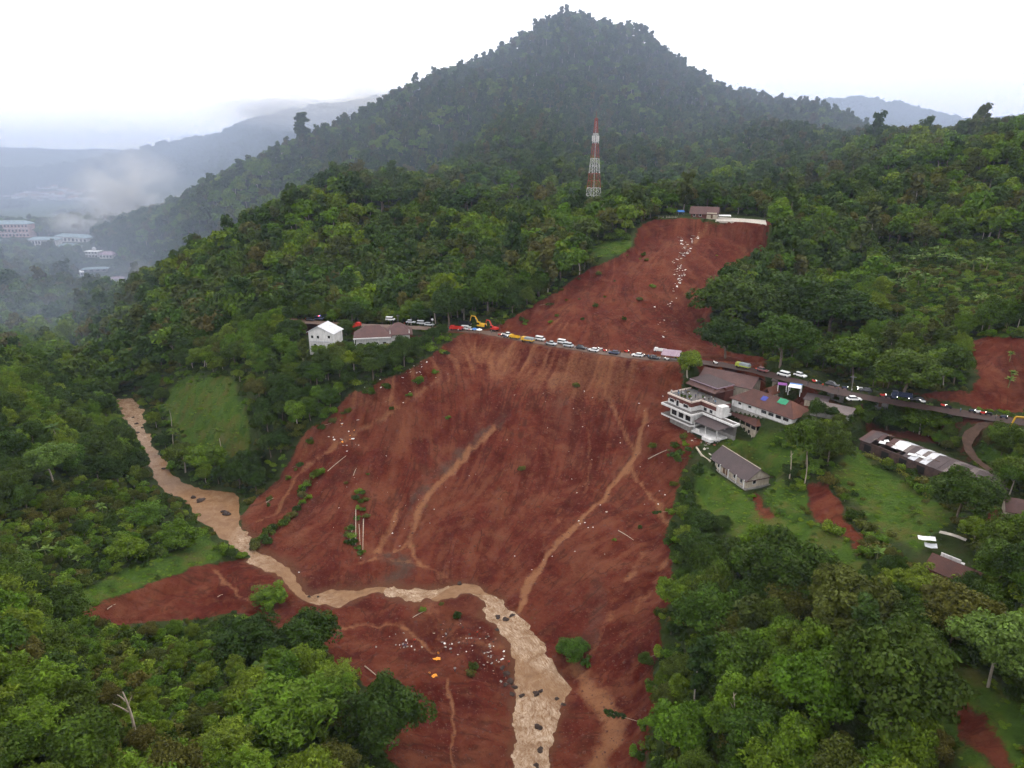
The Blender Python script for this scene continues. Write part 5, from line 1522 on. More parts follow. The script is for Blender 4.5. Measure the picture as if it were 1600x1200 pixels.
def build_hotel():
    ex = R(-59)
    O = Pz(1033, 645, 32)
    t = thing('terrace_hotel', (O[0], O[1], 29), ex, 'white stepped hotel with maroon storey and crowded roof terrace above the slide', 'hotel')
    # heights are measured from z = 29
    MB().prism([(2.5, 2.0), (14, 1.4), (14, 6.5), (26.9, 6.5), (26.9, 7.5), (19, 7.5), (19, 13), (2.5, 13)], -1.5, 2.5).build('foundation', M['grey'], t)
    P0 = [(0, 0), (14, 0), (14.6, 1.2), (14.6, 5.2), (19, 5.2), (19, 12), (0, 12)]
    s0 = MB().prism(P0, 2.5, 3.0).build('ground_slab', M['white'], t)
    MB().prism([(.15, .15), (13.8, .15), (14.2, 1.2), (14.2, 5.4), (.15, 5.4)], 3.0, 3.06).build('walkway', M['dgrey'], s0)
    MB().prism([(2.6, 1.8), (3.4, 1.5), (13.4, 1.5), (13.4, 12), (2.6, 12)], 3.0, 6.2).build('ground_storey', M['white'], t)
    for x in (3.5, 6.8, 10.1): window(t, x, 1.5, 3.5, 2.6, 2.3)
    MB().prism([(13.4, 6.5), (27, 6.5), (27, 7.6), (19, 7.6), (19, 12), (13.4, 12)], 2.5, 6.2).build('rear_storey', M['dgrey'], t)
    for x in (15.5, 18.5, 21.5): window(t, x, 6.5, 3.4, 1.8, 2.0)
    P1 = [(-.2, -.1), (14, -.1), (14.4, .6), (14.4, 4.9), (28, 4.9), (28, 7.8), (20, 7.8), (20, 12.5), (-.2, 12.5)]
    s1 = MB().prism(P1, 6.2, 6.85).build('first_slab', M['white'], t)
    MB().prism([(.25, .35), (13.6, .35), (13.9, .9), (13.9, 5.4), (27.5, 5.4), (27.5, 7), (11, 7), (11, 3), (.25, 3)], 6.85, 6.91).build('balcony_floor', M['dgrey'], s1)
    # sloping canopy over the lower yard
    MB().slab([(14.5, 1.0, 4.6), (24.5, 1.6, 4.6), (27.0, 6.4, 6.1), (14.5, 6.4, 6.1)], .12).build('yard_canopy', M['roof_dark'], t)
    for x, y in ((14.8, 1.2), (19.5, 1.5), (24.2, 1.7)): MB().box(x - .1, x + .1, y - .1, y + .1, 1.2, 4.6).build('post', M['white'], t)
    MB().prism([(14.6, .2), (25, .8), (25, 6), (14.6, 5)], 1.1, 1.6).build('yard_deck', M['white'], t)
    MB().box(16.2, 18.0, .25, .45, 1.6, 2.9).build('yard_wall', M['white'], t)
    MB().box(20.4, 24.2, -.9, .6, .6, 1.7).build('entrance_steps', M['white'], t)
    # first storey: white dado, maroon band
    P2 = [(1.0, 1.9), (12.0, 1.9), (12.0, 6.3), (19.0, 6.3), (19.0, 13), (1.0, 13)]
    MB().prism(P2, 6.85, 8.5).build('first_storey', M['white'], t)
    MB().prism([(.9, 1.8), (12.1, 1.8), (12.1, 6.2), (19.1, 6.2), (19.1, 13.1), (.9, 13.1)], 8.5, 10.0).build('maroon_band', M['maroon'], t)
    for x in (1.8, 8.4): window(t, x, 1.8, 7.6, 2.4, 1.3)
    window(t, 5.0, 1.8, 6.95, 1.4, 2.2)
    for x in (13.4, 16.0): window(t, x, 6.3, 7.0, 1.6, 1.4)
    par = MB()
    for a, b in zip([(.9, 1.8), (12.1, 1.8), (12.1, 6.2), (19.1, 6.2)], [(12.1, 1.8), (12.1, 6.2), (19.1, 6.2), (19.1, 8)]):
        x0, x1, y0, y1 = min(a[0], b[0]) - .15, max(a[0], b[0]) + .15, min(a[1], b[1]) - .15, max(a[1], b[1]) + .15
        par.box(x0, x1, y0, y1, 10.0, 10.55)
    par.box(.75, 1.05, 1.8, 13, 10.0, 10.55)
    par.build('parapet', simple_mat('pale_parapet', (.60, .50, .44), .8, .2), t)
    MB().prism([(1.1, 2.0), (11.9, 2.0), (11.9, 6.4), (18.9, 6.4), (18.9, 13), (1.1, 13)], 9.9, 10.06).build('terrace_floor', M['dgrey'], t)
    MB().box(19.2, 21.6, 6.0, 9.2, 6.9, 10.6).build('stair_tower', M['white'], t)
    # pavilion with two-tier dark roof at the back of the terrace
    for x in (1.4, 4.8, 8.2, 11.6): MB().box(x, x + .25, 12.2, 12.45, 10.06, 12.6).build('post', M['wood'], t)
    MB().box(.8, 13, 16.5, 20.5, 8.0, 13.0).build('pavilion_wall', M['maroon'], t)
    lo = MB().slab([(-.6, 11.2, 11.9), (13.2, 11.2, 11.9), (13.2, 14.2, 13.1), (-.6, 14.2, 13.1)], .2)
    lo.slab([(13.25, 11.2, 11.9), (13.25, 21, 11.9), (11.0, 19, 13.1), (11.0, 13.5, 13.1)], .2)
    lo.build('lower_roof', M['roof_brown'], t)
    hp = MB().hip(0, 12, 13.4, 21, 13.4, 15.6, .4, .3, 1.0).build('upper_roof', M['roof_dark'], t)
    MB().box(-.42, 12.42, 12.9, 12.98, 13.05, 13.38).build('fascia', M['roof_lav'], hp)
    MB().box(12.43, 12.5, 12.9, 21.4, 13.05, 13.38).build('fascia', M['roof_lav'], hp)
    # plants and a rail on the terrace belong to the hotel's own terrace edge
    return t, O, ex

def build_halls():
    # brown roofed hall between the terrace and the road
    A = Pz(1092, 590, 42.0); yaw = R(-38)
    t = thing('brown_roof_hall', (A[0], A[1], 38.0), yaw, 'wide hall under a dark brown roof between hotel terrace and road', 'hall')
    L, D = 19.0, 11.5
    MB().box(.6, L - .6, .6, D - .6, -1.0, 4.0).build('wall', M['cream'], t)
    MB().gable(0, L, 0, D, 4.0, 6.6, .5, .18).build('roof', M['roof_brown'], t)
    # red roofed hall with long white wall
    A, yaw, L = frame_from((1143, 634), (1228, 664), 37.5)
    t = thing('red_roof_hall', (A[0], A[1], 37.5), yaw, 'long red tiled hall with white wall and strip windows', 'hall')
    L, D = 23.0, 9.5
    MB().box(0, L, 0, D, -2.5, .2).build('plinth', M['grey'], t)
    MB().box(0, L, 0, D, .2, 2.9).build('wall', M['white'], t)
    r = MB().hip(0, L, 0, D, 2.9, 6.4, .8, .2, .95).build('roof', M['roof_red'], t)
    s = 3.5 / (D / 2 + .8)
    MB().slab([(L + .82, -.8, 2.93), (L + .82, D + .8, 2.93), (L - 4.2, D / 2 + .06, 6.44), (L - 4.2, D / 2 - .06, 6.44)], .05).build('hip_end', M['roof_orange'], r)
    for x in (11.5, 14.2, 16.9, 19.6): window(t, x, 0, 1.1, 2.2, 1.3)
    for x in (2.5, 6.5): window(t, x, 0, 1.3, 1.4, 1.0)
    # small dormer porch on the road side
    MB().box(6.0, 8.4, D - 1, D + 3.5, .2, 4.0).build('porch', M['cream'], t)
    g = MB(); g.slab([(5.6, D - 1.5, 4.6), (7.2, D - 1.5, 6.9), (7.2, D + 3.9, 6.9), (5.6, D + 3.9, 4.6)], .25); g.slab([(8.8, D - 1.5, 4.6), (7.2, D - 1.5, 6.9), (7.2, D + 3.9, 6.9), (8.8, D + 3.9, 4.6)], .25)
    g.build('porch_roof', M['roof_orange'], t)
    base = Matrix.Translation((A[0], A[1], 37.5)) @ Matrix.Rotation(yaw, 4, 'Z')
    def roof_sheet(name, lx, ly, w, d, mat, lab, cat):
        z = 2.9 + (ly + .8) * s + .10
        zz = 2.9 + (ly + d + .8) * s + .10
        p = base @ Vector((lx, ly, z))
        o = thing(name, p, yaw, lab, cat)
        m = MB()
        n = 5
        for i in range(n):
            a, b = i / n, (i + 1) / n
            f = lambda q: .10 * math.sin(q * 9) + .06
            m.slab([(a * w, 0, f(a)), (b * w, 0, f(b)), (b * w, d, zz - z + f(b + .3)), (a * w, d, zz - z + f(a + .3))], .04)
        m.build('sheet', M[mat], o); return o
    roof_sheet('tarpaulin', 9.4, 1.8, 2.0, 1.6, 'navy', 'dark blue tarpaulin lying on the red tiled hall roof', 'tarpaulin')
    roof_sheet('tarpaulin', 15.0, 2.6, 3.2, 1.9, 'green', 'green tarpaulin lying on the red tiled hall roof', 'tarpaulin')
    # annex with small red roof, orange hip and pillared cream storey
    A, yaw, L = frame_from((1138, 664), (1184, 688), 30.5)
    t = thing('pillared_annex', (A[0], A[1], 30.5), yaw, 'narrow cream annex with pillars and small red roof beside the hotel', 'annex')
    L, D = 13.0, 4.6
    MB().box(0, L, 0, D, -1.5, 2.6).build('wall', M['cream'], t)
    for x in (.6, 2.8, 5.0, 7.2, 9.4): window(t, x, 0, .7, 1.2, 1.4, mat='cream')
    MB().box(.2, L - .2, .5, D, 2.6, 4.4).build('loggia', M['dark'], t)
    for x in np.linspace(.1, L - .3, 6): MB().box(x, x + .28, .05, .33, 2.6, 4.5).build('pillar', M['cream'], t)
    r = MB().hip(0, L, -.2, D + .6, 4.5, 6.0, .6, .18, .9).build('roof', M['roof_red'], t)
    MB().slab([(L + .63, -.8, 4.53), (L + .63, D + 1.2, 4.53), (L - 1.9, D / 2 + .25, 6.04), (L - 1.9, D / 2 + .15, 6.04)], .05).build('hip_end', M['roof_orange'], r)
    # roofless grey yard building
    A, yaw, L = frame_from((1266, 648), (1318, 656), 41)
    t = thing('grey_flat_building', (A[0], A[1], 41), R(-38), 'low grey flat roofed building right of the red tiled hall', 'building')
    MB().box(0, 11, 0, 6, -1.5, 2.2).build('wall', M['grey'], t)
    MB().slab([(-.4, -.4, 2.5), (11.4, -.4, 2.4), (11.4, 6.4, 2.9), (-.4, 6.4, 3.0)], .2).build('roof', M['roof_grey'], t)
    MB().box(9.6, 11.2, -.42, -.3, .2, 1.6).build('door', M['white'], t)

def build_sheds():
    for u, v, L, D, h, yaw, roof, lab in ((1256, 634, 6.5, 4.0, 2.3, -35, 'roof_dark', 'small dark roofed shed behind the grey flat building'), (1292, 622, 5.0, 3.6, 2.2, -30, 'roof_brown', 'little brown roofed stall below the shaded road'),
                                          (1206, 604, 5.2, 3.2, 2.2, -30, 'roof_grey', 'grey roofed lean-to between purple canopy and red hall'), (1362, 634, 4.6, 3.2, 2.1, -25, 'roof_grey', 'small grey roofed stall right of the lone white car')):
        p = hit(u, v); t = thing('roadside_shed', p, R(yaw), lab, 'shed')
        MB().box(0, L, 0, D, -1.2, h).build('wall', M['cream' if L > 5 else 'grey'], t)
        MB().slab([(-.4, -.5, h + .05), (L + .4, -.5, h + .05), (L + .4, D + .4, h + .95), (-.4, D + .4, h + .95)], .1).build('roof', M[roof], t)
        door(t, L * .4, 0, 0, .9, 1.9)

def build_ruined_row():
    A, yaw, L = frame_from((1342, 702), (1480, 758), 35.5)
    t = thing('ruined_long_building', (A[0], A[1], 35.5), yaw, 'long ruined building with patched grey sheet roof', 'building')
    L, D = 40.0, 9.0
    w = MB().box(0, L, 0, .3, -1.0, 3.1); w.box(0, .3, .3, D - .3, -1.0, 3.1); w.box(L - .3, L, .3, D - .3, -1, 3.1); w.box(0, L, D - .3, D, -1, 3.4)
    for x in (5.5, 11, 16.5, 22, 28): w.box(x, x + .25, .3, D - .3, -1, 3.0)
    w.build('wall', M['soot'], t)
    MB().box(.3, L - .3, .31, D - .31, -.4, -.2).build('floor', M['dgrey'], t)
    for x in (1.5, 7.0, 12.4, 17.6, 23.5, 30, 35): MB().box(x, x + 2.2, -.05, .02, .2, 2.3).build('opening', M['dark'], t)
    rr = random.Random(4)
    # roof sheets laid side by side, some pale, some slipped, some missing
    x = -.4; i = 0
    while x < L:
        wd = rr.uniform(1.2, 2.2)
        missing = 3.5 < x < 9.5 and rr.random() < .35
        if not missing:
            z0, z1 = 3.25 + rr.uniform(-.1, .1), 4.9 + rr.uniform(-.06, .06)
            mat = 'roof_dark' if rr.random() < .6 else 'roof_grey'
            if 8.0 < x < 10.5: mat = 'sheet'
            elif 14 < x < 19 and rr.random() < .3: mat = 'roof_pale'
            elif rr.random() < .28: mat = 'roof_dark'
            if x < 7: mat = rr.choice(['roof_dark', 'roof_brown'])
            ya = -.5 + rr.uniform(-.1, .4)
            if 2 < x < 12: ya = 1.6 + rr.uniform(0, 1.0); z0 += .4
            s = MB().slab([(x, ya, z0), (x + wd + .1, ya + rr.uniform(-.1, .1), z0), (x + wd + .1, 5.4, z1), (x, 5.4, z1)], .06)
            s.build('roof_sheet', M[mat], t)
            MB().slab([(x, 5.4, z1 + .02), (x + wd + .1, 5.4, z1 + .02), (x + wd + .1, D + .5, 3.7), (x, D + .5, 3.7)], .06).build('roof_sheet', M[mat if mat != 'sheet' else 'roof_pale'], t)
        x += wd; i += 1
    for k in range(14):
        a, b = rr.uniform(1, 20), rr.uniform(.5, 7)
        MB().bar((a, b, 3.3 + rr.random()), (a + rr.uniform(-2, 3), b + rr.uniform(-1.5, 1.5), 4.3 + rr.random() * .8), .07).build('rafter', M['log'] if k % 2 else M['wood'], t)
    # loose white sheets on the roof
    for k, (lx, ly, lz, w_, d_, a) in enumerate(((5.2, .6, 3.9, 1.8, 1.3, .4), (6.2, 1.9, 4.3, 1.5, .8, 1.1), (14.2, .4, 3.9, 2.2, .9, .3), (16.5, 1.5, 4.1, 2.0, .7, -.2))):
        p = Matrix.Translation((A[0], A[1], 35.5)) @ Matrix.Rotation(yaw, 4, 'Z') @ Vector((lx, ly, lz))
        o = MB().slab([(0, 0, 0), (w_, .1, .05), (w_ - .1, d_, .4), (.1, d_, .3)], .05).build('loose_sheet', M['sheet'])
        o.location = p; o.rotation_euler = (0, 0, yaw + a)
        tag(o, ['loose white panel at the broken left end of the ruined roof', 'small white panel propped behind the broken roof end', 'pale panel lying across the middle of the ruined roof', 'narrow pale panel at the right of the ruined roof middle'][k], 'panel')
    # lean-to at the far end
    B = Pz(1565, 765, 38.0)
    t = thing('grey_lean_to', (B[0], B[1], 36.5), R(-62), 'small grey roofed lean-to at the right end of the ruined building', 'shed')
    MB().box(0, 6, 0, 5, -1.2, 2.0).build('wall', M['grey'], t)
    r = MB().slab([(-.3, -.3, 2.1), (6.3, -.3, 2.1), (6.3, 5.3, 3.1), (-.3, 5.3, 3.1)], .12).build('roof', M['roof_grey'], t)
    MB().bar((-.3, 5.35, 3.16), (6.3, 5.35, 3.16), .1).build('ridge_cap', M['white'], r)
    # cottage at the right edge
    B = Pz(1572, 812, 39.0)
    t = thing('brown_cottage', (B[0], B[1], 39.0), R(-25), 'brown roofed cottage with cream porch at the right edge', 'house')
    MB().box(0, 9, 0, 6, -.8, 2.6).build('wall', M['cream'], t)
    MB().gable(0, 9, 0, 6, 2.6, 4.4, .6, .16).build('roof', M['roof_brown'], t)
    for x in (1.2, 5.0): window(t, x, 0, .9, 1.2, 1.2)
    door(t, 3.2, 0, 0, 1.0, 2.1)
    for x in (-.4, 3, 6, 9.2): MB().box(x, x + .2, -1.6, -1.4, -.4, 2.2).build('post', M['cream'], t)

def build_broken_house():
    A = Pz(1446, 897, 36.5)
    t = thing('broken_red_house', (A[0], A[1], 36.5), R(-52), 'collapsed house with dark red roof among the trees at right', 'house')
    L, D = 8.5, 5.6
    MB().box(0, L, 0, D, -1.0, 1.9).build('wall', M['brick'], t)
    MB().gable(0, L, 0, D, 2.0, 3.8, .5, .15).build('roof', M['roof_red'], t)
    MB().box(L + .02, L + .5, .6, D - .6, -.6, 1.7).build('gable_wall', M['roof_orange'], t)
    MB().slab([(L - 2, -1.6, 1.2), (L + 1.2, -1.4, .9), (L + 1.0, .4, 2.2), (L - 2.2, .2, 2.3)], .12).build('fallen_roof', M['roof_brown'], t)
    MB().box(.2, 4, D + .1, D + .35, 1.2, 3.0).build('side_wall', M['white'], t)
    rr = random.Random(3)
    specs = [((1436, 838), 40.2, 3.4, 1.4, -.35, 'curved white roof sheet lying above the collapsed house', 'sheet'), ((1468, 828), 40, 5.2, .8, -.75, 'long pale beam sheet lying uphill of the collapsed house', 'debris'),
             ((1446, 850), 39.2, 2.4, 1.6, -.4, 'grey white wall panel leaning at the back of the collapsed house', 'roof_pale'), ((1472, 868), 39, 4.2, .45, -.7, 'narrow white ridge board on the collapsed house', 'sheet')]
    for (u, v), z, w, d, a, lab, mt in specs:
        p = Pz(u, v, z - .8); gz = float(zat(p[0], p[1]))
        m = MB()
        for k in range(4):
            f = lambda q: .13 * math.sin(q * 5.1 + w)
            m.slab([(w * k / 4, 0, f(k / 4)), (w * (k + 1) / 4, 0, f((k + 1) / 4)), (w * (k + 1) / 4, d, f((k + 1) / 4) + .25), (w * k / 4, d, f(k / 4) + .2)], .06)
        o = m.build('roof_sheet', M[mt]); o.location = (p[0], p[1], max(gz + .15, p[2] - .6)); o.rotation_euler = (0, 0, a)
        tag(o, lab, 'roof sheet')

def build_left_houses():
    A = Pz(484, 545, 39.5)
    t = thing('white_gable_house', (A[0], A[1], 39.5), R(-12), 'white two storey house with pale gable roof left of the slide', 'house')
    W, D = 11.2, 8.5
    MB().box(0, W, 0, D, -2.5, 7.4).build('wall', M['white'], t)
    # ridge runs away from the river
    r = MB(); xm = W * .42
    r.slab([(-.6, -.7, 7.3), (xm, -.7, 10.2), (xm, D + .6, 10.2), (-.6, D + .6, 7.3)], .16)
    r.slab([(W + .6, -.7, 7.0), (xm, -.7, 10.21), (xm, D + .6, 10.21), (W + .6, D + .6, 7.0)], .16)
    r.build('roof', M['roof_pale'], t)
    MB().add([(0, 0, 7.4), (W, 0, 7.4), (xm, 0, 9.9), (0, .2, 7.4), (W, .2, 7.4), (xm, .2, 9.9)], [(0, 1, 2), (3, 5, 4), (0, 3, 4, 1), (1, 4, 5, 2), (2, 5, 3, 0)]).build('gable', M['white'], t)
    for x, z in ((1.0, 4.6), (3.6, 4.6), (8.6, 4.9), (8.2, 1.2), (2.0, 1.0)): window(t, x, 0, z, 1.3, 1.4)
    MB().box(.1, W + .1, -.25, -.01, 3.3, 3.6).build('floor_band', M['roof_pale'], t)
    # long white house with brown hip roofs
    A = Pz(557, 545, 39.5)
    t = thing('white_hip_house', (A[0], A[1], 39.5), R(10), 'long white house with brown hip roofs beside the road', 'house')
    MB().box(0, 14, 0, 9, -3.5, 4.8).build('wall', M['white'], t)
    MB().hip(0, 14, 0, 9, 4.8, 8.8, 1.0, .3, .9).build('roof', M['roof_brown'], t)
    MB().box(13.2, 22.5, 1.8, 10.5, -3.5, 4.8).build('wing', M['white'], t)
    r2 = MB().hip(12.6, 23, 1.6, 11, 5.1, 9.1, .8, .3, .9).build('wing_roof', M['roof_brown'], t)
    MB().box(-.9, 14.5, -1.35, -1.15, .9, 1.9).build('balcony_rail', M['white'], t); MB().box(-.9, 14.5, -1.35, -.01, .5, .75).build('balcony_floor', M['white'], t); MB().box(-1.0, 14.6, -1.4, -.9, 4.3, 4.78).build('eave_beam', M['white'], t)
    for x in (-.7, 2.8, 6.4, 10, 13.6): MB().box(x, x + .3, -1.3, -1.0, -3.0, 4.75).build('pillar', M['white'], t)
    for x in (1.0, 4.2, 7.6, 11.0): window(t, x, 0, .8, 1.6, 1.8)
    for x in (15, 18.4): window(t, x, 1.8, .8, 1.6, 1.6)
    MB().box(14.6, 21.6, .6, 1.7, -1.4, 1.2).build('terrace', M['white'], t)
    for x in (14.3, 22.3): MB().bar((x, 1.5, 4.7), (x, 1.5, 7.3), .35, .04, 4).build('finial', M['white'], t)
    A = Pz(643, 536, 40)
    gz = float(zat(A[0], A[1]))
    t = thing('brown_roof_shed', (A[0], A[1], gz), R(8), 'small brown roofed shed right of the long white house', 'shed')
    MB().box(0, 7, 0, 5, -2, 3).build('wall', M['cream'], t)
    MB().gable(0, 7, 0, 5, 3, 4.8, .5, .15).build('roof', M['roof_brown'], t)
    window(t, 2, 0, .8, 1.3, 1.2)

def build_hilltop():
    A = Pz(1079, 341, 81)
    A[2] = float(zat(A[0], A[1]))
    t = thing('hilltop_house', (A[0], A[1], A[2]), R(-22), 'brown roofed house standing on the crown of the landslide', 'house')
    L, D = 14.5, 8
    MB().box(0, L * .62, 0, D, -1.5, 3.0).build('wall', M['maroon'], t)
    MB().box(L * .62, L, -.5, D, -1.5, 3.2).build('side_wing', M['cream'], t)
    MB().gable(0, L, 0, D, 3.0, 6.2, .9, .2).build('roof', M['roof_brown'], t)
    for x in (1.2, 4.6): window(t, x, 0, .9, 1.5, 1.5)
    door(t, L * .78, -.5, 0, 1.1, 2.2)
    # paved forecourt cut off by the scarp
    P = [Pz(u, v, 81) for u, v in ((1118, 345), (1165, 347), (1198, 351), (1196, 344), (1120, 339))]
    z0 = max(float(zat(p[0], p[1])) for p in P)
    m = MB(); m.prism([(p[0], p[1]) for p in P], z0 - .9, z0 + .12)
    tag(m.build('concrete_forecourt', simple_mat('pale_concrete', (.42, .38, .33), .85, .3)), kind='structure')
    A = Pz(1124, 342, 81)
    t = thing('white_canopy', (A[0], A[1], z0 + .12), R(-10), 'white sheet canopy on the forecourt at the slide crown', 'canopy')
    for x, y in ((0, 0), (6, 0), (0, 3), (6, 3)): MB().box(x, x + .12, y, y + .12, -.4, 1.6).build('post', M['steel'], t)
    MB().slab([(-.3, -.3, 1.6), (6.4, -.3, 1.6), (6.4, 3.4, 2.0), (-.3, 3.4, 2.0)], .08).build('roof', M['sheet'], t)
    A = hit(1060, 336)
    t = thing('blue_canopy', A, R(10), 'blue tarpaulin shelter left of the hilltop house', 'canopy')
    for x, y in ((0, 0), (3.4, 0), (0, 2.6), (3.4, 2.6)): MB().box(x, x + .1, y, y + .1, -.6, 1.9).build('post', M['steel'], t)
    MB().gable(0, 3.5, 0, 2.7, 1.9, 2.7, .3, .05).build('roof', M['blue'], t)
    for k, u in enumerate((1029, 1041, 1050)):
        A = hit(u, 341)
        m = MB()
        for q in range(4): m.box(q * .9, q * .9 + .15, 0, .12, -.3, 1.5 - .2 * (q % 2))
        m.box(-.1, 2.95, .121, .2, .5, .65)
        o = m.build('broken_fence', M['debris']); o.location = A; o.rotation_euler = (0, 0, -.15)
        tag(o, ['leftmost stump of broken fence on the slide crown', 'middle stump of broken fence on the slide crown', 'broken fence stump nearest the blue shelter'][k], 'fence')

def build_tower():
    B = hit(927, 318)
    B = Py(927, 317, 470.0); zb = float(zat(B[0], B[1]))
    H = 55.0
    t = thing('lattice_tower', (B[0], B[1], zb), R(18), 'tall red and white lattice telecom tower on the wooded slope', 'tower')
    def half(z): return 3.5 * (1 - z / H) ** 1.1 + .6
    bands = [(0, 3.5, 'tower_red'), (3.5, 13, 'tower_white'), (13, 22, 'tower_red'), (22, 31, 'tower_white'), (31, 40, 'tower_red'), (40, 46, 'tower_white'), (46, H, 'tower_red')]
    for z0, z1, mt in bands:
        leg = MB(); n = 2; zs = np.linspace(z0, z1, n + 1)
        br = MB()
        for sx, sy in ((-1, -1), (1, -1), (1, 1), (-1, 1)):
            leg.bar((sx * half(z0), sy * half(z0), z0), (sx * half(z1), sy * half(z1), z1), .16, .15, 4)
        for a, b in zip(zs[:-1], zs[1:]):
            c = [(-1, -1), (1, -1), (1, 1), (-1, 1)]
            for k in range(4):
                p, q = c[k], c[(k + 1) % 4]
                br.bar((p[0] * half(a), p[1] * half(a), a), (q[0] * half(b), q[1] * half(b), b), .065, None, 4)
                br.bar((q[0] * half(a), q[1] * half(a), a), (p[0] * half(b), p[1] * half(b), b), .065, None, 4)
                br.bar((p[0] * half(b), p[1] * half(b), b - .1), (q[0] * half(b), q[1] * half(b), b - .1), .065, None, 4)
        s = leg.build('leg_section', M[mt], t); br.build('bracing', M[mt], s)
    MB().bar((0, 0, 2), (0, 0, H - 2), .14, .14, 4).build('cable_ladder', M['tower_white'], t)
    pl = MB().box(-1.5, 1.5, -1.5, 1.5, 41.0, 41.2).build('platform', M['tower_white'], t)
    for k, (x, y) in enumerate(((2.1, 0), (-2.1, 0), (0, 2.1), (0, -2.1), (1.6, 1.6), (-1.6, -1.6))):
        MB().box(x - .25, x + .25, y - .25, y + .25, 41.3, 44.6).build('antenna', M['tower_white'], t)
    MB().bar((0, 0, H), (0, 0, H + 4), .12, .05, 5).build('mast', M['tower_red'], t)

def build_far_town():
    def block(u0, u1, v, z, h, d, roof, wall, lab, floors=2, n=8, nm='school_block', cat='building', rh=3.0):
        A, B = hit(u0, v, 250, 6000), hit(u1, v, 250, 6000)
        if abs(B[1] - A[1]) > 60: B = Py(u1, v, A[1] + 10)
        z = min(float(zat(A[0], A[1])), float(zat(B[0], B[1])))
        L = float(np.hypot(*(B - A)[:2])); yaw = math.atan2(B[1] - A[1], B[0] - A[0])
        t = thing(nm, (A[0], A[1], z - .5), yaw, lab, cat)
        MB().box(0, L, 0, d, -3, h).build('wall', M[wall], t)
        MB().hip(0, L, 0, d, h, h + rh, 1.0, .3, .8).build('roof', M[roof], t)
        fh = h / floors
        for f in range(floors):
            MB().box(.3, L - .3, -1.2, -.02, f * fh - .2, f * fh + .2).build('gallery', M['white'], t)
            for k in range(n):
                x = L * (k + .25) / n
                MB().box(x, x + L / n * .5, -.12, .05, f * fh + fh * .35, f * fh + fh * .78).build('window', M['glass'], t)
    block(-30, 47, 371, 22, 17, 14, 'roof_teal', 'pink', 'pink and white school with teal roof at the left edge', 3, 14, rh=4)
    block(-10, 16, 388, 24, 7, 10, 'roof_teal', 'white', 'low white school wing below the pink school', 1, 6)
    block(46, 88, 384, 22, 7.5, 11, 'roof_teal', 'white', 'grey roofed school wing right of the pink school', 1, 9)
    block(88, 136, 378, 22, 7.5, 12, 'roof_teal', 'white', 'hazy school wing with pale gable in the mist', 1, 8)
    block(92, 120, 391, 22, 5, 9, 'roof_teal', 'cream', 'small cream block in front of the hazy school wing', 1, 4)
    block(134, 153, 402, 22, 7, 8, 'sheet', 'white', 'white flat house with dome tank in the left valley', 2, 4, 'valley_house', 'house', .8)
    block(156, 176, 404, 22, 5, 8, 'roof_lav', 'white', 'hazy pale house right of the white flat house', 1, 4, 'valley_house', 'house')
    block(128, 168, 424, 20, 3.5, 8, 'roof_teal', 'grey', 'long low teal roof in the left valley', 1, 4, 'valley_shed', 'shed', 1.5)
    block(122, 131, 432, 20, 5, 6, 'sheet', 'white', 'small white house at the left of the low teal roof', 1, 2, 'valley_house', 'house', 1.5)
    block(172, 192, 442, 18, 5, 8, 'roof_lav', 'cream', 'lit house beside the bright lamps in the left valley', 1, 3, 'valley_house', 'house', 1.5)
    A = hit(214, 532); z = float(zat(A[0], A[1]))
    t = thing('valley_shed', (A[0], A[1], z), R(-50), 'small grey roofed shed among trees on the left spur', 'shed')
    MB().box(0, 7, 0, 5, -2, 3.4).build('wall', M['grey'], t); MB().gable(0, 7, 0, 5, 3.4, 5.6, .6, .2).build('roof', M['roof_lav'], t)
    # water tank dome
    A = hit(149, 400, 250, 6000); t = thing('tank_dome', (A[0], A[1], float(zat(A[0], A[1]))), 0, 'small pale dome above the white flat house', 'dome')
    MB().bar((0, 0, -1), (0, 0, 7), 1.6, 1.6, 8).build('drum', M['white'], t); MB().ball((0, 0, 7.6), 2.2, 10, 6).build('dome', M['roof_pale'], t)
    # far town: rows of small roofs
    rr = random.Random(12)
    n = 0
    for v, u0, u1, step in ((290, -5, 66, 9), (297, -5, 100, 10), (304, -5, 125, 11), (309, 4, 120, 12), (313, 60, 150, 15), (300, 100, 150, 14)):
        u = u0
        while u < u1:
            uu = u + rr.uniform(-3, 3); vv = v + rr.uniform(-2, 2)
            p = hit(uu, vv, 900, 6000)
            w = rr.uniform(9, 20) * p[1] / 1800; d = rr.uniform(8, 12) * p[1] / 1800; h = rr.uniform(4, 8) * p[1] / 1800
            t = thing('town_house', (p[0], p[1], p[2] - .5), rr.uniform(-.4, .4), None, 'house', 'small hazy houses of the far town')
            t['label'] = 'small hazy house in the far town below the left horizon'
            MB().box(0, w, 0, d, -3, h).build('wall', M['white'] if rr.random() < .6 else M['cream'], t)
            MB().hip(0, w, 0, d, h, h + rr.uniform(2, 4), .6, .3, .8).build('roof', M[rr.choice(['roof_terra', 'roof_terra', 'roof_orange', 'roof_lav', 'roof_pale'])], t)
            u += step * rr.uniform(.7, 1.3); n += 1
    block(124, 150, 314, 20, 7, 26, 'sheet', 'white', 'long white warehouse in the far town', 1, 6, 'warehouse', 'warehouse', 1.5)

M['soot'] = simple_mat('sooty_wall', (.075, .045, .038), .9, .5, .8, .2)
M['pink'] = simple_mat('pink_plaster', (.52, .34, .32), .85, .25, .2)
# ------------------------------------------------------------------ vehicles
def road_dir(p):
    d = np.hypot(road_w[:, 0] - p[0], road_w[:, 1] - p[1]); k = int(np.clip(d.argmin(), 1, len(road_w) - 2))
    e = road_w[k + 1] - road_w[k - 1]
    return math.atan2(e[1], e[0]), float(road_w[k][2])

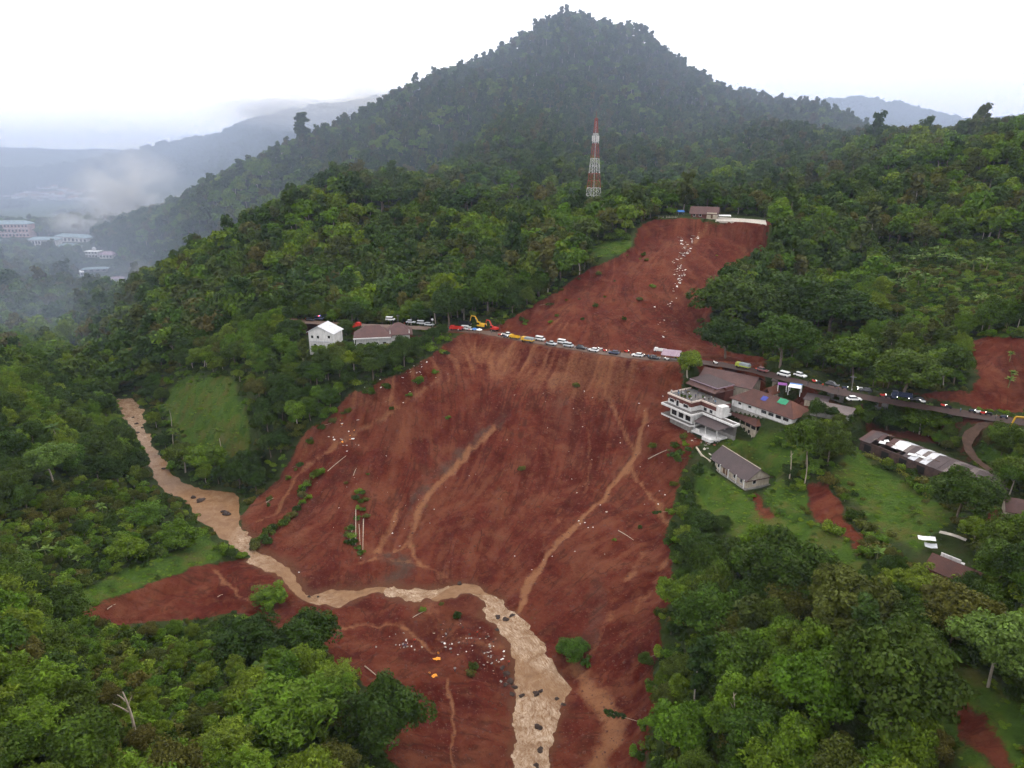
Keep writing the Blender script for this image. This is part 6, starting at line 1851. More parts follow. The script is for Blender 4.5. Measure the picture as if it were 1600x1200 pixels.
def loft(profile, width, taper):
    """car body: side profile (x, z) carried across the width, drawn in at the top"""
    m = MB(); n = len(profile); rows = []
    zmax = max(p[1] for p in profile); zmin = min(p[1] for p in profile)
    for s in (-1, -.86, .86, 1):
        rows.append([(x, s * width / 2 * (1 - taper * ((z - zmin) / (zmax - zmin)) ** 2), z * (1 if abs(s) < .9 else .97)) for x, z in profile])
    V = [p for r in rows for p in r]
    F2 = []
    for r in range(3):
        for i in range(n):
            j = (i + 1) % n
            F2.append((r * n + i, r * n + j, (r + 1) * n + j, (r + 1) * n + i))
    F2 += [tuple(range(n))[::-1], tuple(range(3 * n, 4 * n))]
    return m.add(V, F2)

_proto = {}
def proto_vehicle(kind, paint):
    key = (kind, paint)
    if key in _proto: return _proto[key]
    parts = []
    def P(name, mb, mat, smooth=False): parts.append((name, mb.mesh(name, M[mat], smooth)))
    def wheels(xs, y, r, w=.22):
        for x in xs:
            for s in (-1, 1): P('wheel', MB().wheel((x, s * y, r), r, w), 'black')
    if kind == 'car':
        P('body', loft([(-2.1, .35), (2.1, .35), (2.15, .62), (1.95, .82), (1.0, .95), (-1.9, .98), (-2.15, .8)], 1.7, .06), paint, True)
        P('cabin', loft([(-1.85, .97), (1.05, .94), (.35, 1.46), (-1.35, 1.52)], 1.5, .16), 'glass')
        P('roof_panel', loft([(-1.42, 1.50), (.40, 1.45), (.30, 1.54), (-1.3, 1.58)], 1.28, .04), paint)
        wheels((-1.3, 1.3), .76, .32)
    elif kind == 'van':
        P('body', loft([(-2.1, .35), (2.0, .35), (2.1, .8), (1.85, 1.1), (1.75, 1.12), (-2.1, 1.15)], 1.7, .04), paint, True)
        P('cabin', loft([(-2.08, 1.14), (1.72, 1.10), (1.1, 1.75), (-1.95, 1.78)], 1.6, .10), 'glass')
        P('roof_panel', loft([(-2.0, 1.72), (1.15, 1.70), (1.0, 1.90), (-1.9, 1.90)], 1.48, .05), paint)
        wheels((-1.3, 1.3), .78, .32)
    elif kind in ('truck', 'tarp_truck'):
        P('cab', loft([(1.2, .6), (2.8, .6), (2.85, 1.3), (2.6, 2.1), (1.2, 2.15)], 1.9, .08), paint)
        P('windscreen', MB().slab([(2.88, -.75, 1.4), (2.88, .75, 1.4), (2.66, .68, 2.02), (2.66, -.68, 2.02)], .04), 'glass')
        P('chassis', MB().box(-3.0, 2.7, -.5, .5, .5, .75), 'black')
        if kind == 'truck':
            b = MB().box(-3.0, 1.1, -1.0, 1.0, .78, .9); b.box(-3.0, 1.1, -1.0, -.92, .9, 1.7); b.box(-3.0, 1.1, .92, 1.0, .9, 1.7); b.box(-3.0, -2.92, -.92, .92, .9, 1.7); b.box(1.02, 1.1, -.92, .92, .9, 1.9)
            P('cargo_bed', b, paint)
        else:
            P('cargo_bed', MB().box(-3.0, 1.1, -1.0, 1.0, .78, 1.25), paint)
            P('tarp_cover', loft([(-3.05, 1.26), (1.15, 1.26), (1.1, 2.0), (.9, 2.2), (-2.8, 2.2), (-3.0, 2.0)], 2.0, .10), 'tarpgrey')
        wheels((-2.0, 2.0), .85, .42, .3)
    elif kind == 'pickup':
        P('body', loft([(-2.5, .4), (2.4, .4), (2.5, .75), (2.3, .95), (1.2, 1.05), (-2.5, 1.05)], 1.75, .04), paint, True)
        P('cabin', loft([(-.7, 1.04), (1.3, 1.04), (.7, 1.62), (-.5, 1.68)], 1.55, .12), 'glass')
        P('roof_panel', loft([(-.55, 1.64), (.75, 1.60), (.6, 1.74), (-.45, 1.74)], 1.35, .04), paint)
        P('cargo_bed', MB().box(-2.35, -.8, -.7, .7, 1.052, 1.07), 'black')
        wheels((-1.5, 1.5), .8, .36)
    elif kind == 'motorcycle':
        P('wheel', MB().wheel((-.62, 0, .29), .29, .12), 'black'); P('wheel', MB().wheel((.62, 0, .29), .29, .12), 'black')
        P('body', loft([(-.7, .55), (-.2, .35), (.3, .35), (.55, .75), (.62, .98), (.48, 1.0), (.2, .78), (-.7, .82)], .3, .1), paint)
        P('handlebar', MB().bar((.45, -.33, 1.05), (.45, .33, 1.05), .03), 'black')
        P('headlight', MB().ball((.66, 0, .86), .10, 6, 4), 'head')
    elif kind == 'excavator':
        for s in (-1, 1):
            tr = MB(); pr = [(-1.8, .25), (-1.5, 0), (1.5, 0), (1.8, .25), (1.8, .55), (1.5, .85), (-1.5, .85), (-1.8, .55)]
            V = [(x, s * 1.1 - .3, z) for x, z in pr] + [(x, s * 1.1 + .3, z) for x, z in pr]
            tr.add(V, [tuple(range(8)), tuple(range(8, 16))[::-1]] + [(i, 8 + i, 8 + (i + 1) % 8, (i + 1) % 8) for i in range(8)])
            P('track', tr, 'black')
        P('turntable', MB().bar((0, 0, .6), (0, 0, 1.05), .8, .8, 12), 'black')
        P('engine_house', loft([(-2.2, 1.05), (1.3, 1.05), (1.3, 1.9), (.4, 2.2), (-2.2, 2.1)], 2.4, .06), paint)
        P('cab', MB().box(.2, 1.5, .25, 1.25, 1.06, 2.9), paint)
        P('cab_window', MB().box(.3, 1.56, .21, 1.29, 1.75, 2.65), 'glass')
        P('boom', MB().bar((1.2, -.25, 1.7), (3.2, -.25, 4.9), .28, .26, 4).bar((3.2, -.25, 4.9), (5.2, -.25, 5.0), .26, .20, 4), paint)
        P('stick', MB().bar((5.2, -.25, 5.0), (5.9, -.25, 2.4), .20, .15, 4), paint)
        P('piston', MB().bar((2.2, -.25, 2.0), (3.3, -.25, 4.2), .08, .08, 5), 'steel')
        P('bucket', loft([(5.6, 1.3), (6.5, 1.5), (6.4, 2.3), (5.8, 2.5)], 1.0, 0), 'black')
    if kind in ('car', 'van', 'pickup', 'truck', 'tarp_truck'):
        x = {'car': 2.08, 'van': 2.0, 'pickup': 2.40, 'truck': 2.84, 'tarp_truck': 2.84}[kind]; w = .55
        for s in (-1, 1): P('headlight', MB().box(x - .05, x + .09, s * w - .14, s * w + .14, .62, .80), 'carsilver')
    _proto[key] = parts
    return parts

def vehicle(kind, paint, u, v, label, name=None, cat=None, turn=0.0, z=None, group=None, yaw=None, at=None, lit=False, scale=1.0):
    if at is None:
        p = Pz(u, v, 44.1 if z is None else z)
        yw, rz_ = road_dir(p)
        if z is None:
            p = Pz(u, v, rz_ + .05); rz_ = road_dir(p)[1]
            p[2] = max(rz_ + .03, float(zat(p[0], p[1]))) + .0
    else: p = at; yw = 0
    t = thing(name or kind, p, (yw + turn) if yaw is None else yaw, label, cat or {'van': 'van', 'car': 'car', 'pickup': 'pickup', 'truck': 'truck', 'tarp_truck': 'truck', 'motorcycle': 'motorcycle', 'excavator': 'excavator'}[kind], group)
    t.scale = (scale,) * 3
    for nm, me in proto_vehicle(kind, paint): part(nm, me, t)
    if lit:
        for s in (-1, 1): MB().ball((2.2 if lit == 'head' else -2.2, s * .55, .72), .13, 6, 4).build('lit_light', M[lit], t)
    return t

def build_vehicles():
    V = vehicle
    # left end of the road across the slide
    V('truck', 'red', 713, 516, 'red rescue truck at the left end of the vehicle row', 'rescue_truck', 'truck', 3.14)
    V('truck', 'carblack', 727, 509, 'dark truck with pale rack behind the red rescue truck', 'rack_truck', 'truck', 0)
    V('van', 'carwhite', 728, 515, 'white van beside the red rescue truck', 'white_van', 'van', .1)
    V('car', 'carwhite', 735, 516, 'white car left of the blue parasol', 'white_car', 'car', 0.1)
    V('excavator', 'yellow', 752, 513, 'yellow excavator with raised arm at the left end of the slide road', 'yellow_excavator', 'excavator', 3.0)
    V('excavator', 'red', 772, 517, 'red excavator with raised arm beside the yellow one', 'red_excavator', 'excavator', 3.0, scale=.85)
    V('pickup', 'carwhite', 793, 525, 'white pickup left of the small yellow truck', 'white_pickup', 'pickup')
    V('truck', 'yellow', 804, 529, 'small yellow truck on the slide road', 'yellow_truck', 'truck', 3.14, scale=.8)
    V('tarp_truck', 'yellow', 824, 534, 'yellow truck with grey tarpaulin load', 'tarpaulin_truck', 'truck', 3.14, scale=.95)
    V('van', 'carwhite', 844, 532, 'white van right of the tarpaulin truck', 'white_van', 'van')
    V('pickup', 'carsilver', 861, 539, 'low pale pickup in front of the white van', 'silver_pickup', 'pickup')
    V('van', 'carwhite', 879, 537, 'white minivan behind the silver minivan', 'white_van', 'van')
    V('van', 'carsilver', 888, 542, 'silver minivan in the middle of the road across the slide', 'silver_van', 'van')
    V('car', 'carblack', 908, 545, 'black car right of the silver minivan', 'black_car', 'car')
    V('car', 'carwhite', 927, 549, 'white car between the black and the dark blue cars', 'white_car', 'car', 3.14)
    V('car', 'carnavy', 959, 553, 'dark blue car alone right of the middle of the road', 'blue_car', 'car', 3.14)
    V('car', 'carwhite', 996, 557, 'white car nearest the lavender roofed shelter', 'white_car', 'car', 3.14)
    V('car', 'carblack', 1022, 561, 'dark car parked at the left of the lavender shelter', 'black_car', 'car')
    V('truck', 'carwhite', 1031, 550, 'white truck cab behind the lavender shelter', 'white_truck', 'truck', 3.14, scale=.8)
    V('van', 'yellow', 1062, 560, 'yellow van half hidden by the bright tree', 'yellow_van', 'van')
    # right of the slide
    V('tarp_truck', 'cargreen', 1160, 575, 'yellow green truck behind the brown hall roof', 'green_truck', 'truck', 3.14, scale=.9)
    V('car', 'carred', 1191, 581, 'dark red car with lit red lights', 'red_car', 'car', 0, lit='tail')
    V('van', 'carwhite', 1224, 588, 'white off-roader parked left of the pale trunk', 'white_van', 'van', 3.14)
    V('car', 'carwhite', 1250, 589, 'white car parked right of the pale trunk', 'white_car', 'car')
    V('car', 'carwhite', 1334, 626, 'white car parked alone below the road', 'white_car', 'car', .6)
    V('car', 'carblack', 1300, 603, 'dark car under the spreading trees right of the canopy', 'black_car', 'car')
    V('car', 'carblack', 1352, 612, 'dark car with lit headlights under the trees', 'black_car', 'car', 3.14, lit='head')
    V('truck', 'carnavy', 1408, 622, 'dark truck on the shaded road left of the red cutting', 'dark_truck', 'truck', 3.14)
    V('car', 'carblack', 1432, 627, 'dark car with lit headlights left of the red cutting', 'black_car', 'car', 3.14, lit='head')
    # left village street
    V('van', 'carwhite', 610, 501, 'white van behind the long white house', 'white_van', 'van')
    V('car', 'carsilver', 642, 505, 'grey car behind the brown roofed shed', 'grey_car', 'car')
    V('van', 'carsilver', 659, 507, 'silver van left of the white globe lamp', 'silver_van', 'van')
    V('car', 'carsilver', 671, 509, 'silver car beside the white globe lamp', 'silver_car', 'car')
    V('truck', 'red', 556, 512, 'red truck parked between the white houses', 'red_truck', 'truck', 1.3)
    t = V('van', 'carnavy', 499, 500, 'police van with blue and red lights behind the white gable house', 'police_van', 'van')
    MB().box(-.1, .2, -.6, 0, 1.92, 2.15).build('red_beacon', M['tail'], t); MB().box(-.1, .2, .02, .6, 1.92, 2.15).build('blue_beacon', M['bluel'], t)
    t = V('car', 'carblack', 485, 501, 'dark car with lit red lights left of the police van', 'black_car', 'car', 0, lit='tail')
    # right edge excavator: only its arm reaches into the picture
    p = Pz(1620, 688, 43.5)
    V('excavator', 'yellow', 0, 0, 'large yellow excavator at the right edge with arched arm', 'yellow_excavator', 'excavator', at=(p[0], p[1], float(zat(p[0], p[1]))), yaw=R(172), scale=1.25)
    # motorcycles
    mc = [(781, 525), (786, 526), (790, 528), (938, 547), (979, 551), (1010, 558), (1015, 559), (1042, 563), (1272, 598), (1278, 599), (1320, 608), (1343, 609), (1379, 620), (1388, 622), (1397, 624), (1441, 630), (1474, 636), (1481, 638), (1519, 644), (1527, 646), (1536, 648), (1544, 649), (1568, 654), (1118, 569), (945, 550)]
    for k, (u, v) in enumerate(mc):
        where = ('at the left end of the slide road', 'motorcycles at the left end of the slide road') if u < 800 else (('on the road across the slide', 'motorcycles on the slide road') if u < 1060 else (('on the shaded road right of the canopy', 'motorcycles on the shaded road') if u < 1450 else ('below the red cutting at right', 'motorcycles below the red cutting')))
        V('motorcycle', ('red', 'carblack', 'carnavy', 'carwhite')[k % 4], u, v, 'small motorcycle ' + where[0], 'motorcycle', 'motorcycle', (3.14 if k % 2 else 0) + .3 * math.sin(k * 7), group=where[1], scale=1.15)

# ------------------------------------------------------------------ people
def build_people(hotel):
    meshes = person_meshes()
    mats = [person_mat('clothes_%d' % i, s, t) for i, (s, t) in enumerate([((.50, .50, .50), (.03, .03, .04)), ((.05, .06, .12), (.05, .045, .04)), ((.22, .20, .17), (.03, .03, .05)), ((.42, .05, .03), (.04, .035, .03)), ((.03, .03, .03), (.06, .06, .07)), ((.60, .24, .03), (.10, .05, .02)), ((.10, .20, .34), (.03, .03, .04))])]
    var = {}
    def person(loc, rz, mi, pi, label, group=None):
        key = (mi % len(mats), pi % 3)
        if key not in var:
            me = meshes[key[1]].copy(); me.materials.clear(); me.materials.append(mats[key[0]]); var[key] = me
        o = put(bpy.data.objects.new('person', var[key])); o.location = loc; o.rotation_euler = (0, 0, rz)
        return tag(o, label, 'person', group)
    t, O, ex = hotel
    B = Matrix.Translation(t.location) @ Matrix.Rotation(ex, 4, 'Z')
    rr = random.Random(9)
    spots = [(1.6, 2.6), (3.0, 4.4), (3.6, 5.4), (4.8, 4.8), (5.4, 5.8), (6.6, 6.0), (4.4, 3.2), (10.9, 2.8), (9.2, 6.4), (11.6, 5.2), (12.6, 7.2), (14.4, 7.4), (15.2, 8.6), (17.0, 7.6), (13.2, 9.6), (7.6, 9.2), (2.4, 8.4)]
    for k, (x, y) in enumerate(spots):
        col = ('pale', 'navy', 'tan', 'pale', 'black', 'pale', 'blue')[k % 7]
        mi = (0, 1, 2, 0, 4, 0, 6)[k % 7]
        lab = 'person in %s clothes standing on the hotel terrace' % col
        if k == 0: lab = 'person in pale clothes at the far left corner of the terrace'
        if k == 7: lab = 'person in pale clothes at the outer corner of the terrace'; mi = 0
        person(B @ Vector((x, y, 10.07)), rr.uniform(0, 6.28), mi, k, lab, 'people on the hotel terrace in %s' % col if k not in (0, 7) else None)
    road = [(742, 519), (733, 519), (722, 518), (716, 519), (700, 516), (768, 521), (776, 523), (852, 539), (868, 540), (898, 546), (918, 549), (952, 552), (969, 554), (985, 556), (1003, 557), (1006, 558), (1013, 560), (1018, 562), (1034, 561), (1230, 606), (1236, 606), (1248, 607), (1215, 596), (1206, 598), (1262, 602), (1285, 606), (1310, 612), (1330, 614), (1500, 645), (1555, 655), (677, 513), (632, 509)]
    for k, (u, v) in enumerate(road):
        p = Pz(u, v, 44.2); z = road_dir(p)[1]; p = Pz(u, v, z); p[2] = max(float(zat(p[0], p[1])), z + .02 if line_d(np.array(p[0]), np.array(p[1]), road_w)[0] < 3.5 else -99)
        mi = (4, 3, 1, 0, 6, 2)[k % 6]; col = ('black', 'red', 'navy', 'pale', 'blue', 'tan')[k % 6]
        where = 'near the excavators' if u < 790 else ('on the road across the slide' if u < 1100 else ('beside the blue and white canopy' if u < 1340 else 'below the red cutting'))
        if u < 690: where = 'on the village street behind the shed'
        person(p, rr.uniform(0, 6.28), mi, k, 'person in %s clothes standing %s' % (col, where), 'people in %s %s' % (col, where))
    bank = [(648, 1001, 3, 'person in red clothes among the litter on the near bank'), (746, 989, 3, 'person in red clothes beside the rapids on the near bank'), (795, 1035, 3, 'person in red clothes at the edge of the lower river'), (711, 1046, 0, 'person in pale clothes right of the orange tarpaulins'),
            (630, 1008, 0, 'person in pale clothes left of the red clad one on the bank'), (634, 1009, 1, 'person in navy clothes among the litter on the near bank'), (697, 992, 0, 'person in pale clothes on the bank above the orange tarpaulins'), (685, 1022, 5, 'person in orange clothes beside the upper orange tarpaulin'), (672, 1053, 5, 'person in orange clothes beside the lower orange tarpaulin')]
    for k, (u, v, mi, lab) in enumerate(bank):
        p = hit(u, v + 4); person(p, rr.uniform(0, 6.28), mi, k, lab)

# ------------------------------------------------------------------ shelters, lamps, rubbish, timber, stones
def build_small():
    p = Pz(1034, 562, 44.3); yw, _ = road_dir(p)
    t = thing('road_shelter', (p[0], p[1], 44.2), yw, 'roadside shelter with lavender sheet roof at the right edge of the slide', 'shelter')
    for x in (0, 3, 6):
        for y in (0, 3.4): MB().box(x, x + .14, y, y + .14, -.6, 2.4).build('post', M['wood'], t)
    MB().slab([(-.4, -.5, 2.1), (6.5, -.5, 2.1), (6.5, 3.9, 3.3), (-.4, 3.9, 3.3)], .1).build('roof', M['roof_lav'], t)
    MB().box(.3, 5.6, .5, 1.1, 0, .8).build('bench', M['grey'], t)
    def canopy(u, v, z, w, d, h, mats, lab, yaw, name='canopy_tent'):
        q = Pz(u, v, z); q[2] = max(float(zat(q[0], q[1])), z - .4)
        t = thing(name, q, yaw, lab, 'canopy')
        for x in (-w / 2, w / 2):
            for y in (-d / 2, d / 2): MB().box(x - .07, x + .07, y - .07, y + .07, -.5, h).build('post', M['sheet'], t)
        MB().slab([(-w / 2 - .2, -d / 2 - .2, h), (w / 2 + .2, -d / 2 - .2, h), (w / 2, 0, h + .35), (-w / 2, 0, h + .35)], .06).build('roof_front', M[mats[0]], t)
        MB().slab([(-w / 2, 0, h + .353), (w / 2, 0, h + .353), (w / 2 + .2, d / 2 + .2, h), (-w / 2 - .2, d / 2 + .2, h)], .06).build('roof_back', M[mats[1]], t)
    canopy(1242, 611, 44.6, 3.6, 4.6, 2.3, ('sheet', 'blue'), 'white and blue canopy tent beside the parked cars', R(-28))
    canopy(1222, 606, 44.8, 2.6, 2.4, 1.8, ('purple', 'purple'), 'low purple canopy left of the white and blue tent', R(-20))
    def parasol(u, v, mat, lab):
        q = Pz(u, v, 44.1); q[2] = float(zat(q[0], q[1]))
        t = thing('parasol', q, 0, lab, 'parasol')
        MB().bar((0, 0, -.3), (0, 0, 2.5), .05).build('pole', M['steel'], t)
        m = MB(); n = 10
        V = [(0, 0, 2.75)] + [(1.35 * math.cos(2 * math.pi * k / n), 1.35 * math.sin(2 * math.pi * k / n), 2.1) for k in range(n)] + [(1.2 * math.cos(2 * math.pi * k / n), 1.2 * math.sin(2 * math.pi * k / n), 2.05) for k in range(n)]
        m.add(V, [(0, 1 + k, 1 + (k + 1) % n) for k in range(n)] + [(1 + k, 11 + k, 11 + (k + 1) % n, 1 + (k + 1) % n) for k in range(n)])
        m.build('cloth', M[mat], t)
    parasol(742, 521, 'blue', 'blue parasol in front of the yellow excavator'); parasol(749, 522, 'sheet', 'white parasol right of the blue one'); parasol(1205, 590, 'sheet', 'white parasol left of the parked off-roader')
    # lamps
    def lamp(u, v, h, mat, lab, r=.35, z=None):
        q = hit(u, v) if z is None else Pz(u, v, z)
        if z is not None: q[2] = float(zat(q[0], q[1]))
        t = thing('street_lamp', q, 0, lab, 'street lamp')
        MB().bar((0, 0, -.5), (0, 0, h), .09, .06).build('pole', M['steel'], t)
        MB().ball((0, 0, h + r * .8), r, 8, 6).build('globe', M[mat], t)
    lamp(676, 512, 3.6, 'sheet', 'white globe lamp on a post beside the village street', .55, 44)
    lamp(515, 510, 3.5, 'lamp', 'bright warm lamp above the white gable house roof', .55, 44)
    lamp(380, 505, 9.5, 'lamp', 'lit lamp shining out of the trees left of the white houses', .30)
    lamp(565, 508, 3.0, 'lamp', 'small lit lamp left of the long white house', .22, 44)
    for k, (u, v) in enumerate(((183, 434), (180, 438), (186, 436), (194, 424), (224, 448), (272, 448))):
        q = hit(u, v, 250, 3000); t = thing('lit_lamp_post', q, 0, ['brightest warm lamp in the left valley', 'warm lamp left of the brightest one in the left valley', 'warm lamp right of the brightest one in the left valley', 'white lamp uphill of the bright valley lamps', 'small lamp in the misty valley left of the spur', 'lone faint lamp at the foot of the left spur'][k], 'lamp')
        MB().bar((0, 0, -1), (0, 0, 5), .2, .15).build('pole', M['steel'], t)
        MB().ball((0, 0, 5.6), (1.1, .8, .8, .7, .5, .4)[k], 8, 6).build('globe', M['warm' if k < 3 else 'lamp'], t)
    # utility poles
    for k, (u, v, lab) in enumerate(((622, 503, 'utility pole behind the long white house'), (1330, 612, 'utility pole among the trees at the shaded road'))):
        q = Pz(u, v, 44.5); q[2] = float(zat(q[0], q[1])); t = thing('utility_pole', q, R(-20), lab, 'pole')
        MB().bar((0, 0, -.5), (0, 0, 8.5), .14, .09).build('pole', M['grey'], t); MB().box(-.9, .9, -.06, .06, 7.8, 7.95).build('crossarm', M['steel'], t)
    # orange tarpaulins on the near bank
    for k, (u, v) in enumerate(((682, 1030), (677, 1057))):
        q = hit(u, v); t = thing('orange_tarpaulin', q, (.1, .5)[k], ['upper orange tarpaulin bundle on the near bank', 'lower orange tarpaulin bundle on the near bank'][k], 'tarpaulin')
        m = MB(); n, w = 7, 5
        V = []; Fq = []
        for i in range(n):
            for j in range(w):
                x = (i / (n - 1) - .5) * 1.9; y = (j / (w - 1) - .5) * .9
                V.append((x, y + .15 * math.sin(x * 3), .45 * (1 - (2 * abs(y) / .9) ** 2) * (1 - (2 * abs(x) / 1.95) ** 4) + .06 * math.sin(7 * x + 3 * y) + .02))
        for i in range(n - 1):
            for j in range(w - 1): Fq.append((i * w + j, (i + 1) * w + j, (i + 1) * w + j + 1, i * w + j + 1))
        m.add(V, Fq).build('cloth', M['orange'], t, True)
    # pale debris: torn sheets, slabs and beams
    rr = random.Random(77)
    def scrap(u, v, size, label, group, mat='debris', nm='debris_slab'):
        q = hit(u, v)
        m = MB(); n = rr.choice((4, 5, 6)); poly = [(size * rr.uniform(.4, 1) * math.cos(2 * math.pi * k / n + .3), size * rr.uniform(.3, .8) * math.sin(2 * math.pi * k / n + .3)) for k in range(n)]
        m.prism(poly, 0, rr.uniform(.08, .22) * max(.6, size))
        o = m.build(nm, M[mat]); o.location = (q[0], q[1], q[2] + .05); o.rotation_euler = (rr.uniform(-.5, .3), rr.uniform(-.35, .35), rr.uniform(0, 6.28))
        tag(o, label, 'debris', group)
    def spill(pts, n, spread, s0, s1, label, group, mats):
        for k in range(n):
            a, b = pts[rr.randrange(len(pts))]
            scrap(a + rr.gauss(0, spread), b + rr.gauss(0, spread), rr.uniform(s0, s1), label, group, rr.choice(mats))
    spill([(1063, 376), (1068, 382), (1070, 386), (1077, 388), (1066, 394), (1072, 393), (1080, 379), (1084, 376), (1068, 400), (1064, 405), (1088, 368)], 62, 3.4, .4, 1.25, 'pale rubble piece strewn high on the slide below the hilltop house', 'rubble high on the upper slide', ['debris', 'sheet', 'grey'])
    spill([(1058, 425), (1060, 430), (1066, 428), (1069, 431), (1062, 438), (1053, 410), (1060, 415), (1058, 445), (1054, 455)], 42, 3.0, .4, 1.1, 'pale rubble piece strewn halfway down the upper slide', 'rubble halfway down the upper slide', ['debris', 'sheet'])
    spill([(1050, 474), (1056, 470), (1033, 505), (1034, 525), (1024, 479)], 12, 3, .35, .9, 'pale rubble piece low on the upper slide', 'rubble low on the upper slide', ['debris', 'sheet'])
    spill([(532, 660), (550, 658), (549, 672), (521, 682), (532, 690), (548, 684), (540, 700)], 20, 4.0, .3, .95, 'pale rubble piece on the left lobe of the slide', 'rubble on the left lobe of the slide', ['debris', 'sheet', 'orange', 'grey'])
    spill([(640, 588), (634, 590), (650, 597), (625, 612), (655, 580), (600, 600), (660, 560)], 26, 7.0, .3, .8, 'pale rubble piece below the brown roofed shed', 'rubble below the village', ['debris', 'sheet', 'grey'])
    spill([(607, 998), (630, 1005), (634, 1008), (700, 1005), (720, 1010), (745, 1010), (770, 1015), (780, 1030), (760, 1020)], 40, 7, .18, .55, 'small pale scrap littered on the near bank', 'litter on the near bank', ['debris', 'grey', 'sheet'])
    spill([(690, 975), (715, 985), (735, 1000), (760, 1005), (775, 1020), (745, 1035), (770, 1045), (785, 1060), (720, 1020)], 60, 9, .2, .6, 'dirty stone or timber scrap in the rubble field beside the rapids', 'rubble field beside the rapids', ['rock', 'rock', 'grey', 'brick', 'log'])
    spill([(1085, 680), (1100, 690), (1112, 690), (1095, 700), (1108, 698)], 26, 6, .3, 1.0, 'broken masonry lump between the hotel and the dark roofed house', 'rubble below the hotel', ['debris', 'grey', 'brick'])
    spill([(950, 807), (915, 819), (1035, 778), (975, 680), (990, 630), (1010, 640), (640, 1010)], 14, 8, .2, .6, 'small pale scrap on the right half of the slide', 'scraps on the right of the slide', ['debris', 'sheet'])
    rs = np.random.default_rng(21)
    k = 0
    while k < 70:
        u, v = rs.uniform(450, 1040), rs.uniform(545, 900)
        if not bool(in_poly(np.array(u), np.array(v), SLIDE_PX)): continue
        if bool(in_poly(np.array(u), np.array(v), RIV_L + RIV_R[::-1])): continue
        scrap(u, v, rs.uniform(.14, .36), 'tiny pale scrap dotted over the open slide face', 'scraps over the slide face', rr.choice(['debris', 'sheet', 'debris'])); k += 1
    # fallen and bare timber
    def log(a, b, r, lab, lift=.25, taper=.5, group=None):
        A, B = hit(*a), hit(*b); A[2] += lift; B[2] += lift
        mid = (A + B) / 2; n = 6
        pts = curve_pts(A - mid, B - mid, (0, 0, .12), n)
        v, q = tube(pts, np.linspace(r, r * taper, n), 6)
        me = mesh_np('fallen_log', v, q, M['log'], True); o = put(bpy.data.objects.new('fallen_log', me)); o.location = mid
        tag(o, lab, 'log', group)
    log((556, 795), (556, 852), .16, 'left of the two long pale stems in the uprooted grove'); log((568, 812), (567, 862), .18, 'right of the two long pale stems in the uprooted grove')
    log((561, 820), (563, 855), .12, 'short stem between the two long ones in the uprooted grove'); log((552, 822), (547, 845), .1, 'slanting thin stem in the uprooted grove')
    log((1013, 718), (1042, 704), .2, 'pale fallen trunk at the right edge of the slide below the hotel'); log((552, 744), (557, 732), .14, 'short pale log above the uprooted grove')
    log((512, 737), (541, 713), .16, 'pale log at the upper end of the hedge line on the slide'); log((416, 786), (428, 779), .18, 'pale log at the left edge of the slide near the river pool')
    log((570, 1042), (594, 1062), .14, 'thin log beside the dark tree at the muddy bank'); log((645, 966), (666, 955), .12, 'thin pale stick beside the snag on the near bank')
    log((966, 830), (990, 845), .14, 'thin brown log on the right half of the slide'); log((168, 953), (181, 945), .16, 'pale log on the red mud spit'); log((340, 934), (348, 930), .14, 'short log on the red mud right of the spit')
    log((235, 690), (245, 686), .15, 'pale log beside the upper river'); log((255, 870), (240, 862), .14, 'pale stick between bananas on the left bank')
    # bare standing trees
    def snag(u, v, h, limbs, lab, r=.22):
        q = hit(u, v); t = thing('bare_tree', q, 0, lab, 'tree')
        v0, q0 = tube(curve_pts((0, 0, -.8), (-.05 * h, 0, h), (.04 * h, 0, 0), 8), np.linspace(r, r * .35, 8), 7)
        part('trunk', mesh_np('trunk', v0, q0, M['log'], True), t)
        for (z0, dx, dz, ln) in limbs:
            v1, q1 = tube(curve_pts((-.05 * h * z0, 0, h * z0), (-.05 * h * z0 + dx, .3 * dx, h * z0 + dz), (0, 0, .15), 5), np.linspace(r * .5, r * .15, 5), 5)
            part('limb', mesh_np('limb', v1, q1, M['log'], True), t)
    snag(211, 1150, 9.0, [(.55, -1.9, 2.2, 1), (.62, 1.0, 2.4, 1), (.8, -.9, 1.5, 1)], 'bare pale forked tree standing in the bottom left scrub', .30)
    snag(1141, 1165, 11.5, [(.72, -.7, 1.4, 1), (.9, .5, .8, 1)], 'bare pale stem standing in the bottom right wood', .2)
    snag(1172, 968, 7.0, [(.8, .4, .9, 1)], 'thin pale stem at the edge of the bottom right wood', .13); snag(1184, 970, 6.0, [], 'second thin pale stem at the edge of the bottom right wood', .12)
    snag(1210, 1205, 7.0, [], 'bare pale stem at the bottom edge of the right wood', .16); snag(1232, 752, 9.5, [(.8, .8, 1, 1)], 'left pale trunk beside the dirt strip right of the dark roofed house', .22); snag(1257, 755, 8.5, [], 'right pale trunk beside the dirt strip right of the dark roofed house', .2)
    # boulders
    for k, (u, v, s) in enumerate(((213, 662, 1.2), (208, 652, .9), (215, 676, 1.1), (222, 668, .8), (256, 732, 1.0), (353, 802, 1.6), (349, 799, 1.1), (358, 803, .9), (313, 782, 1.8), (302, 777, 1.5), 
                                 (718, 911, 1.0), (483, 932, .6), (497, 932, .5), (815, 1087, .9), (838, 1084, 1.3), (845, 1080, .9), (841, 1136, 1.3), (870, 1092, .9), (880, 1102, .8), (844, 1172, 1.1), (838, 1196, .9),
                                 (778, 964, 1.1), (790, 968, 1.3), (800, 962, 1.2), (776, 985, .8), (785, 1046, .9), (792, 1054, 1.1), (797, 1066, 1.2), (804, 1074, 1.0), (800, 1086, .9), (790, 1072, .8))):
        v_ = [q for q in (v,)][0]
        p = Pz(u, v, float(riv_z(v)) + .05)
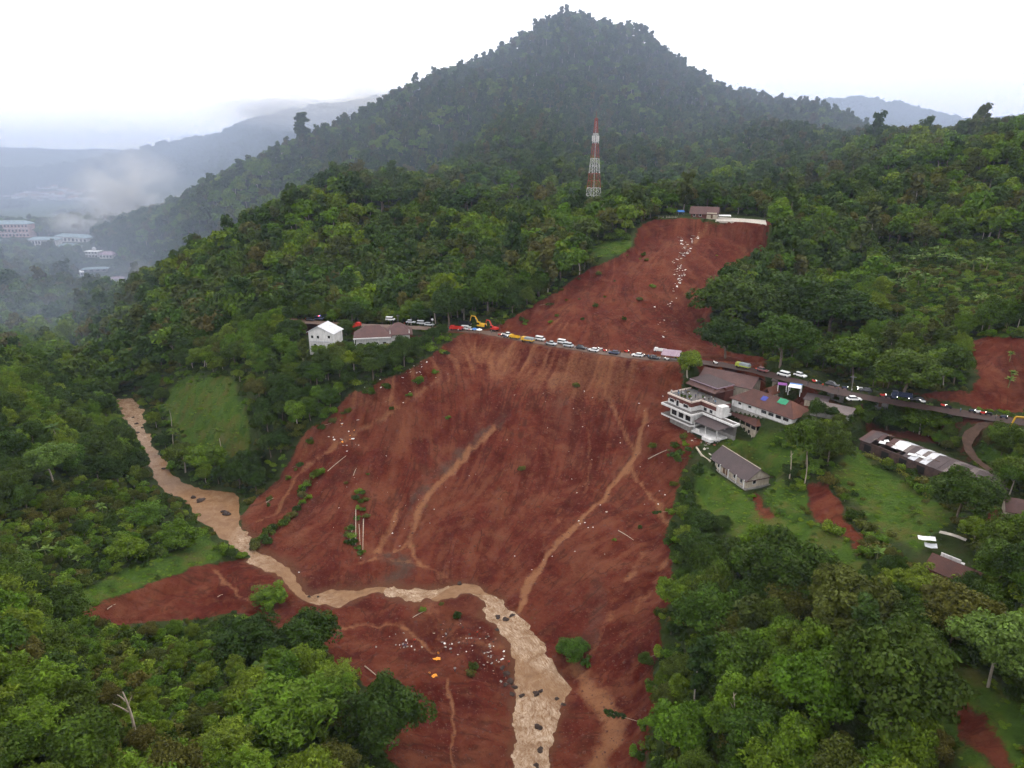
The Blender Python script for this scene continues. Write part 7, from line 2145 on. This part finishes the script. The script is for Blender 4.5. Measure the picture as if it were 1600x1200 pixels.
        if float(gsample(rsd, p[0], p[1])) < 0: p[2] = float(zat(p[0], p[1]))
        rg = np.random.default_rng(500 + k)
        me = bpy.data.meshes.new('boulder'); bm = bmesh.new(); bmesh.ops.create_icosphere(bm, subdivisions=2, radius=s * .62)
        for w in bm.verts:
            n_ = w.co.normalized(); f = 1 + .35 * math.sin(3.1 * n_.x + k) * math.cos(2.7 * n_.y + 1.3 * k) + rg.normal(0, .07)
            w.co = Vector((w.co.x * f * 1.25, w.co.y * f, w.co.z * f * .62))
        bm.to_mesh(me); bm.free(); me.materials.append(M['rock'])
        o = put(bpy.data.objects.new('boulder', me)); o.location = p; o.rotation_euler = (0, 0, k * 1.7)
        wh = ('in the upper river rapids', 'boulders of the upper rapids') if v < 700 else (('in the river pool below the terraces', 'boulders of the river pool') if v < 860 else (('beside the river bend', 'boulders of the bend') if v < 1040 else ('in the lower rapids', 'boulders of the lower rapids')))
        tag(o, 'dark wet boulder ' + wh[0], 'boulder', wh[1])
    # low walls
    def wall(pts, h, th, mat, lab):
        q = [hit(*p) for p in pts]; m = MB()
        for a, b in zip(q[:-1], q[1:]):
            d = (b - a)[:2]; d = d / (np.linalg.norm(d) + 1e-9); n = np.array([-d[1], d[0]]) * th / 2
            z0 = min(a[2], b[2]) - .6
            V = [(a[0] - n[0], a[1] - n[1], z0), (b[0] - n[0], b[1] - n[1], z0), (b[0] + n[0], b[1] + n[1], z0), (a[0] + n[0], a[1] + n[1], z0), (a[0] - n[0], a[1] - n[1], a[2] + h), (b[0] - n[0], b[1] - n[1], b[2] + h), (b[0] + n[0], b[1] + n[1], b[2] + h), (a[0] + n[0], a[1] + n[1], a[2] + h)]
            m.add(V, [(0, 3, 2, 1), (4, 5, 6, 7), (0, 1, 5, 4), (1, 2, 6, 5), (2, 3, 7, 6), (3, 0, 4, 7)])
        tag(m.build('garden_wall', M[mat]), lab, 'wall')
    wall([(1106, 680), (1116, 685), (1124, 690)], .9, .3, 'white', 'low white wall between hotel and dark roofed house')
    wall([(1088, 700), (1096, 712), (1110, 722)], .5, .4, 'cream', 'broken low wall at the left end of the dark roofed house')
    wall([(1560, 803), (1600, 815)], .5, .3, 'grey', 'low grey wall in front of the brown cottage')

def build_plants():
    rr = random.Random(5)
    def at(u, v, kind, s, label, cat, group, name, sq=1.0):
        p = hit(u, v); plant(kind, rr.randrange(9), (p[0], p[1], p[2] - .1), rr.uniform(0, 6.28), (s, s, s * sq), label, cat, group, name)
    for k, (u, v) in enumerate(((1417, 412), (1428, 414), (1440, 405), (1448, 412), (1460, 405), (1466, 400), (1472, 410), (1480, 413), (1490, 409), (1500, 416), (1510, 420), (1520, 423), (1530, 421), (1538, 425), (1402, 435), (1413, 433), (1422, 428), (1430, 440), (1445, 443), (1455, 452), (1465, 448), (1380, 448), (1392, 452), (1408, 450), (1526, 480), (1534, 474), (1575, 378), (1582, 382), (1410, 455), (1470, 430))):
        at(u, v + 4, 'banana', rr.uniform(1.2, 1.7), 'banana plant with pale leaves on the open hillside right of the slide', 'banana plant', 'banana plants on the right hillside', 'banana_plant')
    for k, (u, v) in enumerate(((1450, 640), (1478, 655), (1486, 662), (1460, 660), (1575, 685), (1590, 678), (1600, 690), (1460, 540), (1577, 560), (1580, 590), (1575, 600))):
        at(u, v + 5, 'banana', rr.uniform(.7, 1.0), 'banana plant near the red cutting and shaded road', 'banana plant', 'banana plants near the red cutting', 'banana_plant')
    for k, (u, v) in enumerate(((20, 855), (40, 862), (28, 872), (60, 852), (82, 846), (96, 858), (75, 868), (110, 872), (122, 880), (162, 740), (175, 742), (204, 752), (190, 745), (12, 748), (2, 752), (118, 736), (95, 925), (160, 800))):
        at(u, v + 4, 'banana', rr.uniform(.7, 1.05), 'banana plant on the left river bank', 'banana plant', 'banana plants on the left bank', 'banana_plant')
    for k, (u, v) in enumerate(((1370, 880), (1395, 900), (1520, 835), (1535, 845), (1240, 1010), (1190, 1120))):
        at(u, v + 4, 'banana', rr.uniform(.8, 1.1), 'banana plant in the bottom right wood', 'banana plant', 'banana plants of the bottom right wood', 'banana_plant')
    # strip of shrubs left standing on the slide
    for (u, v) in ((500, 740), (492, 747), (485, 756), (478, 765), (474, 776), (470, 788), (464, 798), (458, 808), (450, 815), (440, 822), (430, 828), (420, 836), (410, 843), (402, 850), (415, 850), (470, 770), (482, 780), (396, 858)):
        at(u + rr.uniform(-3, 3), v, 'bush', rr.uniform(.7, 1.2), 'green shrub in the strip left standing on the slide', 'shrub', 'shrubs of the strip on the slide', 'shrub')
    for (u, v) in ((560, 770), (566, 772), (556, 780), (564, 785), (572, 782), (560, 795), (568, 798), (573, 808), (558, 812), (548, 828), (544, 838), (552, 850), (560, 858), (564, 866), (542, 848), (550, 840)):
        at(u, v, 'bush', rr.uniform(.6, 1.05), 'leafy heap of the uprooted grove on the slide', 'shrub', 'leaf heaps of the uprooted grove', 'shrub', .8)
    for (u, v) in ((541, 756), (575, 742), (700, 655), (815, 735), (900, 605), (520, 660), (612, 640), (1000, 405), (1010, 408), (980, 400), (1005, 400), (870, 495), (905, 468), (960, 440), (1120, 400), (935, 430), (1000, 470), (930, 480), (885, 470), (860, 505), (820, 508), (945, 465), (910, 500), (975, 500), (1020, 450),
                   (1045, 705), (1055, 700), (1068, 690), (1075, 705), (1062, 712), (1080, 715), (1050, 715), (690, 945), (660, 955), (715, 965), (740, 1045), (735, 1055), (900, 1030), (920, 1028), (915, 1040), (880, 1020), (1000, 825), (1020, 700), (960, 845), (655, 600), (640, 620)):
        at(u, v, 'bush', rr.uniform(.3, .95), 'scattered green tuft growing on the bare slide', 'shrub', 'tufts on the bare slide', 'shrub')
    # yellow hedge in front of the ruined building, one thing
    pts = [hit(u, v) for u, v in ((1352, 712), (1372, 720), (1392, 731), (1410, 741), (1425, 752), (1440, 765), (1452, 780))]
    P = resample(np.array(pts), 46); rg = np.random.default_rng(17)
    C = np.repeat(P, 40, 0) + rg.normal(0, 1, (len(P) * 40, 3)) * np.array([.42, .42, .3]); C[:, 2] = np.repeat(P[:, 2], 40) + np.abs(rg.normal(.5, .35, len(C)))
    N = rg.normal(0, .6, C.shape) + np.array([0, 0, .8])
    v, q = quads(C - P.mean(0), N, rg.uniform(.12, .24, len(C)), .6, rg)
    tn = rg.uniform(1.0, 2.4, len(C)); col = np.stack([np.repeat(tn, 4), np.repeat(rg.uniform(.4, .9, len(C)), 4), 0 * np.repeat(tn, 4), 1 + 0 * np.repeat(tn, 4)], 1)
    LM['yellow'] = leaf_mat('leaf_yellow', [(0, (.16, .17, .02)), (1, (.20, .20, .025))])
    o = put(bpy.data.objects.new('yellow_hedge', mesh_np('yellow_hedge', v, q, LM['yellow'], cols={'tint': col}))); o.location = P.mean(0)
    tag(o, 'yellow leafed hedge in front of the long ruined building', 'hedge')
    # grass blades over the meadows
    n = 0; PX, SC, ID = [], [], []
    bushes = [KIT_IDX[e[5]] for e in KIT['bush']]
    for gp in grass_polys:
        lo, hi = gp.min(0), gp.max(0); cnt = int(min(900, (hi - lo).prod() / 5))
        a = rg.uniform(lo[0], hi[0], cnt); b = rg.uniform(lo[1], hi[1], cnt)
        k = (gsample(grass_sd, a, b) > -.5) & (gsample(soil_sd, a, b) < -.4) & in_view(a, b, zat(a, b), 20)
        a, b = a[k], b[k]; PX.append(np.stack([a, b, zat(a, b) - .12], 1)); SC.append(rg.uniform(.10, .26, len(a)) * np.where(rg.random(len(a)) < .03, 2.2, 1)); ID.append(np.array(bushes)[rg.choice([0, 2, 2, 2], len(a))])
    P = np.concatenate(PX); sc = np.concatenate(SC)
    scatter('meadow_grass', P, np.concatenate(ID), rg.uniform(0, 6.28, len(P)), np.stack([sc * 1.8, sc * 1.8, sc * .7], 1), 'rough green grass tufts over the meadows', 'grass')
    # twig litter and clods over the slide
    m = MB(); rs = np.random.default_rng(33)
    SX = rs.uniform(-75, 110, 26000); SY = 105 + 295 * rs.random(26000) ** 1.25
    k = (gsample(slide_sd, SX, SY) > 1.0) & (gsample(rsd, SX, SY) < -.5) & (gsample(road_d, SX, SY) > 4.5)
    SX, SY = SX[k], SY[k]; SZ = zat(SX, SY)
    for x, y, z in zip(SX, SY, SZ):
        s = float(rs.uniform(.12, .36)) * (2.0 if rs.random() < .06 else 1); a = float(rs.uniform(0, 3.14)); c_, s_ = math.cos(a), math.sin(a)
        V = [(s * c_, s * s_, 0), (-s * .7 * s_, s * .7 * c_, -.02), (-s * c_ * .9, -s * s_ * .9, 0), (s * .8 * s_, -s * .8 * c_, 0), (.1 * s, -.1 * s, s * .6)]
        m.add([(x + p[0], y + p[1], z - .03 + p[2]) for p in V], [(0, 1, 4), (1, 2, 4), (2, 3, 4), (3, 0, 4)])
    tag(m.build('soil_clods', simple_mat('clod', (.105, .038, .024), .9, .4, .15)), 'red clods of earth lying over the slide', 'clods', kind='stuff')

def build_hedgerow(hotel):
    rr = random.Random(61)
    spots = [(1340, 642), (1350, 652), (1362, 646), (1374, 650), (1386, 656), (1398, 652), (1408, 662), (1418, 654), (1428, 668), (1440, 664), (1450, 676), (1462, 670), (1474, 682), (1484, 676), (1492, 688), (1478, 696), (1466, 688), (1356, 636), (1380, 640), (1404, 644), (1430, 650), (1456, 656), (1480, 664),
             (1545, 690), (1560, 684), (1578, 694), (1592, 702), (1566, 704), (1585, 716)]
    for k, (u, v) in enumerate(spots):
        p = hit(u, v + 6); kind = ('broad_light', 'broad_mid', 'broad_light', 'broad_olive')[k % 4]; s = rr.uniform(.34, .52)
        side = 'between the shaded road and the ruined building' if u < 1500 else 'beside the dirt track at the right edge'
        plant(kind, rr.randrange(9), (p[0], p[1], p[2] - 3.0 * s), rr.uniform(0, 6.28), (s, s, s), 'lush %s bush %s' % (kind[6:].replace('mid', 'green'), side), 'bush', 'lush %s bushes %s' % (kind[6:], side), 'bush')
    for k, (u, v) in enumerate(((1282, 616), (1294, 620), (1306, 622), (1318, 624), (1352, 628), (1364, 632), (1376, 634), (1390, 637), (1402, 640), (1414, 641), (1428, 644), (1442, 646), (1456, 649), (1468, 650), (1482, 653), (1496, 656), (1372, 626), (1420, 634), (1450, 640), (1480, 646))):
        p = hit(u, v + 4); s = rr.uniform(.20, .34); kind = ('broad_mid', 'broad_light', 'broad_dark')[k % 3]
        plant(kind, rr.randrange(9), (p[0], p[1], p[2] - 2.6 * s), rr.uniform(0, 6.28), (s, s, s), 'low %s shrub on the near verge of the shaded road' % ('green', 'light', 'dark')[k % 3], 'shrub', 'low %s shrubs on the road verge' % ('green', 'light', 'dark')[k % 3], 'shrub')
    t, O, ex = hotel
    B = Matrix.Translation(t.location) @ Matrix.Rotation(ex, 4, 'Z')
    for k, (x, y) in enumerate(((6.2, 3.0), (7.4, 3.4), (8.4, 4.6), (5.0, 7.4), (11.2, 8.2))):
        q = B @ Vector((x, y, 10.06))
        o = plant('bush', k, q, k * 1.3, (.30, .30, .55), ['terrace plant nearest the left corner of the hotel parapet', 'second terrace plant along the hotel parapet', 'terrace plant behind the parapet step', 'terrace plant in front of the pavilion posts', 'terrace plant at the right of the pavilion posts'][k], 'potted plant', None, 'potted_plant')
        MB().bar((0, 0, 0), (0, 0, .8), .7, .9, 8).build('pot', M['brick'], o)

def build_margins():
    """torn ground along the edges of the slide: toppled trees and uprooted bushes"""
    rr = random.Random(31)
    left = [(905, 432), (872, 458), (842, 476), (812, 496), (690, 550), (668, 578), (640, 592), (600, 600), (565, 612), (535, 642), (505, 668), (476, 690), (455, 728), (440, 752), (412, 782)]
    right = [(1092, 470), (1098, 500), (1112, 530), (1075, 690), (1070, 712), (1058, 760), (1052, 800), (1046, 850), (1046, 905), (1036, 960), (1028, 1020), (1020, 1080), (1008, 1130), (1000, 1180)]
    for side, pts in (('left', left), ('right', right)):
        for k, (u, v) in enumerate(pts):
            for q in range(2):
                uu = u + rr.uniform(-4, 12) * (1 if side == 'left' else -1); vv = v + rr.uniform(-6, 8)
                p = hit(uu, vv)
                if p[1] > 420: continue
                if q == 0 and k % 2 == 0:
                    kind = rr.choice(['slim', 'broad_mid', 'broad_light'])
                    s_ = rr.uniform(.32, .5)
                    o = plant(kind, rr.randrange(9), (p[0], p[1], p[2] + .5), 0, (s_ * .7, s_ * .7, s_), 'toppled tree lying on the %s margin of the slide' % side, 'tree', 'toppled trees on the %s margin' % side, 'toppled_tree')
                    o.rotation_euler = (R(rr.uniform(72, 95)), 0, rr.uniform(-1.2, 1.2) + (R(60) if side == 'left' else R(-60)))
                else:
                    plant('bush', rr.randrange(4), (p[0], p[1], p[2] - .2), rr.uniform(0, 6.28), rr.uniform(.45, .95), 'uprooted bush on the torn %s margin of the slide' % side, 'shrub', 'uprooted bushes on the %s margin' % side, 'shrub')

def build_mist():
    """banks of low cloud hanging in the left valley and round the hilltops"""
    def mist_mat(name, dens, wisps, even=True):
        m = bpy.data.materials.new(name); m.use_nodes = True
        nt = m.node_tree; nt.nodes.clear()
        out = nt.nodes.new('ShaderNodeOutputMaterial'); pv = nt.nodes.new('ShaderNodeVolumePrincipled')
        pv.inputs['Color'].default_value = (.64, .76, 1.0, 1) if not wisps else (.97, .98, 1.0, 1)
        tc = nt.nodes.new('ShaderNodeTexCoord')
        ln = nt.nodes.new('ShaderNodeVectorMath'); ln.operation = 'LENGTH'; nt.links.new(tc.outputs['Object'], ln.inputs[0])
        fall = math_n(nt, 'POWER', maprange(nt, ln.outputs['Value'], 1.0, .1, 0, 1), 1.3)
        if wisps:
            n = noise_n(nt, tc.outputs['Object'], 1.3, 3, .6, .6)
            d = math_n(nt, 'MULTIPLY', fall, maprange(nt, n, .44, .80, 0, dens))
            nt.links.new(d, pv.inputs['Density'])
        elif not even: nt.links.new(math_n(nt, 'MULTIPLY', fall, dens), pv.inputs['Density'])
        else: pv.inputs['Density'].default_value = dens
        nt.links.new(pv.outputs[0], out.inputs['Volume'])
        return m
    wisp, veil, thin, soft = mist_mat('mist_wisps', .11, True), mist_mat('mist_veil', .0011, False), mist_mat('mist_thin', .0007, False), mist_mat('mist_soft', .00055, False)
    bank = mist_mat('mist_bank', .0018, False, False); bank2 = mist_mat('mist_gorge', .0034, False, False)
    for u, v, y, rx, ry, rz_, mt, lab in ((200, 292, 960, 85, 70, 62, wisp, 'pale bank of mist drifting over the left valley'), (150, 345, 900, 75, 60, 28, wisp, 'low mist veiling the school wings'),
                                          (214, 455, 560, 26, 30, 30, wisp, 'thin wisp of smoke rising in the left valley'), (540, 165, 1500, 330, 120, 60, wisp, 'cloud scrap touching the far left ridge'),
                                          (250, 262, 1480, 1000, 420, 135, veil, 'bluish veil of mist before the far left ridge'), (1420, 190, 1750, 700, 420, 150, veil, 'bluish veil of mist before the far right ridge'),
                                          (930, 50, 850, 330, 130, 110, thin, 'thin cloud round the mountain top'), (800, 190, 760, 900, 330, 190, soft, 'soft bluish air over the mountain flank'), (90, 430, 600, 290, 230, 85, bank, 'bluish mist lying in the left valley'), (105, 520, 440, 190, 105, 48, bank2, 'mist filling the gorge above the upper river')):
        p = Py(u, v, y)
        me = bpy.data.meshes.new('mist'); bm = bmesh.new(); bmesh.ops.create_icosphere(bm, subdivisions=3, radius=1.0); bm.to_mesh(me); bm.free()
        me.materials.append(mt)
        o = put(bpy.data.objects.new('mist', me)); o.location = p; o.scale = (rx, ry, rz_)
        tag(o, lab, 'mist', kind='stuff')
# ------------------------------------------------------------------ put it together
set_pads()
build_ground(); build_river()
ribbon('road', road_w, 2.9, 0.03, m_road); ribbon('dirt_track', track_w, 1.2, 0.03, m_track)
hotel = build_hotel()
build_dark_roof_house(); build_halls(); build_ruined_row(); build_sheds(); build_broken_house(); build_left_houses(); build_hilltop(); build_tower(); build_far_town()
build_vehicles(); build_people(hotel); build_small()
build_special(); build_forest(); build_plants(); build_margins(); build_hedgerow(hotel)
build_haze(); build_mist()
